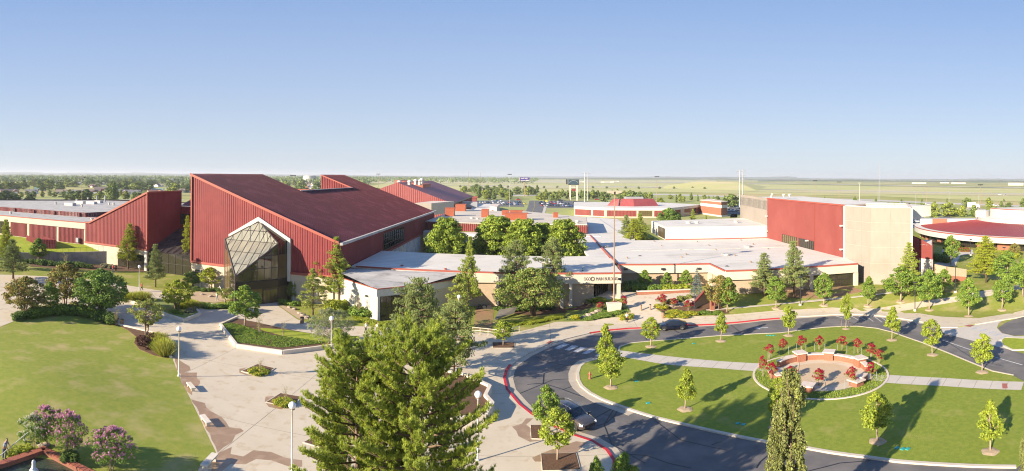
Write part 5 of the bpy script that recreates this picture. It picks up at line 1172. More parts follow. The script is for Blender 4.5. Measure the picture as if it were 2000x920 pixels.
        for c, r in zip(C, RR):
            for k in range(7 if big else 5):
                d = Vector((rnd.gauss(0, 1), rnd.gauss(0, 1), abs(rnd.gauss(0, 1)) + .1)).normalized(); o = Vector((c[0], c[1], c[2] - h * .55)); 
                if rnd.random() < ((.5 + .5 * (c[2] / h)) if big else 1): Cf.append((c[0] + d.x * r, c[1] + d.y * r, c[2] + d.z * r * .9 + .04))
        P = [('trunk', trunk(rnd, C, h, 1.2, .035 if big else .022, m_barkl, .5, 6 if big else 4, .32 if big else .14), []), ('crown', leaves('crown', C, RR, 100 if big else 60, .065 if big else .055, lm, sd_, .8), []),
             ('blossoms', leaves('blossoms', Cf, np.array([(.085, .085, .12)] * len(Cf)) * (1 if big else 1.25), 17 if kind == 'myrtlered' else 16 if kind != 'myrtlewhite' else 9, .05, fl, sd_ + 1, 1), [])]
    elif kind == 'vitex':
        h, w = 3.9, 5.4; C, RR = crown(rnd, h, 1.0, w, rnd_, 110, .42); P = [('trunk', trunk(rnd, C, h, 1.0, .05, m_barkl, .4, 5, .3), []), ('crown', leaves('crown', C, RR, 90, .08, [m_lf_green, m_lf_grey], sd_, .8, .62, asp=.3), [])]
    elif kind == 'bare':
        h, w = 2.4, 1.6; C, RR = crown(rnd, h, .8, w, lambda u: .3 + .7 * u, 40, .2); P = [('trunk', trunk(rnd, C, h, .6, .03, m_barkl, 1, 4, .1), []), ('crown', leaves('crown', C, RR, 5, .04, m_lf_olive, sd_, 1), [])]
    elif kind == 'fartree':  # background trees
        h, w = 9, [9, 7, 10, 6][i % 4]; C, RR = crown(rnd, h, 1.4, w, [rnd_, oval, rnd_, pyr][i % 4], 34, 1.55); P = [('trunk', trunk(rnd, C, h, 1.5, .22, m_bark, .1), []), ('crown', leaves('crown', C, RR, 34, .55, [m_lf_far, m_lf_farl] if i < 4 else [m_lf_farl, m_lf_lime], sd_, .75, .3), [])]
    PROTO[k] = P; return P
def hash_(s): return sum(ord(c) * (k + 3) for k, c in enumerate(s)) * 7
DIM = dict(maple=(4.3, 2.5), green=(6.0, 4.0), round=(6.4, 7.2), redtree=(6.4, 6.4), oliveopen=(4.6, 6.1), lime=(5, 4.1), bigtree=(13, 9.2), olivebig=(7.6, 12), cypress=(7.5, 4.8), conifer=(9.1, 5.4), pine=(9, 9.4), pinebig=(14.2, 12.8), spruce=(5, 2.8), poplar=(12.7, 2.9), myrtlered=(2.75, 1.7), myrtlepink=(4.4, 4.5), myrtlewhite=(4.4, 4.5), vitex=(3.9, 5.4), bare=(2.5, 1.7), fartree=(9, 9))
NV_ = dict(maple=6, green=3, conifer=3, pine=2, bigtree=2, fartree=6, pinebig=2, poplar=1, myrtlered=2, round=1, redtree=2)
TN = dict(maple='young_tree', green='street_tree', round='shade_tree', redtree='autumn_tree', oliveopen='open_tree', lime='small_tree', bigtree='courtyard_tree', olivebig='spreading_tree', cypress='cypress_tree', conifer='pine_tree', pine='pine_tree', pinebig='pine_tree', spruce='blue_spruce', poplar='poplar_tree', myrtlered='crape_myrtle', myrtlepink='crape_myrtle', myrtlewhite='crape_myrtle', vitex='chaste_tree', bare='bare_shrub', fartree='background_tree')
tree_n = [0]
def tree(kind, px, pyb, pyt, wpx, label, var=None, group=None, cat='tree', p=None, r=None):
    """base at pixel (px, pyb) on the terrain, top at pyt, crown wpx wide"""
    tree_n[0] += 1
    if p is None: p = PR(px, r) if r else G(px, pyb)
    z = H(p.x, p.y) + (.1 if p.length < 200 else 0); h = ZT(px, pyt, p) - z; w = wpx / F * p.length; dh, dw = DIM[kind]
    v = (tree_n[0] if var is None else var) % NV_.get(kind, 1)
    t = place(TN[kind], label, cat, proto(kind, v), (p.x, p.y, z), tree_n[0] * 1.7, (w / dw, w / dw, h / dh), group); t.rotation_euler.x = .035 * math.sin(px * 1.3); t.rotation_euler.y = .035 * math.cos(px * .7); return t
def ringm(px, py, rad=.85):
    p = G(px, py); c = [p + V2(math.cos(t), math.sin(t)) * rad * (1 + .08 * math.sin(5 * t + px)) for t in [2 * math.pi * k / 18 for k in range(18)]]
    q = MB(); h = H(p.x, p.y); q.v = [(p.x, p.y, h + .22)] + [(a.x, a.y, H(a.x, a.y) + .135) for a in c] + [((a.x * .55 + p.x * .45), (a.y * .55 + p.y * .45), h + .21) for a in c]
    n = len(c); q.f = [(1 + i, 1 + (i + 1) % n, 1 + n + (i + 1) % n, 1 + n + i) for i in range(n)] + [(0, 1 + n + i, 1 + n + (i + 1) % n) for i in range(n)]; q.m = [0] * len(q.f)
    obj('mulch_ring', q, m_tan, kind='structure')
GI = 'young trees round the loop road'
for px, yb, yt, w_, lab in [
    (1180, 716, 630, 46, 'young yellow-green tree at the north-west tip of the oval lawn, behind another'),
    (1193, 758, 677, 60, 'young tree beside the fire hydrant at the west end of the oval lawn'),
    (1271, 678, 619, 43, 'young tree in front of the parked blue sedan'),
    (1408, 667, 609, 36, 'young tree between the blue sedan and the white road arrow, far kerb of the oval'),
    (1540, 656, 596, 37, 'small round-headed young tree behind the red crape myrtles, nearest the road arrow'),
    (1652, 643, 571, 27, 'narrow sparse young tree with stakes facing the slanted parking stripes'),
    (1742, 665, 597, 43, 'young tree right of the stakes tree where the oval kerb starts to bend'),
    (1821, 694, 621, 43, 'young tree by the start of the long white lane line'),
    (1918, 728, 650, 50, 'young tree near the right tip of the oval lawn beside the lane line'),
    (1338, 801, 717, 52, 'young tree alone in the lawn below the long pale west walk'),
    (1517, 838, 737, 44, 'young tree partly behind the tall poplar'),
    (1714, 864, 763, 70, 'two-toned young tree below the brick circle, right of the poplar'),
    (1934, 884, 781, 68, 'young tree at the lower right corner of the oval lawn'),
    (1652 + 0, 0, 0, 0, '')][:-1]:
    tree('maple', px, yb, yt, w_, lab, group=GI)
    if px != 1180: ringm(px, yb + 1, .62 if px == 1652 else .78)
tree('maple', 1089, 902, 797, 74, 'bright yellow-green young tree in the large mulch square by the red kerb'); tree('green', 1067, 848, 751, 58, 'grey-green young tree in the small mulch square behind the yellow one', 1)
tree('green', 1218, 1010, 880, 66, 'top of a young tree poking in at the bottom edge by the red kerb', 1); tree('green', 1165, 1030, 888, 40, 'leafy sprig of a small tree at the bottom edge left of the kerb end', 2)
tree('maple', 983, 677, 626, 42, 'small green tree in the mulch square beside the white railing', 2)
GR = 'street trees on the right lawns'
for px, yb, yt, w_, k, lab in [
    (1516, 603, 538, 47, 'green', 'leafy tree in front of the two pines on the bare soil bank'),
    (1609, 597, 531, 44, 'green', 'leafy tree in front of the dark glass corner of the white building'),
    (1695, 598, 538, 38, 'green', 'small leaning tree before the foot of the tan tower'),
    (1759, 590, 519, 76, 'green', 'broad tree at the right foot of the tan tower'),
    (1815, 606, 524, 60, 'green', 'dense tree beside the black lamp where the two pavements part'),
    (1892, 618, 540, 58, 'green', 'tall oval tree standing alone on the wedge of lawn between the pavements'),
    (1957, 606, 531, 46, 'green', 'round tree right of the wedge lawn near the right edge'),
    (1926, 553, 461, 82, 'conifer', 'big dense conifer before the round arts centre'),
    (1776, 576, 474, 62, 'conifer', 'tall loose pine against the right side of the tan tower'),
    (1998, 580, 504, 58, 'green', 'tree cut by the right edge of the lawn path'),
    (1857, 518, 458, 40, 'green', 'yellow-green tree at the arts centre entrance'),
    (1843, 571, 524, 44, 'green', 'lower tree before the curved tan wall'),
    (1968, 560, 488, 64, 'green', 'bushy tree between the big conifer and the right edge'),
    (1981, 503, 474, 24, 'redtree', 'small dark reddish tree by the arts centre brick pier')]:
    tree(k, px, yb, yt, w_, lab, group=GR if k == 'green' else None, var=1 if px in (1926,) else None)
    if yb > 585: ringm(px, yb + 1, .8)
tree('conifer', 1493, 580, 494, 62, 'left of the two pines on the bare soil bank', 2); tree('conifer', 1551, 582, 471, 76, 'right and taller of the two pines on the bare soil bank', 2)
tree('redtree', 1405, 606, 536, 66, 'rust and green tree above the ramp wall', 0); tree('green', 1420, 611, 540, 54, 'green tree in front of the rust coloured one by the brick marker', 0)
tree('green', 1259, 567, 526, 38, 'left of three small trees along the cream wall', 0); tree('green', 1302, 566, 531, 32, 'middle of three small trees along the cream wall', 0); tree('green', 1340, 565, 526, 34, 'right of three small trees along the cream wall', 0)
tree('spruce', 1361, 583, 524, 28, 'silvery blue spruce at the end of the brick planter'); tree('spruce', 1137, 592, 521, 15, 'thin blue spruce before the entrance lettering')
for px, rr, yt, w_, lab in [(874, 131, 422, 84, 'courtyard tree standing apart at left'), (970, 136, 418, 96, 'tallest leafy courtyard tree'), (1022, 133, 425, 92, 'courtyard tree in the middle of the row'), (1062, 137, 433, 76, 'lower courtyard tree between two taller ones'), (1104, 134, 426, 90, 'courtyard tree at the right end of the row')]:
    tree('bigtree', px, 0, yt, w_, lab, r=rr, group='courtyard shade trees')
tree('conifer', 912, 613, 462, 54, 'slim pine whose trunk crosses the long red roof edge', 0); tree('pine', 1008, 603, 470, 80, 'left of two layered pines before the entrance wing', 0); tree('pine', 1080, 600, 466, 78, 'right of two layered pines before the entrance wing, brownish inside', 1)
tree('olivebig', 1041, 618, 520, 148, 'spreading olive-green tree on the bank before the entrance wing'); tree('cypress', 893, 645, 531, 84, 'yellowish feathery tree beside the drainage channel')
tree('pine', 815, 735, 545, 128, 'dark pine behind the foreground pines, left', 0); tree('pine', 886, 752, 590, 126, 'dark pine behind the foreground pines, right and lower', 1); tree('conifer', 842, 690, 560, 80, 'narrow dark pine filling the gap beside the pavilion glass', 2)
tree('conifer', 632, 592, 478, 66, 'yellowish pine against the red facade, left of a pair', 1); tree('conifer', 661, 598, 463, 66, 'tall bare-trunked pine against the red facade corner', 0)
tree('cypress', 611, 617, 521, 74, 'feathery cypress on the lawn right of the glass entrance'); tree('bare', 701, 622, 570, 36, 'thin pale shrub tree against the white pavilion wall')
tree('green', 478, 643, 555, 74, 'full green tree at the head of the large raised bed', 2); tree('bare', 507, 656, 612, 28, 'thin pale sapling in the large raised bed, nearest the green tree'); tree('bare', 553, 662, 627, 22, 'staked sapling in the middle of the large raised bed'); tree('vitex', 645, 676, 600, 94, 'grey-green lavender flowered chaste tree at the end of the large bed')
tree('conifer', 250, 527, 437, 54, 'tall pine before the angled red wing', 1); tree('conifer', 304, 562, 477, 52, 'pine on the lawn before the glazed link', 2); tree('conifer', 369, 536, 422, 40, 'narrow bright pine at the left edge of the great red facade', 1)
tree('conifer', 26, 546, 468, 78, 'dark dense pine at the left edge', 2); tree('conifer', 14, 524, 429, 44, 'lighter pine behind the dark one at the left edge', 1); tree('green', 75, 513, 464, 50, 'leafy tree before the retaining wall', 0); tree('bare', 128, 519, 492, 30, 'small shrub tree against the grey retaining wall')
tree('redtree', 128, 602, 512, 82, 'tall tree turning rust red at the back of the hedge', 0); tree('redtree', 50, 617, 538, 92, 'broad tree turning red at the left end of the hedge', 1); tree('green', 100, 612, 549, 40, 'slim green tree between the two reddish ones', 1); tree('round', 196, 618, 523, 110, 'large dense round green tree above the great lawn'); tree('oliveopen', 286, 656, 583, 84, 'low olive tree with open fan of branches at the lawn edge'); tree('lime', 345, 611, 544, 68, 'bright green tree in the small raised bed'); tree('bare', 227, 638, 597, 26, 'bare reddish twiggy sapling beside the litter bin')
tree('lime', 411, 567, 521, 50, 'lime green small tree against the white base wall'); tree('round', 377, 560, 529, 44, 'dark evergreen bush tree left of the lime green one'); tree('oliveopen', 440, 592, 563, 36, 'low olive shrub tree before the glass entrance'); tree('olivebig', 570, 588, 548, 24, 'dark shrub tree at the right corner of the glass entrance')
# foreground
tree('pinebig', 832, 1100, 640, 300, 'great foreground pine, right and taller of the pair', 0, 'foreground pines', p=PR(826, 31.5)); tree('pinebig', 700, 1100, 668, 270, 'great foreground pine, left and lower of the pair', 1, 'foreground pines', p=PR(703, 33.0))
tree('poplar', 1545, 1100, 716, 82, 'tall narrow poplar in front of the oval lawn', p=PR(1553, 34)); tree('poplar', 1512, 1100, 815, 56, 'shorter poplar stem left of the tall one', p=PR(1515, 33.2)); tree('poplar', 1992, 1100, 840, 44, 'poplar tip at the lower right corner', p=PR(1996, 32))
for px, yb, yt, w_, k, lab in [(66, 883, 806, 74, 'myrtlewhite', 'white flowering crape myrtle left of the pink ones'), (92, 873, 788, 78, 'myrtlepink', 'pink crape myrtle behind the pool corner'), (132, 899, 798, 82, 'myrtlepink', 'pink crape myrtle in front, right of the pool corner'), (217, 923, 832, 108, 'myrtlepink', 'pink crape myrtle standing alone right of the pool')]: tree(k, px, yb, yt, w_, lab, group='flowering crape myrtles by the pool')
GC = 'red crape myrtles round the circle'
for k, (px, yb, yt, w_, lab) in enumerate([(1490, 738, 695, 18, 'left-side red myrtle at the west walk, smaller'), (1507, 744, 706, 28, 'red myrtle nearest the west walk, bright'), (1503, 703, 672, 24, 'red myrtle at the upper left of the circle'), (1530, 692, 661, 21, 'second red myrtle clockwise from the upper left'), (1565, 686, 655, 23, 'red myrtle behind the left stone pillar'), (1600, 685, 655, 22, 'red myrtle behind the middle of the brick wall'), (1644, 687, 656, 26, 'red myrtle right of the middle stone pillar'), (1676, 692, 660, 22, 'red myrtle behind the right stone pillar'), (1701, 702, 670, 26, 'red myrtle at the upper right of the circle'), (1716, 713, 682, 24, 'red myrtle at the right edge overlapping its neighbour'), (1701, 745, 707, 26, 'pinkish red myrtle by the east walk'), (1546, 744, 714, 26, 'red myrtle seen behind the poplar tip'), (1599, 755, 719, 32, 'red myrtle in front of the terrace, middle'), (1662, 757, 716, 30, 'red myrtle in front of the terrace, right')]):
    t = tree('myrtlered', px, yb, yt, w_, lab, group=GC)
for px, yb, yt, w_, lab in [(1173, 612, 590, 22, 'dark red myrtle at the stone planter, leftmost'), (1202, 602, 587, 18, 'red myrtle growing over the stone planter'), (1218, 606, 577, 20, 'tall red myrtle beside the flagpole-like lamp'), (1292, 604, 574, 28, 'red myrtle at the left end of the rock bed'), (1316, 605, 582, 22, 'faded red myrtle in the middle of the rock bed'), (1344, 609, 586, 22, 'bright red myrtle below the ramp wall')]: tree('myrtlered', px, yb, yt, w_, lab, group='red myrtles at the entrance')
for px, rr, yt, w_, k, lab in [(1225, 172, 420, 42, 'conifer', 'cedar left of the group behind the roof'), (1252, 168, 417, 52, 'conifer', 'cedar in the group behind the roof, right'), (1238, 160, 428, 60, 'conifer', 'front cedar of the group behind the roof'), (1307, 230, 405, 50, 'round', 'rounded tree between mansard building and white block'), (1354, 240, 408, 20, 'conifer', 'small conifer before the dark glass of the mansard building'), (1379, 262, 420, 10, 'conifer', 'tiny conifer on the lawn by the brick annex')]: tree(k, px, 0, yt, w_, lab, r=rr)
# ---------------------------------------------------------------- shrubs, hedges, ground cover, grasses
def shrubmesh(nm, mats, seed, h=1.0, n=14, per=90, ls=.07, frac=.2, w=1.0):
    rnd = random.Random(seed); C = []; RR = []
    for k in range(n): a = rnd.random() * 6.28; r = w / 2 * rnd.random() ** .5 * .7; C.append((math.cos(a) * r, math.sin(a) * r, h * rnd.uniform(.15, .7))); RR.append(rnd.uniform(.2, .32) * w)
    return leaves(nm, C, RR, per, ls, mats, seed, .9, frac, inner=.5)
def grassmesh(nm, mats, seed, h=1.0, n=260):
    rnd = random.Random(seed); P = [(rnd.gauss(0, .16), rnd.gauss(0, .16), .0) for _ in range(n)]; D = [(p[0] * 2.2, p[1] * 2.2, 1) for p in P]
    return tufts(nm, P, D, 3, h, .03, mats, seed, .3)
SH = {'green': [shrubmesh('shrub', [m_lf_green, m_lf_maple], 5 + k) for k in range(2)], 'dark': [shrubmesh('shrub', [m_lf_dark, m_lf_green], 15 + k) for k in range(2)], 'lime': [shrubmesh('shrub', [m_lf_lime, m_lf_maple], 25)], 'plum': [shrubmesh('shrub', m_lf_plum, 31)], 'yellow': [shrubmesh('shrub', [m_lf_maple, m_lf_yel], 35, frac=.45)], 'grass': [grassmesh('grass_clump', m_lf_tan, 41), grassmesh('grass_clump', [m_lf_lime], 42)], 'grey': [shrubmesh('shrub', [m_lf_grey, m_lf_olive], 45)], 'olive': [shrubmesh('shrub', [m_lf_olive, m_lf_tan], 47)], 'red': [shrubmesh('shrub', [m_lf_green, m_fl_red], 49, frac=.4)]}
sh_n = [0]
def shrub(kind, px, py, w, h, label, group=None, z=None, cat='shrub', p=None):
    sh_n[0] += 1; p = p or G(px, py); me = SH[kind][sh_n[0] % len(SH[kind])]
    return single('grass_clump' if kind == 'grass' else 'shrub', label, cat if kind != 'grass' else 'ornamental grass', me, (p.x, p.y, (H(p.x, p.y) + .12) if z is None else z), sh_n[0] * 2.1, (w, w, h), group)
rr_ = random.Random(3)
def along(pts, n): 
    P = GP(pts); L = [0]
    for a, b in zip(P, P[1:]): L.append(L[-1] + (b - a).length)
    out = []
    for i in range(n):
        d = L[-1] * (i + .5) / n
        for j in range(len(P) - 1):
            if d <= L[j + 1]: out.append(P[j].lerp(P[j + 1], (d - L[j]) / (L[j + 1] - L[j]))); break
    return out
def ORD(k): k += 1; return '%d%s' % (k, 'th' if 10 < k % 100 < 14 else {1: 'st', 2: 'nd', 3: 'rd'}.get(k % 10, 'th'))
def row(kind, pts, n, w, h, label, group, jit=.3):
    for k_, p in enumerate(along(pts, n)): s = rr_.uniform(.8, 1.2); shrub(kind, 0, 0, w * s, h * s, label if n == 1 else label + ', %s from its left end' % ORD(k_), group, p=p + V2(rr_.uniform(-jit, jit), rr_.uniform(-jit, jit)))
row('dark', [(32, 628), (70, 618), (125, 612), (180, 620), (222, 636)], 22, 2.3, 1.5, 'dark green shrub in the hedge above the great lawn', 'hedge shrubs above the lawn'); row('green', [(60, 622), (110, 617), (150, 616), (200, 628)], 14, 2.0, 1.7, 'mid green shrub in the hedge above the great lawn', 'green hedge shrubs above the lawn'); row('olive', [(45, 616), (100, 606), (150, 606), (190, 618)], 12, 2.0, 1.2, 'olive shrub at the back of the hedge', 'olive hedge shrubs above the lawn')
row('plum', [(272, 672), (285, 680), (296, 684), (305, 665)], 7, 1.7, 1.4, 'dark plum leaved shrub at the lawn corner', 'plum shrubs at the lawn corner'); row('grass', [(296, 676), (308, 672), (316, 690), (322, 697)], 9, 1.5, 1.3, 'straw green fountain grass clump at the lawn corner', 'fountain grasses at the lawn corner')
row('grass', [(248, 590), (262, 588), (278, 590)], 6, 1.9, 1.2, 'golden ornamental grass at the left end of the small bed', 'golden grasses in the small bed'); row('grass', [(352, 606), (365, 600), (378, 606)], 6, 1.7, 1.2, 'golden ornamental grass at the right of the small bed', 'golden grasses right of the small bed'); row('grey', [(362, 616), (372, 612), (384, 607)], 6, 1.5, .9, 'low lavender bush in the small raised bed', 'lavender in the small bed')
row('green', [(335, 612), (350, 618)], 4, 1.4, .7, 'low green shrub in the small raised bed', 'low shrubs in the small bed')
row('dark', [(50, 515), (110, 521), (180, 525)], 16, 2.4, 1.5, 'dark shrub under the retaining wall', 'shrubs under the retaining wall'); row('grey', [(200, 524), (216, 526)], 3, 2.0, 1.5, 'pale shrub at the end of the retaining wall', 'pale shrubs by the retaining wall')
row('green', [(390, 600), (420, 603), (448, 602)], 9, 2.0, .7, 'low green planting strip before the entrance', 'low planting before the entrance'); row('dark', [(380, 568), (400, 571), (425, 569), (437, 572)], 8, 1.5, .8, 'low dark shrub along the white base wall', 'low shrubs along the base wall')
row('green', [(545, 594), (560, 596), (580, 600)], 6, 1.4, .9, 'green shrub right of the entrance door', 'shrubs right of the entrance'); row('lime', [(640, 604), (655, 604), (668, 605), (680, 606)], 8, 2.1, 1.7, 'bright green shrub beneath the tall pines', 'shrubs beneath the tall pines'); row('green', [(688, 618), (705, 620), (718, 622)], 5, 2.0, 1.6, 'green shrub at the foot of the pavilion wall', 'shrubs at the pavilion wall'); row('lime', [(694, 622), (720, 632), (745, 637), (770, 634)], 16, 1.6, .5, 'low bright ground shrub before the pavilion', 'low shrubs before the pavilion')
row('green', [(440, 640), (470, 650), (495, 655)], 10, 1.6, .6, 'leafy perennial at the head of the large bed', 'perennials in the large bed')
row('dark', [(965, 608), (1000, 610), (1040, 608), (1080, 604)], 14, 1.8, 1.0, 'low dark shrub beneath the spreading tree', 'low shrubs beneath the spreading tree'); row('lime', [(1000, 634), (1040, 632), (1070, 626), (1095, 620)], 16, 1.9, .4, 'grassy tussock strip beside the pavement', 'tussock strip beside the pavement'); row('grey', [(1105, 598), (1125, 595), (1150, 594)], 8, 1.5, .9, 'grey shrub along the rocks before the entrance', 'grey shrubs before the entrance'); row('lime', [(1145, 592), (1165, 590), (1180, 592)], 6, 1.8, .9, 'bright low shrub by the entrance column', 'low shrubs by the entrance column')
row('green', [(1150, 626), (1185, 618), (1210, 612)], 12, 1.6, .45, 'low juniper beside the entrance walk', 'junipers beside the entrance walk'); row('yellow', [(1120, 626), (1128, 626)], 2, 1.5, .9, 'yellow-green mound by the pavement bed tip', 'mounds at the pavement bed tip'); row('yellow', [(1216, 626), (1228, 624), (1236, 624)], 4, 1.4, .9, 'yellow flowering clump beside the woman on the pavement', 'yellow clumps beside the woman')
row('dark', [(1221, 569), (1229, 569), (1237, 569)], 3, 1.7, 2.0, 'clipped dark dome shrub beside the entrance', 'clipped domes by the entrance'); row('green', [(1243, 571), (1290, 571)], 9, 1.9, 1.4, 'green shrub behind the low brick planter wall', 'green shrubs in the brick planter'); row('lime', [(1298, 571), (1350, 570)], 11, 1.8, 1.4, 'lime shrub behind the low brick planter wall', 'lime shrubs in the brick planter')
for k_, a in enumerate([(1288, 602), (1297, 605), (1312, 614), (1325, 615), (1345, 616), (1354, 617), (1303, 620), (1310, 622), (1333, 623), (1338, 622), (1318, 613)]): shrub('yellow', a[0], a[1], 1.7, .7, 'yellow flowering mound in the entrance bed, ' + ['at its upper left tip', 'right of the tip mound', 'by the litter bin side', 'below the faded myrtle', 'left of the black lamp', 'right foot of the black lamp', 'beside the litter bin', 'just right of the bin mound', 'above the sedan roof', 'right of the one above the sedan', 'between bin and lamp'][k_], 'yellow mounds in the entrance bed')
row('olive', [(1300, 598), (1330, 590), (1345, 586)], 8, 1.3, .8, 'low grey-green shrub among the rocks', 'low shrubs among the rocks'); row('green', [(1370, 614), (1395, 617), (1405, 612)], 6, 1.5, .4, 'low green mat at the right end of the entrance bed', 'green mats of the entrance bed'); row('red', [(1374, 602)], 1, 1.0, .8, 'small bright red flower clump beside the brick marker', None)
row('green', [(1826, 508), (1840, 512), (1852, 515)], 8, 2.6, 1.8, 'hedge shrub behind the curved tan wall', 'hedge behind the curved wall'); row('red', [(1875, 491), (1888, 493)], 4, 2.6, 1.6, 'reddish shrub at the arts centre door', 'red shrubs at the arts centre'); row('lime', [(1965, 500), (1976, 503), (1990, 504)], 4, 2.6, 1.6, 'rounded shrub at the arts centre brick pier', 'shrubs at the arts centre pier')
for px, py, lab in [(506, 731, 'upper'), (556, 792, 'lower')]:
    for k in range(9): a = k * .7; shrub('yellow' if k % 2 else 'lime', px + 14 * math.cos(a) * (1 if k < 7 else .4), py + 5 * math.sin(a), 1.0, .5, 'low green clump edging the %s diamond bed, %s clockwise' % (lab, ORD(k)), 'clumps edging the %s diamond bed' % lab)
    tree('myrtlered' if 0 else 'bare', px + 2, py + 1, py - 34 if lab == 'upper' else py - 42, 20, 'twiggy reddish shrub in the middle of the %s diamond bed' % lab)
row('dark', [(120, 905), (140, 908), (150, 903)], 4, 1.1, .9, 'small dark shrub beneath the pink myrtles', 'small shrubs beneath the pink myrtles'); row('lime', [(16, 893), (48, 882)], 5, 1.1, .5, 'low bright plant along the pool coping', 'low plants along the pool coping')
# ground cover as one mass each
def cover(nm, px, n, mats, size, hh, seed, poly=None, dz=.14):
    P = poly or GP(px); x0, x1 = min(p.x for p in P), max(p.x for p in P); y0, y1 = min(p.y for p in P), max(p.y for p in P); rnd = random.Random(seed); pts = []
    def inside(x, y):
        c = False; j = len(P) - 1
        for i in range(len(P)):
            if (P[i].y > y) != (P[j].y > y) and x < (P[j].x - P[i].x) * (y - P[i].y) / (P[j].y - P[i].y) + P[i].x: c = not c
            j = i
        return c
    while len(pts) < n:
        x, y = rnd.uniform(x0, x1), rnd.uniform(y0, y1)
        if inside(x, y): pts.append((x, y, H(x, y) + dz + rnd.random() * hh))
    me = leaves(nm, pts, [size * 1.5] * n, 5, size, mats, seed, .4, .3, inner=.1, up=.8); o = bpy.data.objects.new(nm, me); COL.objects.link(o); o['kind'] = 'stuff'; return o
def ringpoly(r0, r1, n=48): return [CC + V2(math.cos(t), math.sin(t)) * r1 for t in [2 * math.pi * k / n for k in range(n + 1)]] + [CC + V2(math.cos(t), math.sin(t)) * r0 for t in [2 * math.pi * k / n for k in range(n, -1, -1)]]
cover('ground_cover_plants', None, 5200, [m_lf_maple, m_lf_green], .055, .07, 3, ringpoly(RI + .3, RC - .15))
cover('bed_ground_cover', CR(350, 500, [(345, 560), (400, 545), (480, 560), (640, 610), (720, 640), (880, 660), (1080, 690), (1180, 700), (800, 740), (460, 700)]), 3800, [m_lf_green, m_lf_maple], .07, .12, 4, dz=.4)
cover('bank_ground_cover', [(1160, 605), (1215, 600), (1230, 608), (1205, 616), (1150, 627), (1105, 627)], 1200, [m_lf_green, m_lf_dark], .09, .15, 5)
# rocks
for k, (px, py, s) in enumerate([(1305, 597, 1.0), (1312, 600, .9), (1322, 596, 1.1), (1330, 600, .8), (1338, 597, 1.0), (1346, 592, 1.2), (1352, 588, 1.0), (1140, 622, .9), (1150, 618, 1.0), (1160, 614, .8), (1168, 610, .9), (575, 606, .8), (585, 614, .7), (592, 618, .7), (600, 622, .8), (565, 602, .6), (372, 578, .9), (412, 581, .8), (395, 577, .6), (82, 876, .6), (90, 873, .5)]):
    rnd = random.Random(k); q = MB(); bm = bmesh.new(); bmesh.ops.create_icosphere(bm, subdivisions=2, radius=.5)
    for v in bm.verts: v.co *= 1 + rnd.uniform(-.22, .22); v.co.z *= .6
    me = bpy.data.meshes.new('rock'); bm.to_mesh(me); bm.free(); me.materials.append(m_lf_rock); p = G(px, py); where = 'in the rock bed below the ramp' if 1300 < px < 1360 else 'on the bank left of the entrance walk' if 1100 < px < 1200 else 'beside the pebble strip right of the glass entrance' if 560 < px < 610 else 'on the dry bed left of the glass entrance' if px > 360 else 'behind the pool corner'
    single('rock', 'pale rock ' + where + ', %s in its row' % ORD(k), 'rock', me, (p.x, p.y, H(p.x, p.y) + .22), k, (s * 1.5, s * 1.1, s), 'rocks ' + where)
# ---------------------------------------------------------------- raised beds, kerbed pits, benches
def lowwall(nm, label, pts, h, w=.32, m=m_kerb, cat='planter wall', fillpts=None, fillm=None, fz_=None):
    P = GP(pts); t = thing(nm, label, cat, (P[0].x, P[0].y, 0))
    for i in range(len(P) - 1):
        d = (P[i + 1] - P[i]).normalized() * .01; obj('wall_segment', band(MB(), P[i] + d, P[i + 1] - d, .12, .14 + h, -w / 2, w / 2), m, t)
    if fillpts: drape_ = obj('bed_soil', MB().prism(GP(fillpts), 0, fz_ or (.14 + h * .7)), fillm, t)
    return t
m_wallc = M('pale_wall_concrete', (.68, .62, .52), (.62, .55, .45), 1.2, .8, c3=(.55, .47, .37), s3=.6, f3=.66)
lowwall('raised_bed', 'large raised bed with angled pale concrete wall left of the middle lamp', [(463, 625), (431, 640), (462, 681), (552, 694), (681, 677)], .50, .36, m_wallc, fillpts=[(433, 641), (463, 627), (500, 634), (560, 648), (640, 662), (680, 672), (681, 677), (552, 694), (462, 681)], fillm=m_mulch, fz_=.40)
flat('bed_lawn', [(500, 645), (560, 650), (640, 662), (704, 662), (682, 676), (640, 674), (560, 664), (515, 652)], .44, m_lawn)
lowwall('raised_bed', 'small raised bed with pale wall holding the bright green tree', [(247, 590), (276, 599), (330, 621), (360, 630), (391, 617), (375, 600)], .45, .36, m_wallc, fillpts=[(247, 590), (276, 599), (330, 621), (360, 630), (391, 617), (375, 600), (330, 592), (290, 585)], fillm=m_ground, fz_=.42)
lowwall('lawn_corner_wall', 'thin pale wall along the shrub corner of the great lawn', [(232, 637), (270, 646), (309, 655), (326, 682), (334, 702)], .25, .3, m_wallc, 'garden wall', fillpts=[(230, 637), (270, 646), (309, 655), (326, 682), (334, 702), (300, 696), (272, 684), (262, 672), (266, 660), (250, 647)], fillm=m_mulch, fz_=.2)
lowwall('raised_bed', 'raised bed with pale concrete wall behind the foreground pines', [(860, 738), (905, 746), (957, 771), (948, 790), (962, 806), (948, 830), (880, 838)], .9, .38, m_wallc, fillpts=[(860, 738), (905, 746), (957, 771), (948, 790), (962, 806), (948, 830), (880, 838), (840, 790)], fillm=m_mulch, fz_=.8)
for pts, lab in (([(471, 728), (503, 714), (537, 722), (516, 738)], 'diamond planting bed in the plaza, upper'), ([(519, 789), (548, 771), (588, 778), (574, 798)], 'diamond planting bed in the plaza, lower'), ([(592, 868), (615, 855), (640, 862), (626, 878)], 'diamond planting bed half hidden by the big pine')):
    lowwall('diamond_bed', lab, pts + [pts[0]], .07, .10, m_kerb, 'plant bed', pts, m_mulch, .2)
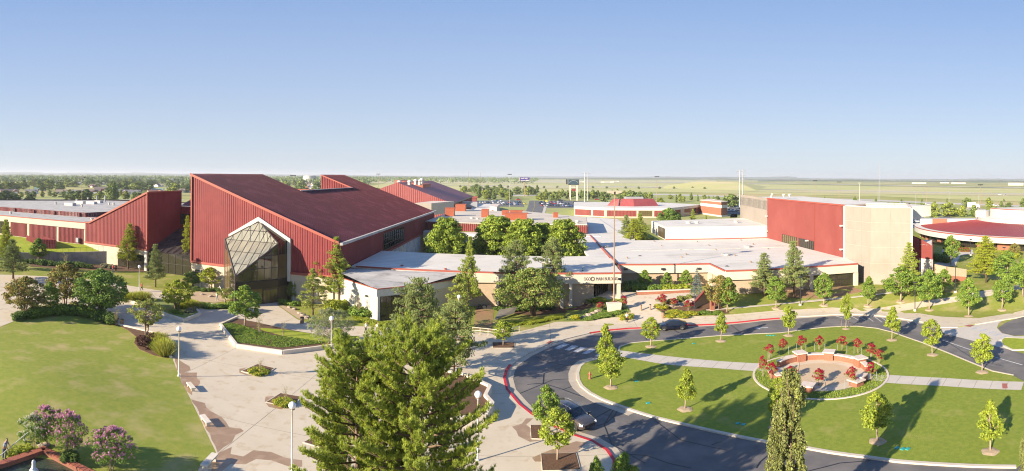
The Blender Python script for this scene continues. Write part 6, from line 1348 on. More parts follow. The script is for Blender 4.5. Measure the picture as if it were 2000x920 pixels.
for pts, lab in (([(962, 671), (1005, 671), (1004, 682), (963, 682)], 'mulch square of the small tree by the railing'), ([(1037, 834), (1066, 834), (1066, 861), (1038, 860)], 'small mulch square beside the red kerb'), ([(1057, 890), (1125, 889), (1133, 921), (1060, 923)], 'large mulch square at the bottom edge')):
    lowwall('tree_pit', lab, pts + [pts[0]], .05, .09, m_kerb, 'tree pit', pts, m_mulch, .19)
t = lowwall('brick_planter_wall', 'low brick wall with pale cap along the entrance plaza', [(1243, 577), (1295, 575), (1348, 572)], .5, .5, m_brick); 
P = GP([(1243, 577), (1295, 575), (1348, 572)])
for o in [c for c in t.children]: o.location.z += H(P[1].x, P[1].y) - .0
q = MB(); z = H(P[1].x, P[1].y)
for a, b in zip(P, P[1:]): band(q, a, b, z + .64, z + .78, -.33, .33)
obj('wall_cap', q, m_cap, t)
def bench(px, py, ang, label, sc=1.0):
    p = G(px, py); t = thing('concrete_bench', label, 'bench', (0, 0, 0), group='concrete benches along the lawn edge')
    obj('seat', MB().box((0, 0, .44), (.50, 1.85, .12)), m_wallc, t)
    for s in (-1, 1): obj('leg', MB().box((0, s * .68, .19), (.38, .14, .38)), m_wallc, t)
    t.location = (p.x, p.y, .14); t.rotation_euler = (0, 0, ang); t.scale = (sc,) * 3; return t
def dirang(a, b): d = G(*b) - G(*a); return math.atan2(d.y, d.x) - math.pi / 2
bench(373, 762, dirang((365, 748), (378, 764)), 'upper pale concrete bench at the lawn edge', 1.0); bench(401.5, 829, dirang((394, 812), (408, 830)), 'middle pale concrete bench at the lawn edge', 1.0); bench(409, 913, dirang((395, 925), (424, 894)), 'lowest concrete bench at the bottom edge, turned across', 1.15); bench(990, 650, dirang((970, 650), (1010, 650)), 'concrete bench behind the railing by the small tree', .9)
def globe_lamp(p, h, label):
    t = thing('globe_lamp', label, 'street lamp', (0, 0, 0), group='white globe lamps on the plaza')
    obj('pole', MB().lathe([(.14, 0), (.14, .12), (.085, .2), (.075, .6), (.065, h - .42), (.1, h - .42), (.1, h - .34)], n=10), m_pole, t, True)
    obj('collar', MB().lathe([(.1, h - .36), (.22, h - .3), (.22, h - .25)], n=12), m_rust_pole, t, True)
    obj('globe', MB().lathe([(.12, h - .30)] + [(.29 * math.cos(a), h - .02 + .29 * math.sin(a)) for a in [-1.2 + k * .34 for k in range(8)]] + [(0, h + .27)], n=16), m_globe, t, True)
    t.location = (p.x, p.y, H(p.x, p.y) + .13); return t
for px, py, lab in [(349, 737, 'globe lamp at the lawn edge above the benches'), (647, 709, 'globe lamp in front of the large raised bed'), (570, 932, 'globe lamp nearest the camera left of the big pine'), (933, 903, 'globe lamp rising through the right side of the big pine'), (896, 653, 'globe lamp among the dark pines'), (272, 577, 'far globe lamp beside the small raised bed')]: globe_lamp(G(px, py), 5.35, lab)
def area_lamp(px, py, label, h=5.0):
    p = G(px, py); t = thing('black_lamp', label, 'street lamp', (0, 0, 0), group='black area lamps along the right pavement')
    obj('footing', MB().lathe([(.26, 0), (.26, .35), (0, .36)], n=12), m_cap, t); obj('pole', MB().lathe([(.075, .3), (.06, h)], n=8), m_black, t); obj('lamp_head', MB().lathe([(.1, h - .1), (.42, h + .02), (.44, h + .12), (0, h + .2)], n=14), m_black, t)
    t.location = (p.x, p.y, H(p.x, p.y) + .1); return t
for px, py, lab in [(1357, 616, 'black area lamp in the entrance bed before the ramp wall'), (1563, 598, 'black area lamp on the lawn before the right pine'), (1787, 609, 'black area lamp where the two pavements part'), (1866, 573, 'black area lamp by the curved tan wall'), (1961, 520, 'black area lamp near the arts centre brick pier'), (1896, 500, 'black area lamp before the arts centre door')]: area_lamp(px, py, lab, 4.9 if py > 560 else 4.4)
# tall floodlight pole behind the entrance (its foot stands in the entrance bed)
p = G(1199, 591); t = thing('floodlight_pole', 'tall weathered floodlight pole rising in front of the entrance lettering', 'light pole', (p.x, p.y, 0)); h = ZT(1201, 375, p)
obj('pole', MB().lathe([(.24, 0), (.2, .5), (.17, 4), (.12, h)], (p.x, p.y, H(p.x, p.y)), 10).v and MB().tube([(p.x, p.y, 1), (p.x, p.y, 8), (p.x, p.y, h)], [.15, .12, .09], 8), m_rust_pole, t)
obj('cross_arm', MB().tube([(p.x - .9, p.y, h - .05), (p.x + .9, p.y, h - .05)], .06, 5), m_rust_pole, t)
for s in (-1, 1): obj('flood_head', MB().box((p.x + s * .68, p.y, h), (.95, .8, .45)).v and MB().add([(p.x + s * .68 + a * .5, p.y + b * .42, h + c * .25 + (.12 * a * s if c < 0 else 0)) for c in (-1, 1) for a, b in ((-1, -1), (1, -1), (1, 1), (-1, 1))], [(3, 2, 1, 0), (4, 5, 6, 7), (0, 1, 5, 4), (1, 2, 6, 5), (2, 3, 7, 6), (3, 0, 4, 7)]), M('flood_housing' + str(s), (.42, .38, .30), rough=.6), t)
# bollards, bins, markers
for px, py, lab in [(1252, 608, 'left of two bronze bollards at the entrance walk'), (1270, 607, 'right of two bronze bollards at the entrance walk')]:
    p = G(px, py); t = thing('bollard', lab, 'bollard', (p.x, p.y, H(p.x, p.y) + .1), group='bronze bollards at the entrance walk'); z = wloc(t).z; obj('post', MB().lathe([(.16, 0), (.16, .85), (.14, .9)], (p.x, p.y, z), 12), m_rust_pole, t); obj('cap', MB().lathe([(.17, .9), (.17, .98), (0, 1.02)], (p.x, p.y, z), 12), m_frame, t)
for px, py, lab in [(1295, 622, 'brown slatted litter bin beside the yellow clump near the sedan'), (590, 633, 'brown litter bin beside the path right of the glass entrance'), (238, 637, 'dark litter bin beside the bare sapling')]:
    p = G(px, py); t = thing('litter_bin', lab, 'litter bin', (p.x, p.y, .14 + H(p.x, p.y)), group='round litter bins'); z = wloc(t).z
    obj('liner', MB().lathe([(.27, 0), (.27, .85)], (p.x, p.y, z), 16), m_frame, t)
    for k in range(16): a = k * 6.283 / 16; obj('slat', MB().box((p.x + math.cos(a) * .3, p.y + math.sin(a) * .3, z + .45), (.03, .09, .86), a), m_rust_pole, t)
    obj('lid', MB().lathe([(.34, .88), (.34, .94), (.2, .98), (.12, .98)], (p.x, p.y, z), 16), m_frame, t)
p = G(1391, 607); t = thing('brick_marker', 'upright brick marker post with rounded stone top below the ramp wall', 'marker', (p.x, p.y, H(p.x, p.y))); z = wloc(t).z
obj('brick_body', MB().box((p.x, p.y, z + .95), (.75, .45, 1.7)), m_brick, t); q = MB(); q.lathe([(.0, 0), (.42, 0), (.42, .05)], (p.x, p.y, z + 1.8), 12)
ar = [(math.cos(a) * .42, math.sin(a) * .32) for a in [k * math.pi / 8 for k in range(9)]]; q = MB(); v = [(p.x + a, p.y - .27, z + 1.8 + b) for a, b in ar] + [(p.x + a, p.y + .27, z + 1.8 + b) for a, b in ar]; q.add(v, [(i, 9 + i, 10 + i, i + 1) for i in range(8)] + [tuple(range(9)), tuple(range(17, 8, -1))]); obj('stone_cap', q, m_cap, t); obj('stone_base', MB().box((p.x, p.y, z + .06), (1.0, .7, .2)), m_cap, t); obj('plaque', MB().box((p.x, p.y - .235, z + 1.2), (.4, .02, .6)), m_redroof, t)
a, b = G(1352, 606), G(1385, 581); t = thing('ramp_wall', 'shaded stucco ramp wall with slanting red top rail', 'wall', (a.x, a.y, 0)); a2 = G(1390, 604)
q = MB(); za, zb = ZT(1352, 594, a), ZT(1377, 573, G(1377, 603)); c1 = G(1352, 606); c2 = c1 + V2(.86, .5) * 6.2; n_ = nrm(c1, c2); 
q.add([v3(c1, 0), v3(c2, 0), v3(c2, 1.5 + 2.7), v3(c1.lerp(c2, .62), 1.0 + 3.0), v3(c1, H(c1.x, c1.y) + .9)], [(0, 1, 2, 3, 4)]); obj('wall_face', q, m_tanw, t)
q = MB(); e_ = c1.lerp(c2, .62); z1, z2 = H(c1.x, c1.y) + .9, 4.0; band(q, c1, e_, (z1 - .1, z2 - .1), (z1 + .25, z2 + .25), -.1, .25); obj('red_rail', q, m_redw, t)
q = MB(); band(q, e_, c2, 4.0, 4.2, -.2, .1); obj('wall_top', q, m_cap, t)
p = G(1199, 609); t = thing('stone_planter', 'angular pale stone planter box at the entrance walk', 'planter', (p.x, p.y, H(p.x, p.y))); z = wloc(t).z
obj('planter_box', MB().add([(p.x + a * 1.25 * s, p.y + b * .7 * s, z + c) for c, s in ((0, .85), (1.5, 1)) for a, b in ((-1, -1), (1, -.7), (1, 1), (-1, .8))], [(4, 5, 6, 7), (0, 1, 5, 4), (1, 2, 6, 5), (2, 3, 7, 6), (3, 0, 4, 7)]), m_wallc, t)
# hydrant, irrigation lids, small post
p = G(1152, 742); t = thing('fire_hydrant', 'rusty red fire hydrant on the west end of the oval lawn', 'hydrant', (p.x, p.y, .12)); z = .12
obj('barrel', MB().lathe([(.17, 0), (.17, .06), (.12, .08), (.12, .55), (.15, .57), (.15, .62), (.11, .7), (.04, .78), (.04, .84), (0, .85)], (p.x, p.y, z), 12), M('hydrant_paint', (.36, .13, .09), rough=.6), t)
obj('outlet', MB().tube([(p.x - .24, p.y, z + .48), (p.x + .24, p.y, z + .48)], .06, 8), m_rust, t); obj('outlet', MB().tube([(p.x, p.y, z + .44), (p.x, p.y - .22, z + .44)], .075, 8), m_rust, t)
for k, (px, py) in enumerate([(1243, 747), (1266, 790), (1441, 830), (1452, 832), (1752, 878), (1763, 880), (1773, 880), (1355, 673), (1500, 657), (1506, 657), (1512, 657)]):
    p = G(px, py); o = obj('valve_lid', MB().box((p.x, p.y, .15), (.42, .30, .06), .3), m_teal); o['label'] = 'small teal irrigation valve lid in the oval lawn, ' + ['between two trees at west', 'near the west kerb', 'left of a pair south', 'right of a pair south', 'left of a trio south-east', 'middle of a trio south-east', 'right of a trio south-east', 'alone on the north side', 'left of a trio at north', 'middle of a trio at north', 'right of a trio at north'][k]; o['category'] = 'valve lid'; o['group'] = 'teal valve lids in the oval lawn'
for px, yb, lab in [(1643, 640, 'thin stake left of the narrow young tree'), (1657, 640, 'thin stake right of the narrow young tree')]: p = G(px, yb); o = obj('tree_stake', MB().tube([(p.x, p.y, .1), (p.x, p.y, 1.2)], .03, 5), m_rust_pole); o['label'] = lab; o['category'] = 'stake'
for k, (px, yb) in enumerate([(1500, 706), (1506, 701), (1522, 696), (1540, 694), (1556, 688), (1574, 690), (1591, 688), (1611, 688), (1636, 690), (1654, 692), (1668, 694), (1683, 697), (1700, 709), (1588, 762), (1612, 762), (1650, 763), (1674, 760), (1712, 742)]):
    p = G(px, yb); o = obj('tree_stake', MB().tube([(p.x, p.y, .1), (p.x, p.y, 1.15)], .025, 5), m_steel); o['label'] = 'thin metal stake beside the red crape myrtles, %s clockwise round the circle' % ORD(k); o['category'] = 'stake'; o['group'] = 'stakes round the circle'
# railing by the channel
t = thing('pipe_railing', 'white two-rail pipe railing across the end of the drainage channel', 'railing', (*G(945, 655), .12))
def rail(pts, posts, m=m_wallc):
    P = GP(pts)
    for z in (.55, .95): obj('rail', MB().tube([v3(p, z + .14) for p in P], .04, 5), m, t)
    for u in range(posts): k = u / (posts - 1) * (len(P) - 1); i = min(int(k), len(P) - 2); p = P[i].lerp(P[i + 1], k - i); obj('post', MB().tube([v3(p, .1), v3(p, 1.12)], .04, 5), m, t)
rail([(923, 654), (945, 656), (970, 659)], 4); rail([(1000, 656), (1014, 651)], 2)
o = obj('culvert_ramp', MB().add([v3(G(965, 628), .2), v3(G(1004, 618), .5), v3(G(1010, 613), 1.2), v3(G(975, 619), 1.2)], [(0, 1, 2, 3)]), m_grey, kind='structure')
# ---------------------------------------------------------------- brick circle
t = thing('circular_seat_wall', 'curved low brick seat wall with pale caps and square piers on the oval lawn', 'seat wall', (CC.x, CC.y, .14))
def arcw(a0, a1, r=RI, k=8):
    q = MB(); c = MB(); P = [CC + V2(math.cos(R(a0 + (a1 - a0) * i / k)), math.sin(R(a0 + (a1 - a0) * i / k))) * r for i in range(k + 1)]
    q.ribbon(P, -.24, .24, .1, .78); c.ribbon(P, -.32, .32, .78, .90); obj('brick_wall', q, m_brick, t); obj('wall_cap', c, m_cap, t)
def pier(a, r=RI, h=1.02, w=1.15, l=1.35):
    p = CC + V2(math.cos(R(a)), math.sin(R(a))) * r; pr_ = obj('brick_pier', MB().box((p.x, p.y, .1 + h / 2), (w, w, h), R(a)), m_brick, t); obj('pier_cap', MB().box((p.x, p.y, .1 + h + .06), (l + .15, l + .15, .13), R(a)), m_cap, t)
base = math.degrees(math.atan2((G(1552, 706) - CC).y, (G(1552, 706) - CC).x))
def angp(px, py): d = G(px, py) - CC; return math.degrees(math.atan2(d.y, d.x))
aL, aM, aR_ = angp(1560, 705), angp(1620, 703), angp(1684, 716); aE0, aE1 = angp(1520, 717), angp(1692, 727)
print('angles', aL, aM, aR_, aE0, aE1)
pier(aL); pier(aM); pier(aR_); arcw(aL + 7, aE0 + 4); arcw(aM + 7, aL - 7); arcw(aR_ + 7, aM - 7); arcw(aE1 - 4, aR_ - 7, k=4)
a1_, a2_, a3_, a4_ = angp(1517, 738), angp(1585, 756), angp(1662, 752), angp(1682, 745)
pier(a1_, h=.6); pier(a2_, h=.6); pier(a3_, h=.6); arcw(a3_ + 6, a4_ + 4, k=4); arcw(a1_ + 6, a1_ + 18, k=4)
# ---------------------------------------------------------------- pool with brick coping, fountain
c0, cA, cB = G(86, 880), G(0, 911.5), G(162, 920.5); dA, dB = (cA - c0).normalized(), (cB - c0).normalized()
t = thing('fountain_pool', 'square ornamental pool with red brick coping at the lower left corner', 'pool', (c0.x, c0.y, .1))
LA, LB2 = 15, 15; wC = .62; hC = .50
nin = (dA + dB).normalized()
def inw(d, o): n = Vector((-d.y, d.x)); return n if n.dot(o) > 0 else -n
nA, nB2 = inw(dA, dB), inw(dB, dA)
sinang = abs(dA.x * dB.y - dA.y * dB.x); ci = c0 + (dA + dB) * (wC / sinang)
for d, n_, L_ in ((dA, nA, LA), (dB, nB2, LB2)):
    a, b = c0, c0 + d * L_; ai = ci; bi = c0 + d * L_ + n_ * wC
    obj('basin_wall', MB().prism([a, b, bi, ai], .0, hC - .03), m_brick, t)
    nb = 42
    for i in range(nb):                                 # soldier bricks of the coping
        u0, u1 = i / nb + .0016, (i + 1) / nb - .0016; o0, o1 = a.lerp(b, u0), a.lerp(b, u1); i0, i1 = ai.lerp(bi, u0), ai.lerp(bi, u1); i0, i1 = o0 + n_ * (wC - .02) if i else i0, o1 + n_ * (wC - .02)
        obj('brick', MB().prism([o0, o1, i1, i0], hC - .03, hC + .05), m_coping if 'm_coping' in globals() else globals().setdefault('m_coping', M('coping_brick', (.36, .12, .075), (.28, .09, .06), 7, .6)), t)
m_water = M('pool_water', (.035, .05, .035), (.05, .07, .045), 2.5, .05, .05, 5, spec=.6)
obj('water', MB().prism([ci, c0 + dA * LA + nA * wC, c0 + dA * LA + dB * LB2, c0 + dB * LB2 + nB2 * wC], .0, .22), m_water, t)
fp = G(66, 925); fj = thing('fountain_jet', 'small white foaming fountain jet in the pool', 'fountain', (fp.x, fp.y, .2))
q = MB(); q.lathe([(.40, 0), (.34, .12), (.2, .22), (.14, .34), (.16, .5), (.17, .66), (.12, .8), (.05, .88), (0, .9)], (fp.x, fp.y, .2), 14)
rnd = random.Random(2); q.v = [(x + rnd.uniform(-.04, .04), y + rnd.uniform(-.04, .04), z + rnd.uniform(-.03, .03)) for x, y, z in q.v]; obj('foam', q, M('water_foam', (.82, .82, .82), (.6, .62, .6), 9, .4, .03, 14), fj, True)
# ---------------------------------------------------------------- vehicles
def wheelset(t, xs, w, r, sc=1):
    for x in xs:
        for s in (-1, 1):
            y = s * w; ty = MB(); v = []
            for rr2, yy in ((r * .62, -.10), (r * .93, -.11), (r, -.07), (r, .07), (r * .93, .11), (r * .62, .10)):
                for k in range(18): a = k * 6.283 / 18; v.append((x + math.cos(a) * rr2, y + yy, r + math.sin(a) * rr2))
            ty.add(v, [(i * 18 + k, i * 18 + (k + 1) % 18, (i + 1) * 18 + (k + 1) % 18, (i + 1) * 18 + k) for i in range(5) for k in range(18)]); wo_ = obj('wheel', ty, m_blk, t, True)
            rm = MB(); o = y + s * .09
            for k in range(10): a = k * 6.283 / 10; rm.add([(x + math.cos(a - .16) * r * .62, o, r + math.sin(a - .16) * r * .62), (x + math.cos(a + .16) * r * .62, o, r + math.sin(a + .16) * r * .62), (x + math.cos(a + .3) * r * .14, o + s * .02, r + math.sin(a + .3) * r * .14), (x + math.cos(a - .3) * r * .14, o + s * .02, r + math.sin(a - .3) * r * .14)], [(0, 1, 2, 3)])
            rm.add([(x + math.cos(k * .3142) * r * q_, o - s * (.0 if q_ > .6 else 0), r + math.sin(k * .3142) * r * q_) for q_ in (.56, .66) for k in range(20)], [(k, (k + 1) % 20, 20 + (k + 1) % 20, 20 + k) for k in range(20)]); rm.add([(x + math.cos(k * .3142) * r * .6, o - s * .05, r + math.sin(k * .3142) * r * .6) for k in range(20)], [tuple(range(20))]); obj('rim', rm, m_rim, wo_)
def carbody(st, belt_glass, m_body, t, merged=False):
    """loft of cross sections st = (x, half width, sill z, belt z, top half width, top z); stations in belt_glass carry glass between belt and top"""
    n = len(st); rings = []
    for x, w, z0, zb, wt, zt in st:
        h = [(0, z0), (w * .9, z0), (w * .985, z0 + .14), (w, (z0 + zb) / 2 + .05), (w * .985, zb - .03), (w * .96, zb + .02), (wt + (w * .96 - wt) * .10, zt - (zt - zb) * .10), (wt * .86, zt), (0, zt + .015)]
        rings.append([(x, y, z) for y, z in h] + [(x, -y, z) for y, z in h[::-1][1:-1]])
    k = len(rings[0]); v = [p for r in rings for p in r]; bf, gf = [], []
    for i in range(n - 1):
        for j in range(k):
            f = (i * k + j, (i + 1) * k + j, (i + 1) * k + (j + 1) % k, i * k + (j + 1) % k); side = j in (5, k - 6)
            wind = i in belt_glass[1] and j in (6, 7, 8, 9, k - 8, k - 7)
            (gf if (side and i in belt_glass[0]) or (i in belt_glass[1] and j in (5, 6, 7, 8, 9, 10) and 1 and (j in range(5, k - 5))) else bf).append(f)
    bf += [tuple(range(k)), tuple(range((n - 1) * k, n * k))[::-1]]
    return v, bf, gf
def car(nm, label, cat, st, gl, paint, p, ang, wheels, wr, scale=1, roof=None, rails=False, white_front=True):
    t = thing(nm, label, cat, (0, 0, 0)); v, bf, gf = carbody(st, gl, paint, t)
    b = MB().add(v, bf); b.v = [tuple(x) for x in b.v]; o = obj('body', b, paint, t, True)
    g = MB().add(v, gf); obj('windows', g, m_carglass, t, True)
    W_ = max(s[1] for s in st); wheelset(t, wheels, W_ - .10, wr)
    q = MB()
    for x in wheels:
        for s in (-1, 1):
            vv = []
            for k in range(15): a = math.pi * k / 14; vv += [(x + math.cos(a) * (wr + .02), s * (W_ - .02), wr + math.sin(a) * (wr + .02)), (x + math.cos(a) * (wr + .07), s * (W_ + .012), wr + math.sin(a) * (wr + .08))]
            q.add(vv, [(2 * k, 2 * k + 2, 2 * k + 3, 2 * k + 1) for k in range(14)])
            q.add([(x + math.cos(math.pi * k / 14) * (wr + .06), s * (W_ + .006), wr + math.sin(math.pi * k / 14) * (wr + .06)) for k in range(15)] , [tuple(range(15))])
    obj('wheel_arches', q, m_blk, t)
    xf, xr = st[-1][0], st[0][0]; wf = st[-2][1]; zb = st[-2][3]
    for s in (-1, 1):
        obj('headlight', MB().box((st[-2][0] + .03, s * (wf - .16), zb - .10), (.30, .34, .15), -s * .5), M('headlamp', (.75, .76, .78), rough=.1) if 'headlamp' not in bpy.data.materials else bpy.data.materials['headlamp'], t)
        obj('tail_light', MB().box((st[1][0] - .04, s * (st[1][1] - .12), st[1][3] - .12), (.22, .30, .18), s * .4), M('tail_lamp', (.5, .02, .02), rough=.2) if 'tail_lamp' not in bpy.data.materials else bpy.data.materials['tail_lamp'], t)
        k = gl[2]; obj('mirror', MB().box((st[k][0] + .05, s * (st[k][1] + .10), st[k][3] + .08), (.14, .24, .16)), paint, t)
    obj('grille', MB().box((xf + .005, 0, st[-1][3] - .14), (.05, 1.1, .16)), m_rim, t); obj('lower_grille', MB().box((xf + .01, 0, st[-1][2] + .16), (.05, 1.2, .22)), m_black, t); obj('number_plate', MB().box((xr - .02, 0, st[0][3] - .25), (.03, .5, .14)), m_white, t)
    if rails:
        for s in (-1, 1): obj('roof_rail', MB().tube([(-1.75, s * .62, 1.70), (-1.4, s * .64, 1.77), (.2, s * .64, 1.78), (.6, s * .62, 1.68)], .025, 5), m_rim, t)
    t.location = (p.x, p.y, .03); t.rotation_euler = (0, 0, ang); return t
def paint(nm, c): m = M(nm, c, rough=.22, metal=.35, spec=.6); m.node_tree.nodes['Principled BSDF'].inputs['Coat Weight'].default_value = .8; return m
sedan = [(-2.33, .72, .42, .78, .60, .84), (-2.2, .83, .30, .92, .66, 1.00), (-1.75, .88, .25, .98, .62, 1.10), (-1.1, .90, .22, .97, .60, 1.34), (-.35, .90, .22, .96, .60, 1.43), (.35, .90, .22, .94, .58, 1.40), (1.15, .90, .22, .91, .64, .98), (1.65, .89, .24, .84, .62, .90), (2.15, .84, .28, .70, .56, .77), (2.36, .68, .34, .58, .46, .64)]
sd_p, sd_q = G(1294, 647), G(1331, 645.5)
ang_s = math.atan2((sd_p - sd_q).y, (sd_p - sd_q).x)
cs = (sd_p + sd_q) / 2; nn_ = (cs).normalized(); car('parked_sedan', 'dark blue sedan parked at the red kerb before the entrance', 'car', sedan, ((2, 3, 4, 5), (2, 5), 6), paint('navy_paint', (.008, .013, .035)), cs + nn_ * .85, ang_s + .06, (-1.38, 1.42), .33)
suv = [(-2.42, .80, .50, 1.00, .60, 1.10), (-2.34, .90, .36, 1.08, .66, 1.55), (-1.9, .95, .30, 1.08, .66, 1.70), (-.9, .96, .28, 1.06, .66, 1.74), (.1, .96, .28, 1.05, .64, 1.72), (.55, .96, .28, 1.05, .62, 1.64), (1.25, .96, .28, 1.06, .74, 1.12), (1.75, .95, .30, .98, .72, 1.07), (2.2, .92, .36, .86, .66, .96), (2.42, .78, .42, .72, .54, .80)]
f1, f0 = G(1152, 845), G(1103, 815)
def GZ(px, py, z): return Zp(px, py, z)
front = GZ(1148, 830, .6); ang_v = R(-52); rear_ = GZ(1093, 795, 1.0); d_ = front - rear_; ang_v = math.atan2(d_.y, d_.x); cs = front - d_.normalized() * 2.2
car('driving_suv', 'grey metallic suv with silver roof rails on the loop road beside the yellow tree', 'car', suv, ((1, 2, 3, 4, 5), (0, 5), 6), paint('gunmetal_paint', (.10, .085, .08)), cs, ang_v, (-1.42, 1.45), .38, rails=True)
# ---------------------------------------------------------------- people
def skin(nm, pts, edges, rad, mat, parent, sub=1):
    """one continuous surface grown from a skeleton, converted to a plain mesh"""
    me = bpy.data.meshes.new(nm); me.from_pydata(pts, edges, []); o = bpy.data.objects.new(nm, me); COL.objects.link(o)
    o.modifiers.new('s', 'SKIN'); o.modifiers.new('u', 'SUBSURF').levels = sub
    for i, r_ in enumerate(rad): o.data.skin_vertices[0].data[i].radius = r_ if isinstance(r_, tuple) else (r_, r_)
    o.data.skin_vertices[0].data[0].use_root = True
    dg = bpy.context.evaluated_depsgraph_get(); m2 = bpy.data.meshes.new_from_object(o.evaluated_get(dg)); bpy.data.objects.remove(o); m2.materials.clear(); m2.materials.append(mat); m2.polygons.foreach_set('use_smooth', [True] * len(m2.polygons)); m2.name = nm
    o = bpy.data.objects.new(nm, m2); COL.objects.link(o); o.parent = parent; WL[o.name] = wloc(parent); return o
m_skin = M('skin', (.38, .20, .13), rough=.6); m_hair = M('dark_hair', (.02, .015, .012), rough=.7)
def cm(nm, c): return bpy.data.materials.get(nm) or M(nm, c, rough=.85)
def person(label, p, ang, shirt, pants, stride=.22, bend=.0, arms='down', h=1.76, hair=m_hair, shoes=(.8, .8, .8), bag=None, z=None, sleeves=True, skinm=None):
    t = thing('person', label, 'person', (0, 0, 0)); k = h / 1.76; S_ = lambda x, y, z: (x * k, y * k, z * k); sk_ = skinm or m_skin
    lean = bend; hx = lean * .55; hip = (0, 0, .94); ch = (hx * .7, 0, 1.30 - abs(lean) * .10); nk = (hx, 0, 1.50 - abs(lean) * .2); hd = (hx + .05 + lean * .12, 0, 1.66 - abs(lean) * .28)
    if arms == 'phone': Rr = [(hx - .02, .20, nk[2] - .06), (hx + .02, .24, 1.16), (hx + .26, .14, 1.18), (hx + .34, .08, 1.24)]; Ll = [(hx - .02, -.20, nk[2] - .06), (hx + .02, -.24, 1.16), (hx + .26, -.14, 1.18), (hx + .34, -.05, 1.24)]
    elif arms == 'pole': Rr = [(hx, .2, nk[2] - .06), (hx + .12, .30, nk[2] - .34), (hx + .34, .22, nk[2] - .55), (hx + .40, .20, nk[2] - .58)]; Ll = [(hx, -.2, nk[2] - .06), (hx + .14, -.26, nk[2] - .32), (hx + .30, -.16, nk[2] - .62), (hx + .36, -.12, nk[2] - .68)]
    else: Rr = [(hx, .20, nk[2] - .06), (hx - .06, .25, 1.16), (hx + .04, .26, .92), (hx + .07, .25, .84)]; Ll = [(hx, -.20, nk[2] - .06), (hx + .08, -.25, 1.16), (hx + .14, -.25, .94), (hx + .18, -.24, .86)]
    s = stride; kn = [(.10 + s * .5, .10, .50), (-.02 - s * .3, -.10, .50)]; an = [(s, .10, .09), (-s * 1.25, -.10, .11 + s * .12)]; toe = [(s + .17, .11, .04), (-s * 1.25 + .15, -.11, .04)]
    pts = [hip, ch, nk, hd, (hd[0] + .015, 0, hd[2] + .10)] + Rr + Ll + [(0, .10, .88), kn[0], an[0], (0, -.10, .88), kn[1], an[1]]
    ed = [(0, 1), (1, 2), (2, 3), (3, 4), (2, 5), (5, 6), (6, 7), (7, 8), (2, 9), (9, 10), (10, 11), (11, 12), (0, 13), (13, 14), (14, 15), (0, 16), (16, 17), (17, 18)]
    rad = [(.12, .15), (.115, .155), (.055, .055), (.09, .08), (.06, .06), .055, .042, .033, .034, .055, .042, .033, .034, .082, .055, .038, .082, .055, .038]
    rad = [tuple(a * k for a in r_) if isinstance(r_, tuple) else r_ * k for r_ in rad]
    skin('body', [S_(*q) for q in pts], ed, rad, sk_, t)
    sm_, pm = cm('cloth_' + shirt[0], shirt[1]), cm('cloth_' + pants[0], pants[1])
    e2 = [(0, 1), (1, 2), (2, 3), (3, 4), (2, 5), (5, 6)] + ([(4, 7), (6, 8)] if sleeves else [])
    p2 = [(0, 0, .95), ch, (nk[0], 0, nk[2] - .05), Rr[0], Rr[1], Ll[0], Ll[1]] + ([tuple(Vector(Rr[1]).lerp(Vector(Rr[2]), .9)), tuple(Vector(Ll[1]).lerp(Vector(Ll[2]), .9))] if sleeves else [])
    if not sleeves: p2[4] = tuple(Vector(Rr[0]).lerp(Vector(Rr[1]), .85)); p2[6] = tuple(Vector(Ll[0]).lerp(Vector(Ll[1]), .85))
    skin('shirt', [S_(*q) for q in p2], e2, [.15 * k, .152 * k, .10 * k, .078 * k, .060 * k, .078 * k, .060 * k] + ([.048 * k] * 2 if sleeves else []), sm_, t)
    skin('trousers', [S_(*q) for q in [(0, 0, .97), (0, .10, .86), kn[0], an[0], (0, -.10, .86), kn[1], an[1]]], [(0, 1), (1, 2), (2, 3), (0, 4), (4, 5), (5, 6)], [r_ * k for r_ in (.145, .105, .075, .06, .105, .075, .06)], pm, t)
    for a, b in zip(an, toe): skin('shoe', [S_(a[0] - .04, a[1], .06), S_(*b)], [(0, 1)], [.055 * k, .042 * k], cm('shoe_%.2f' % shoes[0], shoes), t)
    skin('hair', [S_(hd[0] - .03, 0, hd[2] + .05), S_(hd[0], 0, hd[2] + .11)], [(0, 1)], [.098 * k, .08 * k], hair, t)
    if bag: skin('backpack', [S_(ch[0] - .20, 0, 1.12), S_(ch[0] - .22, 0, 1.38)], [(0, 1)], [.12 * k, .11 * k], cm('bag_' + bag[0], bag[1]), t)
    for i, Q in enumerate((Rr, Ll)):                     # fingers and thumb on each hand
        h0 = Vector(Q[3]); dv = (Vector(Q[3]) - Vector(Q[2])).normalized(); sd2 = dv.cross(Vector((0, 0, 1))).normalized() if abs(dv.z) < .9 else Vector((0, 1, 0)); q = MB()
        for f_ in range(4): o_ = sd2 * (.018 * (f_ - 1.5)); q.tube([h0 + o_, h0 + o_ + dv * .04, h0 + o_ + dv * .06 + Vector((0, 0, -.035 + .004 * f_))], [.009, .008, .006], 5)
        q.tube([h0 - dv * .02 + sd2 * .03, h0 + sd2 * .05 + dv * .02], [.010, .008], 5); q.v = [(a * k, b * k, c * k) for a, b, c in q.v]; obj('fingers', q, sk_, t)
    t.location = (p.x, p.y, (H(p.x, p.y) + .14) if z is None else z); t.rotation_euler = (0, 0, ang); return t
def toright(px): lon = (px - CX) / F; return -lon
person('student with tan backpack and white shirt looking at phone, left of two walkers', G(714, 653.5), toright(714) + .1, ('white', (.75, .75, .76)), ('dark', (.035, .035, .03)), .16, .12, 'phone', bag=('tan', (.50, .36, .20)))
person('student with tan backpack in long stride, right of two walkers', G(736.5, 654.5), toright(736), ('white', (.75, .75, .76)), ('dark', (.035, .035, .03)), .34, .10, 'phone', bag=('tan', (.50, .36, .20)))
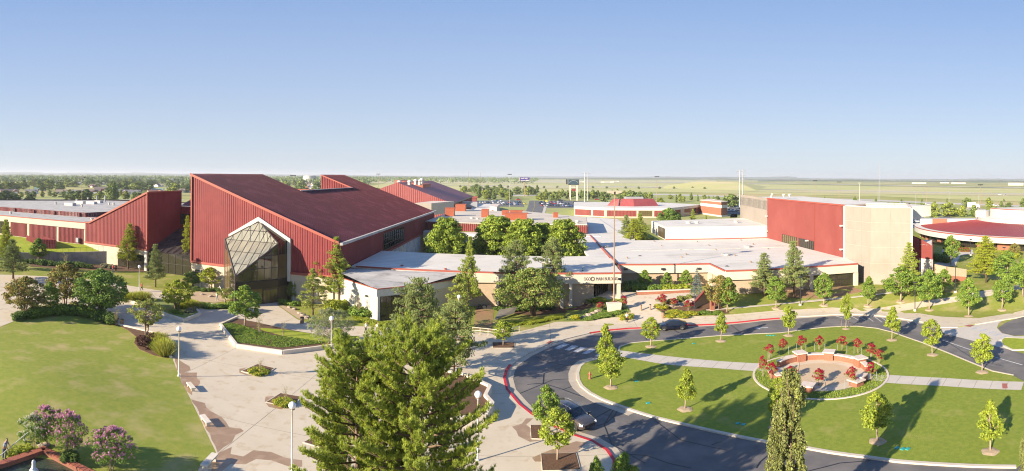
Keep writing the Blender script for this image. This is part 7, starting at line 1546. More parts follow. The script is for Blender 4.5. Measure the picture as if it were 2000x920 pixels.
person('dark haired woman in white top with dark leggings on the pavement before the entrance', G(1224, 632.5), toright(1224) + math.pi * .5, ('white', (.75, .75, .76)), ('black', (.02, .02, .02)), .08, .05, 'phone', h=1.66)
person('walker in red shirt and dark shorts beside the far globe lamp', G(277, 570), toright(277) + math.pi, ('red', (.40, .03, .04)), ('black', (.02, .02, .02)), .22, .04)
person('person in red top among the far lawn shrubs', G(220, 533), toright(220) + .6, ('red', (.40, .03, .04)), ('navy', (.05, .07, .14)), .1, .1); person('person in dark clothes beside the red-topped one on the far lawn', G(227, 532), toright(227) + 2.4, ('navy', (.03, .035, .06)), ('black', (.02, .02, .02)), .1, .05)
person('walker in blue jeans half hidden by the small tree at the railing', G(976, 664), toright(976), ('white', (.75, .75, .76)), ('jeans', (.10, .16, .30)), .2, .0)
person('walker in pale clothes at the left of the glass entrance path', G(424, 589), toright(424) + math.pi, ('white', (.75, .75, .76)), ('pale', (.3, .33, .4)), .2, .2, h=1.7)
person('walker partly hidden behind the rust red tree', G(124, 592), toright(124), ('skyblue', (.3, .4, .5)), ('khaki', (.3, .22, .14)), .2, .0, h=1.7)
mp_ = G(8, 911) ; mt = person('maintenance man in grey-blue shirt stooping on the pool coping with a long pole', mp_, toright(8) - .35, ('greyblue', (.20, .22, .32)), ('navy', (.02, .025, .05)), .05, .30, 'pole', h=1.78, z=hC + .1 - .02, sleeves=False, shoes=(.05, .04, .03))
pp0, pp1 = Vector((*G(-10, 930, 0), .9)), Vector((0, 0, 0)); d_a = mp_ + V2(.42, .1); hpt = Vector((d_a.x, d_a.y, hC + 1.05)); rt_ = Vector((math.cos(toright(8)), math.sin(toright(8)), 0)); q1 = hpt + rt_ * 1.15 + Vector((0, .5, 1.15)); q0 = hpt - rt_ * .9 + Vector((0, -.4, -.85))
t = thing('long_pole', 'long white cleaning pole held slanting by the maintenance man', 'pole', tuple(q0)); obj('shaft', MB().tube([q0, q1], .035, 8), m_white, t)
lt = G(49, 865); obj('path_light', MB().box((lt.x, lt.y, .45), (.25, .2, .1)), m_white, label='small white path light on the lawn near the pool', category='path light')
# ---------------------------------------------------------------- car parks, roads and fields beyond the campus
def at0(px, py): return Zp(px, py, 0)
def sheet(nm, pts, m, z=.05, P=None):
    P = P or [at0(a, b) for a, b in pts]; obj(nm, MB().prism(P, 0, z, sides=False), m, kind='structure')
m_asf = M('far_asphalt', (.10, .10, .11), (.13, .13, .14), .05, .9); m_fargrass = M('far_mown_grass', (.34, .36, .10), (.27, .32, .08), .03, 1, c3=(.30, .27, .12), s3=.02, f3=.6)
m_pale = M('pale_road', (.46, .43, .38), (.50, .47, .42), .02, .9); m_dry = M('dry_field', (.55, .47, .27), (.46, .43, .21), .006, 1, c3=(.36, .40, .14), s3=.004, f3=.58, stretch=(.3, 1.5, 1))
m_far_green = M('green_field', (.50, .47, .18), (.40, .42, .14), .01, 1, c3=(.55, .46, .25), s3=.006, f3=.6, stretch=(.4, 1.4, 1))
sheet('mown_grass', [(880, 430), (930, 384), (1010, 372), (1200, 372), (1440, 384), (1440, 425), (1120, 425)], m_fargrass, .03)
sheet('mown_grass', [(-80, 420), (-80, 383), (200, 383), (330, 386), (380, 395), (330, 430)], m_fargrass, .03)
sheet('mown_grass', [(1420, 440), (1440, 385), (1700, 392), (2080, 420), (2080, 470), (1780, 470)], m_fargrass, .03)
sheet('car_park', [(925, 403), (932, 392), (1000, 391), (1019, 392), (1024, 404)], m_asf, .09); sheet('car_park', [(1047, 406), (1043, 393), (1100, 392), (1190, 395), (1200, 400), (1190, 406)], m_asf, .09)
sheet('campus_drive', [(1022, 425), (1032, 402), (1034, 392), (1052, 392), (1062, 402), (1056, 425)], m_asf, .11); sheet('drive_pavement', [(1056, 425), (1063, 402), (1068, 404), (1062, 425)], m_pale, .1)
sheet('car_park', [(1415, 418), (1418, 398), (1460, 397), (1460, 418)], m_asf, .09); sheet('car_park', [(1770, 462), (1776, 421), (1855, 424), (1900, 430), (1905, 436), (1855, 450), (1820, 462)], m_asf, .09)
sheet('car_park_drive', [(-80, 388.5), (-80, 387.3), (360, 390), (360, 391.2)], m_pale, .09)
sheet('approach_road', [(930, 382.5), (940, 380.6), (1300, 378.6), (1700, 389.5), (2080, 404), (2080, 407), (1700, 392.5), (1300, 381), (940, 383)], m_pale, .1)
sheet('approach_road', [(1440, 393), (1440, 391), (1700, 398), (2080, 414), (2080, 417), (1700, 400.5)], m_pale, .12)
sheet('airfield_grass', [(700, 368), (760, 357), (1100, 355.5), (1500, 360), (2080, 370), (2080, 397), (1700, 383), (1300, 375), (900, 374)], m_far_green, .2)
sheet('dry_airfield', [(700, 355), (900, 351.5), (1400, 353), (1400, 357), (1000, 359), (700, 358)], m_dry, .5); sheet('dry_airfield', [(930, 364), (1300, 363), (1300, 367), (930, 369)], m_dry, .5); sheet('dry_airfield', [(1400, 373), (2000, 383), (2000, 378), (1700, 371)], m_dry, .5)
sheet('perimeter_road', [(860, 361.3), (1200, 364.2), (1600, 371.4), (2080, 380), (2080, 381.2), (1600, 372.3), (1200, 365.2), (860, 362)], m_pale, .7)
sheet('runway', [(760, 353.0), (1200, 355.0), (1600, 359.5), (2080, 368), (2080, 369), (1600, 360.3), (1200, 355.8), (760, 353.6)], m_pale, .9)
obj('airfield_mound', MB().add([v3(at0(1290, 368), 0), v3(at0(1480, 373), 0), v3(PR(1500, 1500), 0), v3(PR(1300, 1600), 0), v3(PR(1360, 1300), 14), v3(PR(1440, 1290), 14)], [(0, 1, 5, 4), (1, 2, 5), (2, 3, 4, 5), (3, 0, 4)]), m_far_green, kind='structure')
# distant wooded ridges as bumpy strips of hill
m_ridge = M('wooded_ridge', (.055, .075, .035), (.10, .115, .055), .004, 1, c3=(.20, .18, .11), s3=.003, f3=.66)
def ridge(nm, r, hf, x0, x1, step, seed, dep=1200):
    rnd = random.Random(seed); v = []; n = 0; x = x0
    while x <= x1:
        h = hf(x) * (1 + .12 * math.sin(x * .05) + rnd.uniform(-.10, .10)); a, b, c = PR(x, r), PR(x, r + dep * .25), PR(x, r + dep); v += [v3(a, 0), v3(a, h * .55), v3(b, h), v3(c, h * .9)]; n += 1; x += step
    obj(nm, MB().add(v, [(i * 4 + j, (i + 1) * 4 + j, (i + 1) * 4 + j + 1, i * 4 + j + 1) for i in range(n - 1) for j in range(3)]), m_ridge, kind='structure')
ridge('far_woods', 5200, lambda x: 13 + 4 * math.sin(x * .011), 560, 1600, 4, 1); ridge('far_woods', 3600, lambda x: 11 + 3 * math.sin(x * .02) - (4 if x < 1500 else 0), 1480, 2080, 3, 2); ridge('distant_hills', 11000, lambda x: 36 + 12 * math.sin(x * .004 + 1) + 5 * math.sin(x * .03), -100, 1560, 9, 3); ridge('distant_hills', 8200, lambda x: 24 + 8 * math.sin(x * .01), 1300, 2080, 7, 4); ridge('distant_hills', 16000, lambda x: 26 + 10 * math.sin(x * .006), -100, 2080, 12, 5)
# ---------------------------------------------------------------- background trees, each a thing
rt = random.Random(11)
LSEEN = {}
def far_tree(px, r, h, w, label, group, i=None, z=0):
    p = PR(px, r); i = rt.randrange(6) if i is None else i
    if group:
        near = [(60, 'at the far left edge'), (150, 'above the left white roof'), (240, 'above the roof flues'), (330, 'above the angled wing'), (420, 'against the left edge of the great hall'), (700, 'in the roof notch skyline'), (880, 'left of the gymnasium roof end'), (960, 'right of the gymnasium roof'), (1020, 'left of the purple billboard'), (1060, 'above the campus drive'), (1110, 'left of the slate billboard'), (1160, 'by the steel pylons'), (1230, 'left of the mansard lantern'), (1300, 'right of the mansard lantern'), (1370, 'left of the brick annex'), (1450, 'above the brick annex'), (1560, 'above the tan block'), (1660, 'above the red siding'), (1780, 'above the tan tower'), (1880, 'above the arts centre annex'), (9999, 'above the round arts centre')]
        where = next(b for a, b in near if px < a); lab = '%s %s %s %s' % ('tall' if h > 9.5 else 'low' if h < 5.5 else 'mid-height', ['dark rounded', 'dark oval', 'dark spreading', 'dark conical', 'pale rounded', 'pale oval'][i], 'tree', where); n_ = LSEEN.get(lab, 0); LSEEN[lab] = n_ + 1
        dep = 'front row' if r < 500 else 'middle distance' if r < 900 else 'far behind'; label = (lab + ', ' + dep)
    place('background_tree', label, 'tree', proto('fartree', i), (p.x, p.y, z), rt.random() * 6, (w / 9, w / 9, h / 9), group)
for k in range(120):                                     # neighbourhood at left
    r = 640 * (1650 / 640) ** ((k / 120) ** .8) + rt.uniform(-18, 18); px = rt.uniform(-40, 640); 
    r = r + (60 if 0 < px < 380 and 640 < r < 720 else 0)
    far_tree(px, r, rt.uniform(9, 15), rt.uniform(12, 23), 'bushy tree among the houses beyond the campus', 'trees among the houses')
for px, r, h, w, i in [(-10, 446, 11.2, 24.0, 0), (12, 452, 10.0, 19.2, 2), (28, 458, 7.5, 14.4, 1), (58, 458, 7.5, 16.0, 3), (140, 508, 7.5, 24.0, 0), (155, 499, 8.8, 19.2, 2), (170, 504, 10.0, 16.0, 1), (222, 469, 16.2, 14.4, 3), (218, 481, 15.0, 14.4, 1), (195, 525, 7.5, 9.6, 4), (246, 525, 7.5, 9.6, 5), (270, 499, 7.5, 14.4, 0), (284, 511, 7.5, 14.4, 3)]: far_tree(px, r, h, w, 'tree on the grass just behind the long low building', 'trees behind the long low building', i)
for k in range(20): far_tree(30 + k * 13 + rt.uniform(-4, 4), rt.uniform(560, 620), rt.uniform(4, 7), rt.uniform(4, 7), 'small garden tree in the row before the houses', 'small trees before the houses')
for k in range(14): far_tree(705 + k * 9 + rt.uniform(-5, 5), rt.uniform(480, 760), rt.uniform(7, 10), rt.uniform(8, 14), 'tree behind the gymnasium roof', 'trees behind the gymnasium')
for k in range(36): far_tree(rt.uniform(905, 1050), rt.uniform(560, 860), rt.uniform(7, 12), rt.uniform(9, 15), 'tree in the grove beyond the car park', 'grove beyond the car park')
for k in range(38): far_tree(1050 + k * 5.9 + rt.uniform(-6, 6), rt.uniform(520, 690), rt.uniform(5, 10), rt.uniform(6, 11), 'tree in the belt beyond the right car park', 'tree belt beyond the right car park', rt.choice([1, 3, 4, 5, 0]))
for k in range(18): far_tree(1275 + k * 10.7 + rt.uniform(-6, 6), rt.uniform(470, 620), rt.uniform(4, 8.5), rt.uniform(4, 8), 'scattered tree on the verge of the approach road', 'trees on the approach road verge', rt.choice([1, 3, 4]))
far_tree(1428, 452, 10.5, 14, 'dark round tree beside the twin steel pylons', None, 0); far_tree(1237, 500, 11, 13, 'large round tree behind the mansard lantern', None, 2)
for px, r, h, w in [(1668, 420, 7.5, 8), (1670, 425, 9, 6), (1692, 430, 6, 7), (1720, 410, 6.5, 13), (1735, 415, 6, 10), (1750, 412, 5.5, 12), (1800, 365, 8, 8), (1825, 355, 9, 8), (1853, 350, 9, 11), (1864, 352, 6, 9), (1880, 350, 7, 8), (1902, 352, 7.5, 10), (1888, 470, 8, 10), (1932, 470, 8, 9), (1937, 385, 6, 8), (1965, 390, 5.5, 7), (1996, 400, 5, 6), (1590, 500, 5, 7), (1615, 480, 5, 8), (1820, 290, 7, 9), (1999, 460, 8, 8), (1956, 480, 5, 6), (1971, 480, 4, 6)]: far_tree(px, r, h, w, 'tree along the road behind the tower and arts centre', 'trees behind the tower')
for k in range(16): far_tree(900 + k * 32 + rt.uniform(-6, 6), 1150 + rt.uniform(-30, 30), 5, 7, 'small dark tree in the thin row across the airfield', 'thin tree row on the airfield', 1)
for k in range(10): far_tree(1520 + k * 48 + rt.uniform(-9, 9), rt.uniform(560, 640), rt.uniform(3, 5), 4, 'small conical tree on the verge at right', 'small verge trees at right', 3)
# far trees beyond reckoning: one woodland mass
C, RR = [], []
for k in range(2600):
    if k < 1900: px, r = rt.uniform(-60, 720), 1400 + 2600 * rt.random() ** 1.3
    else: px, r = rt.uniform(560, 1050), rt.uniform(1800, 4200)
    p = PR(px, r); s = rt.uniform(4, 8) * (1 + r / 6000); C.append((p.x, p.y, s * .8)); RR.append((s * 1.3, s * 1.3, s))
me = leaves('far_woodland', C, np.array(RR), 26, 2.6, [m_lf_far, m_lf_farl], 77, 1, .3, inner=.5); o = bpy.data.objects.new('far_woodland', me); COL.objects.link(o); o['kind'] = 'stuff'
# ---------------------------------------------------------------- houses
m_rf = [M('shingle_roof_%s' % n, c, None, rough=.9) for n, c in (('brown', (.22, .17, .15)), ('grey', (.25, .23, .23)), ('tan', (.33, .25, .19)), ('green', (.18, .33, .30)), ('rust', (.32, .15, .11)))]
m_hw = [M('house_wall_%s' % n, c, None, rough=.9) for n, c in (('brick', (.28, .14, .10)), ('cream', (.62, .55, .45)), ('white', (.72, .71, .70)), ('blue', (.40, .52, .62)))]
def house_meshes(k):
    L_, W_ = [(17, 9), (14, 10), (21, 10)][k % 3]; h = 2.7; r = 2.3; wl_ = MB().prism([V2(-L_ / 2, -W_ / 2), V2(L_ / 2, -W_ / 2), V2(L_ / 2, W_ / 2), V2(-L_ / 2, W_ / 2)], 0, h, top=False); wl_.add([(-L_ / 2, -W_ / 2, h), (-L_ / 2, W_ / 2, h), (-L_ / 2, 0, h + r)], [(0, 1, 2)]); wl_.add([(L_ / 2, -W_ / 2, h), (L_ / 2, W_ / 2, h), (L_ / 2, 0, h + r)], [(0, 1, 2)])
    gx = L_ * .28; wl_.prism([V2(gx - 3, -W_ / 2 - 3), V2(gx + 3, -W_ / 2 - 3), V2(gx + 3, -W_ / 2), V2(gx - 3, -W_ / 2)], 0, h, top=False); wl_.add([(gx - 3, -W_ / 2 - 3, h), (gx + 3, -W_ / 2 - 3, h), (gx, -W_ / 2 - 3, h + 1.7)], [(0, 1, 2)])
    a, b, o = L_ / 2 + .5, W_ / 2 + .5, h - .15; rf = MB().add([(-a, -b, o), (a, -b, o), (a, 0, h + r + .1), (-a, 0, h + r + .1), (-a, b, o), (a, b, o)], [(0, 1, 2, 3), (3, 2, 5, 4)]); rf.add([(gx - 3.5, -W_ / 2 - 3.5, h - .1), (gx, -W_ / 2 - 3.5, h + 1.9), (gx, 0, h + 1.9), (gx - 3.5, 0, h - .1), (gx + 3.5, -W_ / 2 - 3.5, h - .1), (gx + 3.5, 0, h - .1)], [(0, 1, 2, 3), (1, 4, 5, 2)])
    wn = [MB().box((x, -W_ / 2 - .02, 1.5), (1.5, .1, 1.2)) for x in (-L_ * .35, -L_ * .1, L_ * .05)]; gd = MB().box((gx, -W_ / 2 - 3.03, 1.1), (4.4, .1, 2.1)); ch = MB().box((-L_ * .2, 1, h + r), (.8, .8, 1.6))
    return wl_, rf, wn, gd, ch
HM = [house_meshes(k) for k in range(3)]; HMM = {}
def house(px, r, k, mi, wi, ang, label, group=None):
    p = PR(px, r); w_, rf, wn, gd, ch = HM[k]; 
    def g(nm, mb, m): 
        key = (nm, k, m.name)
        if key not in HMM: HMM[key] = mesh(nm, mb, m)
        return HMM[key]
    t = thing('house', label, 'house', (p.x, p.y, 0), ang, group)
    obj('wall', g('wall', w_, m_hw[wi]), [], t); ro = obj('roof', g('roof', rf, m_rf[mi]), [], t); obj('chimney', g('chimney', ch, m_hw[0]), [], ro); [obj('window', g('window%d' % j_, w2, m_glass), [], t) for j_, w2 in enumerate(wn)]; obj('garage_door', g('garage_door', gd, m_hw[2]), [], t)
for i, (px, r, k, mi, wi, lab) in enumerate([(18, 672, 2, 0, 0, 'long brown-roofed house at far left behind the small trees'), (62, 663, 1, 1, 2, 'grey-roofed white house left of the big bushy tree'), (78, 782, 1, 3, 2, 'house with sea-green roof'), (125, 663, 0, 2, 1, 'tan-roofed house beside the floodlight post'), (148, 654, 0, 1, 3, 'pale blue gabled house'), (180, 680, 2, 0, 0, 'brown-roofed brick house right of the blue gabled one'), (200, 799, 2, 0, 0, 'broad brown roof further back'), (235, 672, 0, 1, 0, 'dark gabled house behind the tall pine'), (262, 663, 1, 1, 2, 'white house with teal gable'), (285, 816, 2, 2, 1, 'long tan-roofed house further back'), (308, 731, 1, 3, 2, 'house with pale green roof'), (303, 672, 0, 4, 1, 'rust-roofed house near the angled wing'), (345, 731, 2, 2, 1, 'tan-roofed house beside the great hall'), (366, 748, 1, 1, 1, 'gabled house half hidden by the great hall')]): house(px, r, k, mi, wi, -(px - 1000) / F + rt.uniform(-.3, .3), lab)
for i in range(52): r = rt.uniform(760, 1700); px = rt.uniform(-40, 650); k_, m_i, w_i = i % 3, rt.choice([0, 1, 2, 0, 1]), rt.choice([0, 1, 2]); house(px, r, k_, m_i, w_i, rt.choice([0, 1.57]) + rt.uniform(-.2, .2), '%s-roofed %s %s house glimpsed among trees %s, %s' % (['brown', 'grey', 'tan'][m_i], ['brick', 'cream', 'white'][w_i], ['mid-sized', 'short', 'long'][k_], 'at the far left edge' if px < 80 else 'above the left white roof' if px < 200 else 'above the angled wing' if px < 330 else 'beside the great hall' if px < 400 else 'behind the great hall' if px < 560 else 'in the roof notch', 'nearer' if r < 1000 else 'mid-way' if r < 1350 else 'farthest'), 'houses glimpsed among the trees')
for px, r in ((342, 1500), (300, 1600), (268, 1650)):
    p = PR(px, r); t = thing('apartment_block', {342: 'grey-roofed apartment block on the skyline left of the hall', 300: 'broad apartment block on the skyline, middle', 268: 'apartment block on the skyline, left'}[px], 'building', (p.x, p.y, 0)); a_n = (px - 1000) / F; L_ = 34
    q = MB(); q.box((p.x, p.y, 5), (L_, 12, 10), -a_n); obj('wall', q, m_hw[1], t); q = MB()
    for j in range(4): c = p + V2(math.cos(-a_n), math.sin(-a_n)) * (j - 1.5) * 8.5; q.lathe([(6.5, 10), (0.4, 14)], (c.x, c.y, 0), 4)
    obj('roof', q, m_rf[1], t); q = MB()
    for j in range(8):
        for z in (3, 6.5): c = p + V2(math.cos(-a_n), math.sin(-a_n)) * (j - 3.5) * 4 + V2(math.sin(-a_n), -math.cos(-a_n)) * 6.05; q.box((c.x, c.y, z), (1.4, .1, 1.5), -a_n)
    obj('windows', q, m_glass, t)
# storage tank and far white buildings
p = PR(605, 1500); t = thing('storage_tank', 'round white storage tank on the skyline in the roof notch', 'tank', (p.x, p.y, 0)); obj('shell', MB().lathe([(17, 0), (17, 21)], (p.x, p.y, 0), 28), m_white, t); obj('domed_roof', MB().lathe([(17.2, 21), (10, 23), (0, 24)], (p.x, p.y, 0), 28), m_white, t)
for px, r, w_, h, m_, lab in [(1132, 2400, 38, 5, m_white, 'small white airfield hangar left of centre'), (1186, 2300, 46, 6, m_white, 'long white airfield hangar behind the twin pylons'), (1202, 2700, 30, 5, m_white, 'white airfield shed right of the long hangar'), (1795, 2700, 60, 7, m_white, 'long white hangar on the right skyline, left'), (1872, 2800, 62, 7, m_white, 'long white hangar on the right skyline, right'), (1845, 3000, 40, 7, m_white, 'white works building between the hangars'), (1984, 2100, 50, 13, m_cream, 'tan block on the skyline at the right edge'), (870, 2900, 60, 6, m_white, 'white sheds beyond the field left of centre'), (842, 2700, 30, 6, m_white, 'white shed beyond the gymnasium'), (655, 1700, 40, 8, m_white, 'white warehouse beside the red tower')]:
    p = PR(px, r); a_n = -(px - 1000) / F; t = thing('airfield_building', lab, 'building', (p.x, p.y, 0)); obj('wall', MB().box((p.x, p.y, h * .35), (w_ * 1.1, 20, h * .7), a_n), m_, t); obj('roof', MB().box((p.x, p.y, h * .7 + .3), (w_ * 1.14, 21, .6), a_n), m_cap, t); obj('door', MB().box((p.x - math.sin(-a_n) * 10.1, p.y - math.cos(-a_n) * 10.1, h * .35), (w_ * .5, .3, h * .6), a_n), m_steel, t)
# small red farm-like buildings beyond the gym
for px, r, w_, lab in [(893, 560, 9, 'small red shed behind the gymnasium, left'), (921, 520, 10, 'small red shed behind the gymnasium, right')]:
    p = PR(px, r); t = thing('red_shed', lab, 'shed', (p.x, p.y, 0)); obj('wall', MB().box((p.x, p.y, 1.8), (w_, 6, 3.6)), m_redw, t); obj('roof', MB().add([(p.x - w_ / 2 - .5, p.y - 3.5, 3.5), (p.x + w_ / 2 + .5, p.y - 3.5, 3.5), (p.x + w_ / 2 + .5, p.y, 5), (p.x - w_ / 2 - .5, p.y, 5), (p.x - w_ / 2 - .5, p.y + 3.5, 3.5), (p.x + w_ / 2 + .5, p.y + 3.5, 3.5)], [(0, 1, 2, 3), (3, 2, 5, 4)]), m_rust, t)
# billboards
def board(px0, px1, py0, py1, r, label, face):
    p = PR((px0 + px1) / 2, r); a_n = -((px0 + px1) / 2 - 1000) / F; w_ = (px1 - px0) / F * r; z0, z1 = ZT(px0, py1, p), ZT(px0, py0, p); t = thing('billboard', label, 'billboard', (p.x, p.y, 0)); n = -p.normalized(); d = V2(-n.y, n.x); d = d if d.x > 0 else -d
    obj('panel', band(MB(), p - d * w_ / 2, p + d * w_ / 2, z0, z1, -.5, .3, n), face, t); obj('catwalk', band(MB(), p - d * w_ / 2, p + d * w_ / 2, z0 - .5, z0, -.6, 1.2, n), m_black, t); return t, p, n, d, w_, z0, z1
m_purple = M('billboard_purple', (.05, .03, .22)); m_slate = M('billboard_slate', (.02, .05, .075))
t, p, n, d, w_, z0, z1 = board(1015, 1034, 346.5, 353.5, 640, 'purple billboard with white lettering on a rust coloured post', m_purple)
obj('post', MB().tube([v3(p, 0), v3(p, z0)], .5, 8), m_rust_pole, t); q = MB(); q.box((p.x - w_ / 2 - .3, p.y, (z0 + z1) / 2), (.5, .6, z1 - z0 + .4)); obj('side_edge', q, m_white, t)
q = MB()
for i, (u0, u1, v0, v1) in enumerate([(.12, .18, .6, .85), (.2, .27, .6, .85), (.29, .36, .6, .85), (.38, .44, .6, .85), (.52, .6, .6, .85), (.62, .7, .6, .85), (.72, .8, .6, .85), (.1, .55, .05, .2), (.6, .95, .05, .3)]): band(q, p - d * w_ / 2 + d * w_ * u0, p - d * w_ / 2 + d * w_ * u1, z0 + (z1 - z0) * v0, z0 + (z1 - z0) * v1, .3, .36, n)
obj('sign_print', q, m_white, t)
t, p, n, d, w_, z0, z1 = board(1110, 1131, 350.3, 360, 560, 'dark slate electronic billboard with white arch on two pale columns', m_slate)
obj('side_panel', band(MB(), p - d * (w_ / 2 + 2.2), p - d * (w_ / 2 + .6), z0, z1, -3, 0, n), m_black, t)
q = MB(); P_ = [(p + d * w_ * .38 * math.cos(a), z0 + 1 + (z1 - z0) * .55 * math.sin(a)) for a in [.2 + k * .1375 * 1 for k in range(21)]]
for (a, za_), (b, zb_) in zip(P_, P_[1:]): q.tube([v3(a + n * .4, za_), v3(b + n * .4, zb_)], .12, 4)
obj('arch_print', q, m_white, t)
for s in (-1, 1): c = p + d * s * w_ * .32; obj('column', MB().box((c.x, c.y, z0 / 2), (1.3, 1.3, z0)), m_cap, t)
q = MB(); band(q, p - d * 2, p + d * 2, z0 - 6.5, z0 - 4.3, 0, .5, n); obj('lower_sign', q, m_red, t); obj('cross_beam', band(MB(), p - d * 3.2, p + d * 3.2, z0 - 3, z0 - 2.3, -.3, .3, n), m_cap, t)
# pylons, poles
def steelpole(px, py_top, r, label, rad=.45, mat=m_steel, head=None):
    p = PR(px, r); z = ZT(px, py_top, p); t = thing('utility_pole', label, 'pole', (p.x, p.y, 0)); obj('shaft', MB().tube([v3(p, 0), v3(p, z)], [rad, rad * .5], 6), mat, t); n = p.normalized(); d = V2(n.y, -n.x)
    if head == 'arms':
        for k in (.0, .12, .24): obj('cross_arm', MB().tube([v3(p - d * 2.2, z * (1 - k) - 1), v3(p + d * 2.2, z * (1 - k) - 1)], .16, 4), mat, t)
    elif head == 'flood': obj('lamp_head', MB().box((p.x, p.y, z), (3.2, 1.2, .5)), m_black, t)
    elif head == 'cap': obj('lamp_head', MB().box((p.x, p.y, z), (1.6, .8, .35)), mat, t)
    return t
for px, yt, r, lab, rad, m_, hd in [(1142, 337, 520, 'left steel pylon of the pair behind the slate billboard', .55, m_steel, 'arms'), (1148.5, 337, 560, 'right steel pylon of the pair behind the slate billboard', .5, m_steel, 'arms'), (1445, 332, 430, 'left steel pylon of the pair beside the tan block', .55, m_steel, 'arms'), (1451, 331, 455, 'right steel pylon of the pair beside the tan block', .5, m_steel, 'arms'), (915, 336, 900, 'thin bare wooden pole left over the field', .3, m_rust_pole, None), (938, 336, 900, 'thin bare wooden pole right over the field', .35, m_rust_pole, None), (995.5, 340.5, 430, 'tall car park floodlight mast beside the purple billboard', .16, m_steel, 'flood'), (1283, 345, 430, 'thin floodlight mast behind the mansard lantern', .18, m_rust_pole, 'flood'), (1592, 353, 420, 'dark floodlight mast above the red siding, left', .16, m_rust_pole, 'flood'), (1639, 355.5, 400, 'dark floodlight mast above the red siding, right', .16, m_rust_pole, 'flood'), (1679, 357.5, 370, 'white lamp mast above the tan tower', .18, m_white, 'cap'), (1715, 371, 560, 'grey kinked lamp mast right of the white one', .2, m_steel, 'cap'), (1789, 375, 420, 'grey lamp mast behind the tan tower, middle', .18, m_steel, 'cap'), (1854, 374, 420, 'grey lamp mast above the arts centre annex', .18, m_steel, 'cap'), (1912, 377, 420, 'pale lamp mast above the arts centre', .2, m_steel, 'cap'), (1915, 361, 330, 'brown floodlight mast above the arts centre', .14, m_rust_pole, 'flood'), (65, 345, 690, 'wooden utility pole among the houses at left', .3, m_rust_pole, 'arms'), (160, 346, 250, 'twin headed floodlight mast behind the long low building', .14, m_rust_pole, 'flood'), (572, 342.5, 340, 'twin headed floodlight mast in the roof notch', .16, m_rust_pole, 'flood'), (739, 340, 480, 'floodlight mast left of the gymnasium', .18, m_rust_pole, 'flood'), (651, 367, 560, 'thin lamp mast above the side of the hall', .18, m_steel, None), (1810, 366, 560, 'dark thin mast over the right field', .16, m_rust_pole, 'cap'), (1876, 367, 560, 'dark thin mast over the right field, further', .16, m_rust_pole, 'cap')][:-3] + [(1810, 366, 560, 'dark thin mast over the right field', .16, m_rust_pole, 'cap')]: steelpole(px, yt, r, lab, rad, m_, hd)
# ---------------------------------------------------------------- parked and moving cars far off
def smallcar(nm, c, tall=0.0):
    st = [(s[0], s[1], s[2], s[3], s[4], s[5] + tall * (1 if s[5] > 1.2 else 0)) for s in sedan]; v, bf, gf = carbody(st, ((2, 3, 4, 5), (2, 5), 6), None, None); b = MB().add(v, bf, 0); b.add(v, gf, 1)
    for x in (-1.4, 1.4):
        for s in (-1, 1): b.tube([(x, s * .75, .32), (x, s * .93, .32)], .32, 10, 2)
    return mesh('parked_car', b, [paint('car_paint_' + nm, c), m_carglass, m_blk], True)
CM = {n: smallcar(n, c, tl) for n, c, tl in (('white', (.72, .72, .74), 0), ('silver', (.42, .43, .46), .2), ('black', (.02, .02, .025), 0), ('red', (.42, .03, .03), .2), ('blue', (.05, .10, .25), 0), ('grey', (.16, .17, .19), .25), ('yellow', (.75, .55, .05), 0), ('dark', (.05, .05, .06), .25))}
cn = list(CM)
def fcar(px, py, col, ang, label, group=None, p=None): p = p or at0(px, py); o = single('parked_car', label, 'car', CM[col], (p.x, p.y, .12), ang, (1.05, 1.05, 1.05), group)
seen = {}
GRP = 'cars in the campus car parks'
def lot(rows, where):
    for ri, (x0, y0, x1, y1, n) in enumerate(rows):
        for k in range(n):
            if rt.random() < .12: continue
            u = (k + .5) / n; c = rt.choice(['white', 'silver', 'black', 'blue', 'grey', 'white', 'dark', 'red' if rt.random() < .5 else 'silver', 'silver']); fcar(x0 + (x1 - x0) * u, y0 + (y1 - y0) * u, c, 1.45 + rt.uniform(-.05, .05) + (math.pi if rt.random() < .5 else 0), '%s car in %s, %s in row %d' % (c, where, ORD(k), ri + 1), '%s cars in the %s' % (c, where))
lot([(936, 396.5, 1018, 396.5, 16), (945, 400.2, 1020, 400.5, 13), (958, 393.8, 1000, 393.5, 5)], 'car park left of the drive'); lot([(1052, 399, 1118, 400, 13), (1056, 402.5, 1120, 404, 12), (1054, 396, 1100, 396.5, 7)], 'car park right of the drive'); lot([(1418, 403, 1450, 403, 5), (1418, 408, 1450, 408, 5), (1420, 413, 1450, 413, 4)], 'car park beside the brick annex'); lot([(1779, 434, 1800, 435, 3), (1779, 440, 1806, 441, 3), (1780, 446, 1802, 447, 2), (1806, 432, 1815, 433, 1)], 'car park behind the tower')
fcar(1024, 399, 'yellow', 1.5, 'yellow car at the end of the row beside the drive')
for px, py, c, lab in [(1013, 391.5, 'red', 'red van on the far side of the left car park'), (957, 390.5, 'dark', 'dark van on the far side of the left car park'), (1095, 393, 'dark', 'dark car on the far edge of the right car park'), (1124, 396.5, 'black', 'black car alone in the right car park'), (1166, 390.8, 'red', 'red car driving on the road left of the mansard lantern'), (1315, 366, 'red', 'red car on the perimeter road'), (1790, 420, 'red', 'red car parked at the far edge behind the tower'), (1829, 421, 'white', 'white suv parked at the far edge behind the tower'), (1585, 393, 'silver', 'silver car on the approach road above the red siding'), (1629, 396, 'dark', 'dark pickup on the approach road above the red siding'), (1762, 399, 'white', 'white pickup on the road behind the tower'), (1813, 400.5, 'white', 'white car on the road, third from the left'), (1945, 402.5, 'white', 'white car on the road above the arts centre'), (1953, 381.5, 'white', 'white van far out on the field road, left'), (1964, 382, 'silver', 'silver car far out on the field road, right'), (1776, 401, 'dark', 'dark car on the road behind the tower')]: fcar(px, py, c, -(px - 1000) / F * 1.0 + .1, lab)
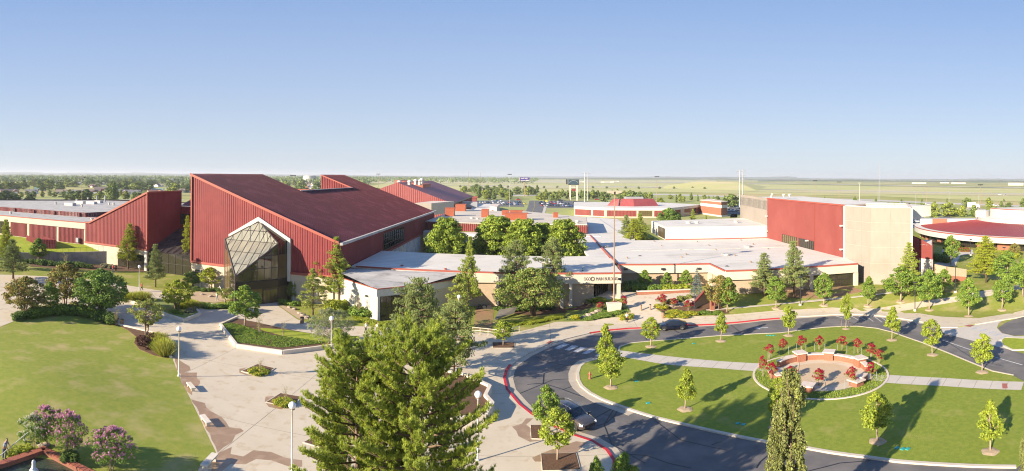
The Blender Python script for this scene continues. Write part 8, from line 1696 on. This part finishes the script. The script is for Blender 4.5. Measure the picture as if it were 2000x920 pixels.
# trucks
def truck(px, r, label, s=1.0, box=m_white, cabm=m_white):
    p = PR(px, r); t = thing('box_truck', label, 'truck', (0, 0, 0)); obj('cargo_box', MB().box((-1.2, 0, 2.0), (4.6, 2.4, 2.7)), box, t); b = MB(); b.add([(1.2, -1.1, .6), (3.4, -1.1, .6), (3.4, -1.1, 1.5), (2.6, -1.0, 2.6), (1.2, -1.0, 2.6), (1.2, 1.1, .6), (3.4, 1.1, .6), (3.4, 1.1, 1.5), (2.6, 1.0, 2.6), (1.2, 1.0, 2.6)], [(0, 1, 2, 3, 4), (9, 8, 7, 6, 5), (1, 6, 7, 2), (2, 7, 8, 3), (3, 8, 9, 4), (0, 4, 9, 5)]); obj('cab', b, cabm, t)
    obj('windscreen', MB().add([(3.36, -.95, 1.58), (3.36, .95, 1.58), (2.66, .9, 2.52), (2.66, -.9, 2.52)], [(0, 1, 2, 3)]), m_carglass, t); [obj('wheel', MB().tube([(x, s2 * .85, .45), (x, s2 * 1.12, .45)], .45, 12), m_blk, t) for x in (-2.4, 2.3) for s2 in (-1, 1)]
    t.location = (p.x, p.y, .12); t.rotation_euler = (0, 0, -(px - 1000) / F); t.scale = (s,) * 3
truck(1393, 500, 'white box truck on the road above the brick annex', 1.3); truck(1902, 450, 'white box truck on the road above the arts centre', 1.4); truck(1626, 460, 'dark box truck on the approach road above the red siding', 1.2, m_black, m_black); truck(1868, 360, 'dark trailer standing under trees behind the arts centre', 1.1, m_frame, m_black)
# roundabout style sign and culvert entry at the end of the drive
p = at0(1067, 400); t = thing('yellow_sign', 'yellow diamond warning sign beside the campus drive', 'sign', (p.x, p.y, 0)); obj('post', MB().tube([v3(p, 0), v3(p, 3)], .06, 5), m_steel, t); obj('sign_face', MB().add([(p.x - 1.1, p.y - .1, 3), (p.x, p.y - .1, 1.9), (p.x + 1.1, p.y - .1, 3), (p.x, p.y - .1, 4.1)], [(0, 1, 2, 3)]), M('sign_yellow', (.8, .5, .02)), t)
q = MB()
P = [at0(x, y) for x, y in ((1028, 424), (1040, 414), (1044, 404), (1043.5, 392))]
obj('centre_line', MB().ribbon(P, -.15, .15, .11, .13), m_lf_yel, kind='structure')
# ---------------------------------------------------------------- air
HAZE = True
if HAZE:
    hz = MB(); hz.box((0, 12500, 13.2), (60000, 34000, 28.6)); me = mesh('haze', hz, []) if False else None
    m = bpy.data.materials.new('haze_air'); m.use_nodes = True; N = m.node_tree.nodes; N.clear(); vo = N.new('ShaderNodeVolumePrincipled'); vo.inputs['Color'].default_value = (.86, .92, 1, 1); vo.inputs['Density'].default_value = 1.1e-4; vo.inputs['Anisotropy'].default_value = .1; out = N.new('ShaderNodeOutputMaterial'); m.node_tree.links.new(vo.outputs[0], out.inputs['Volume'])
    hb = MB(); hb.box((0, 8000, 39), (40000, 24000, 80)); o = obj('haze', hb, m, kind='stuff')
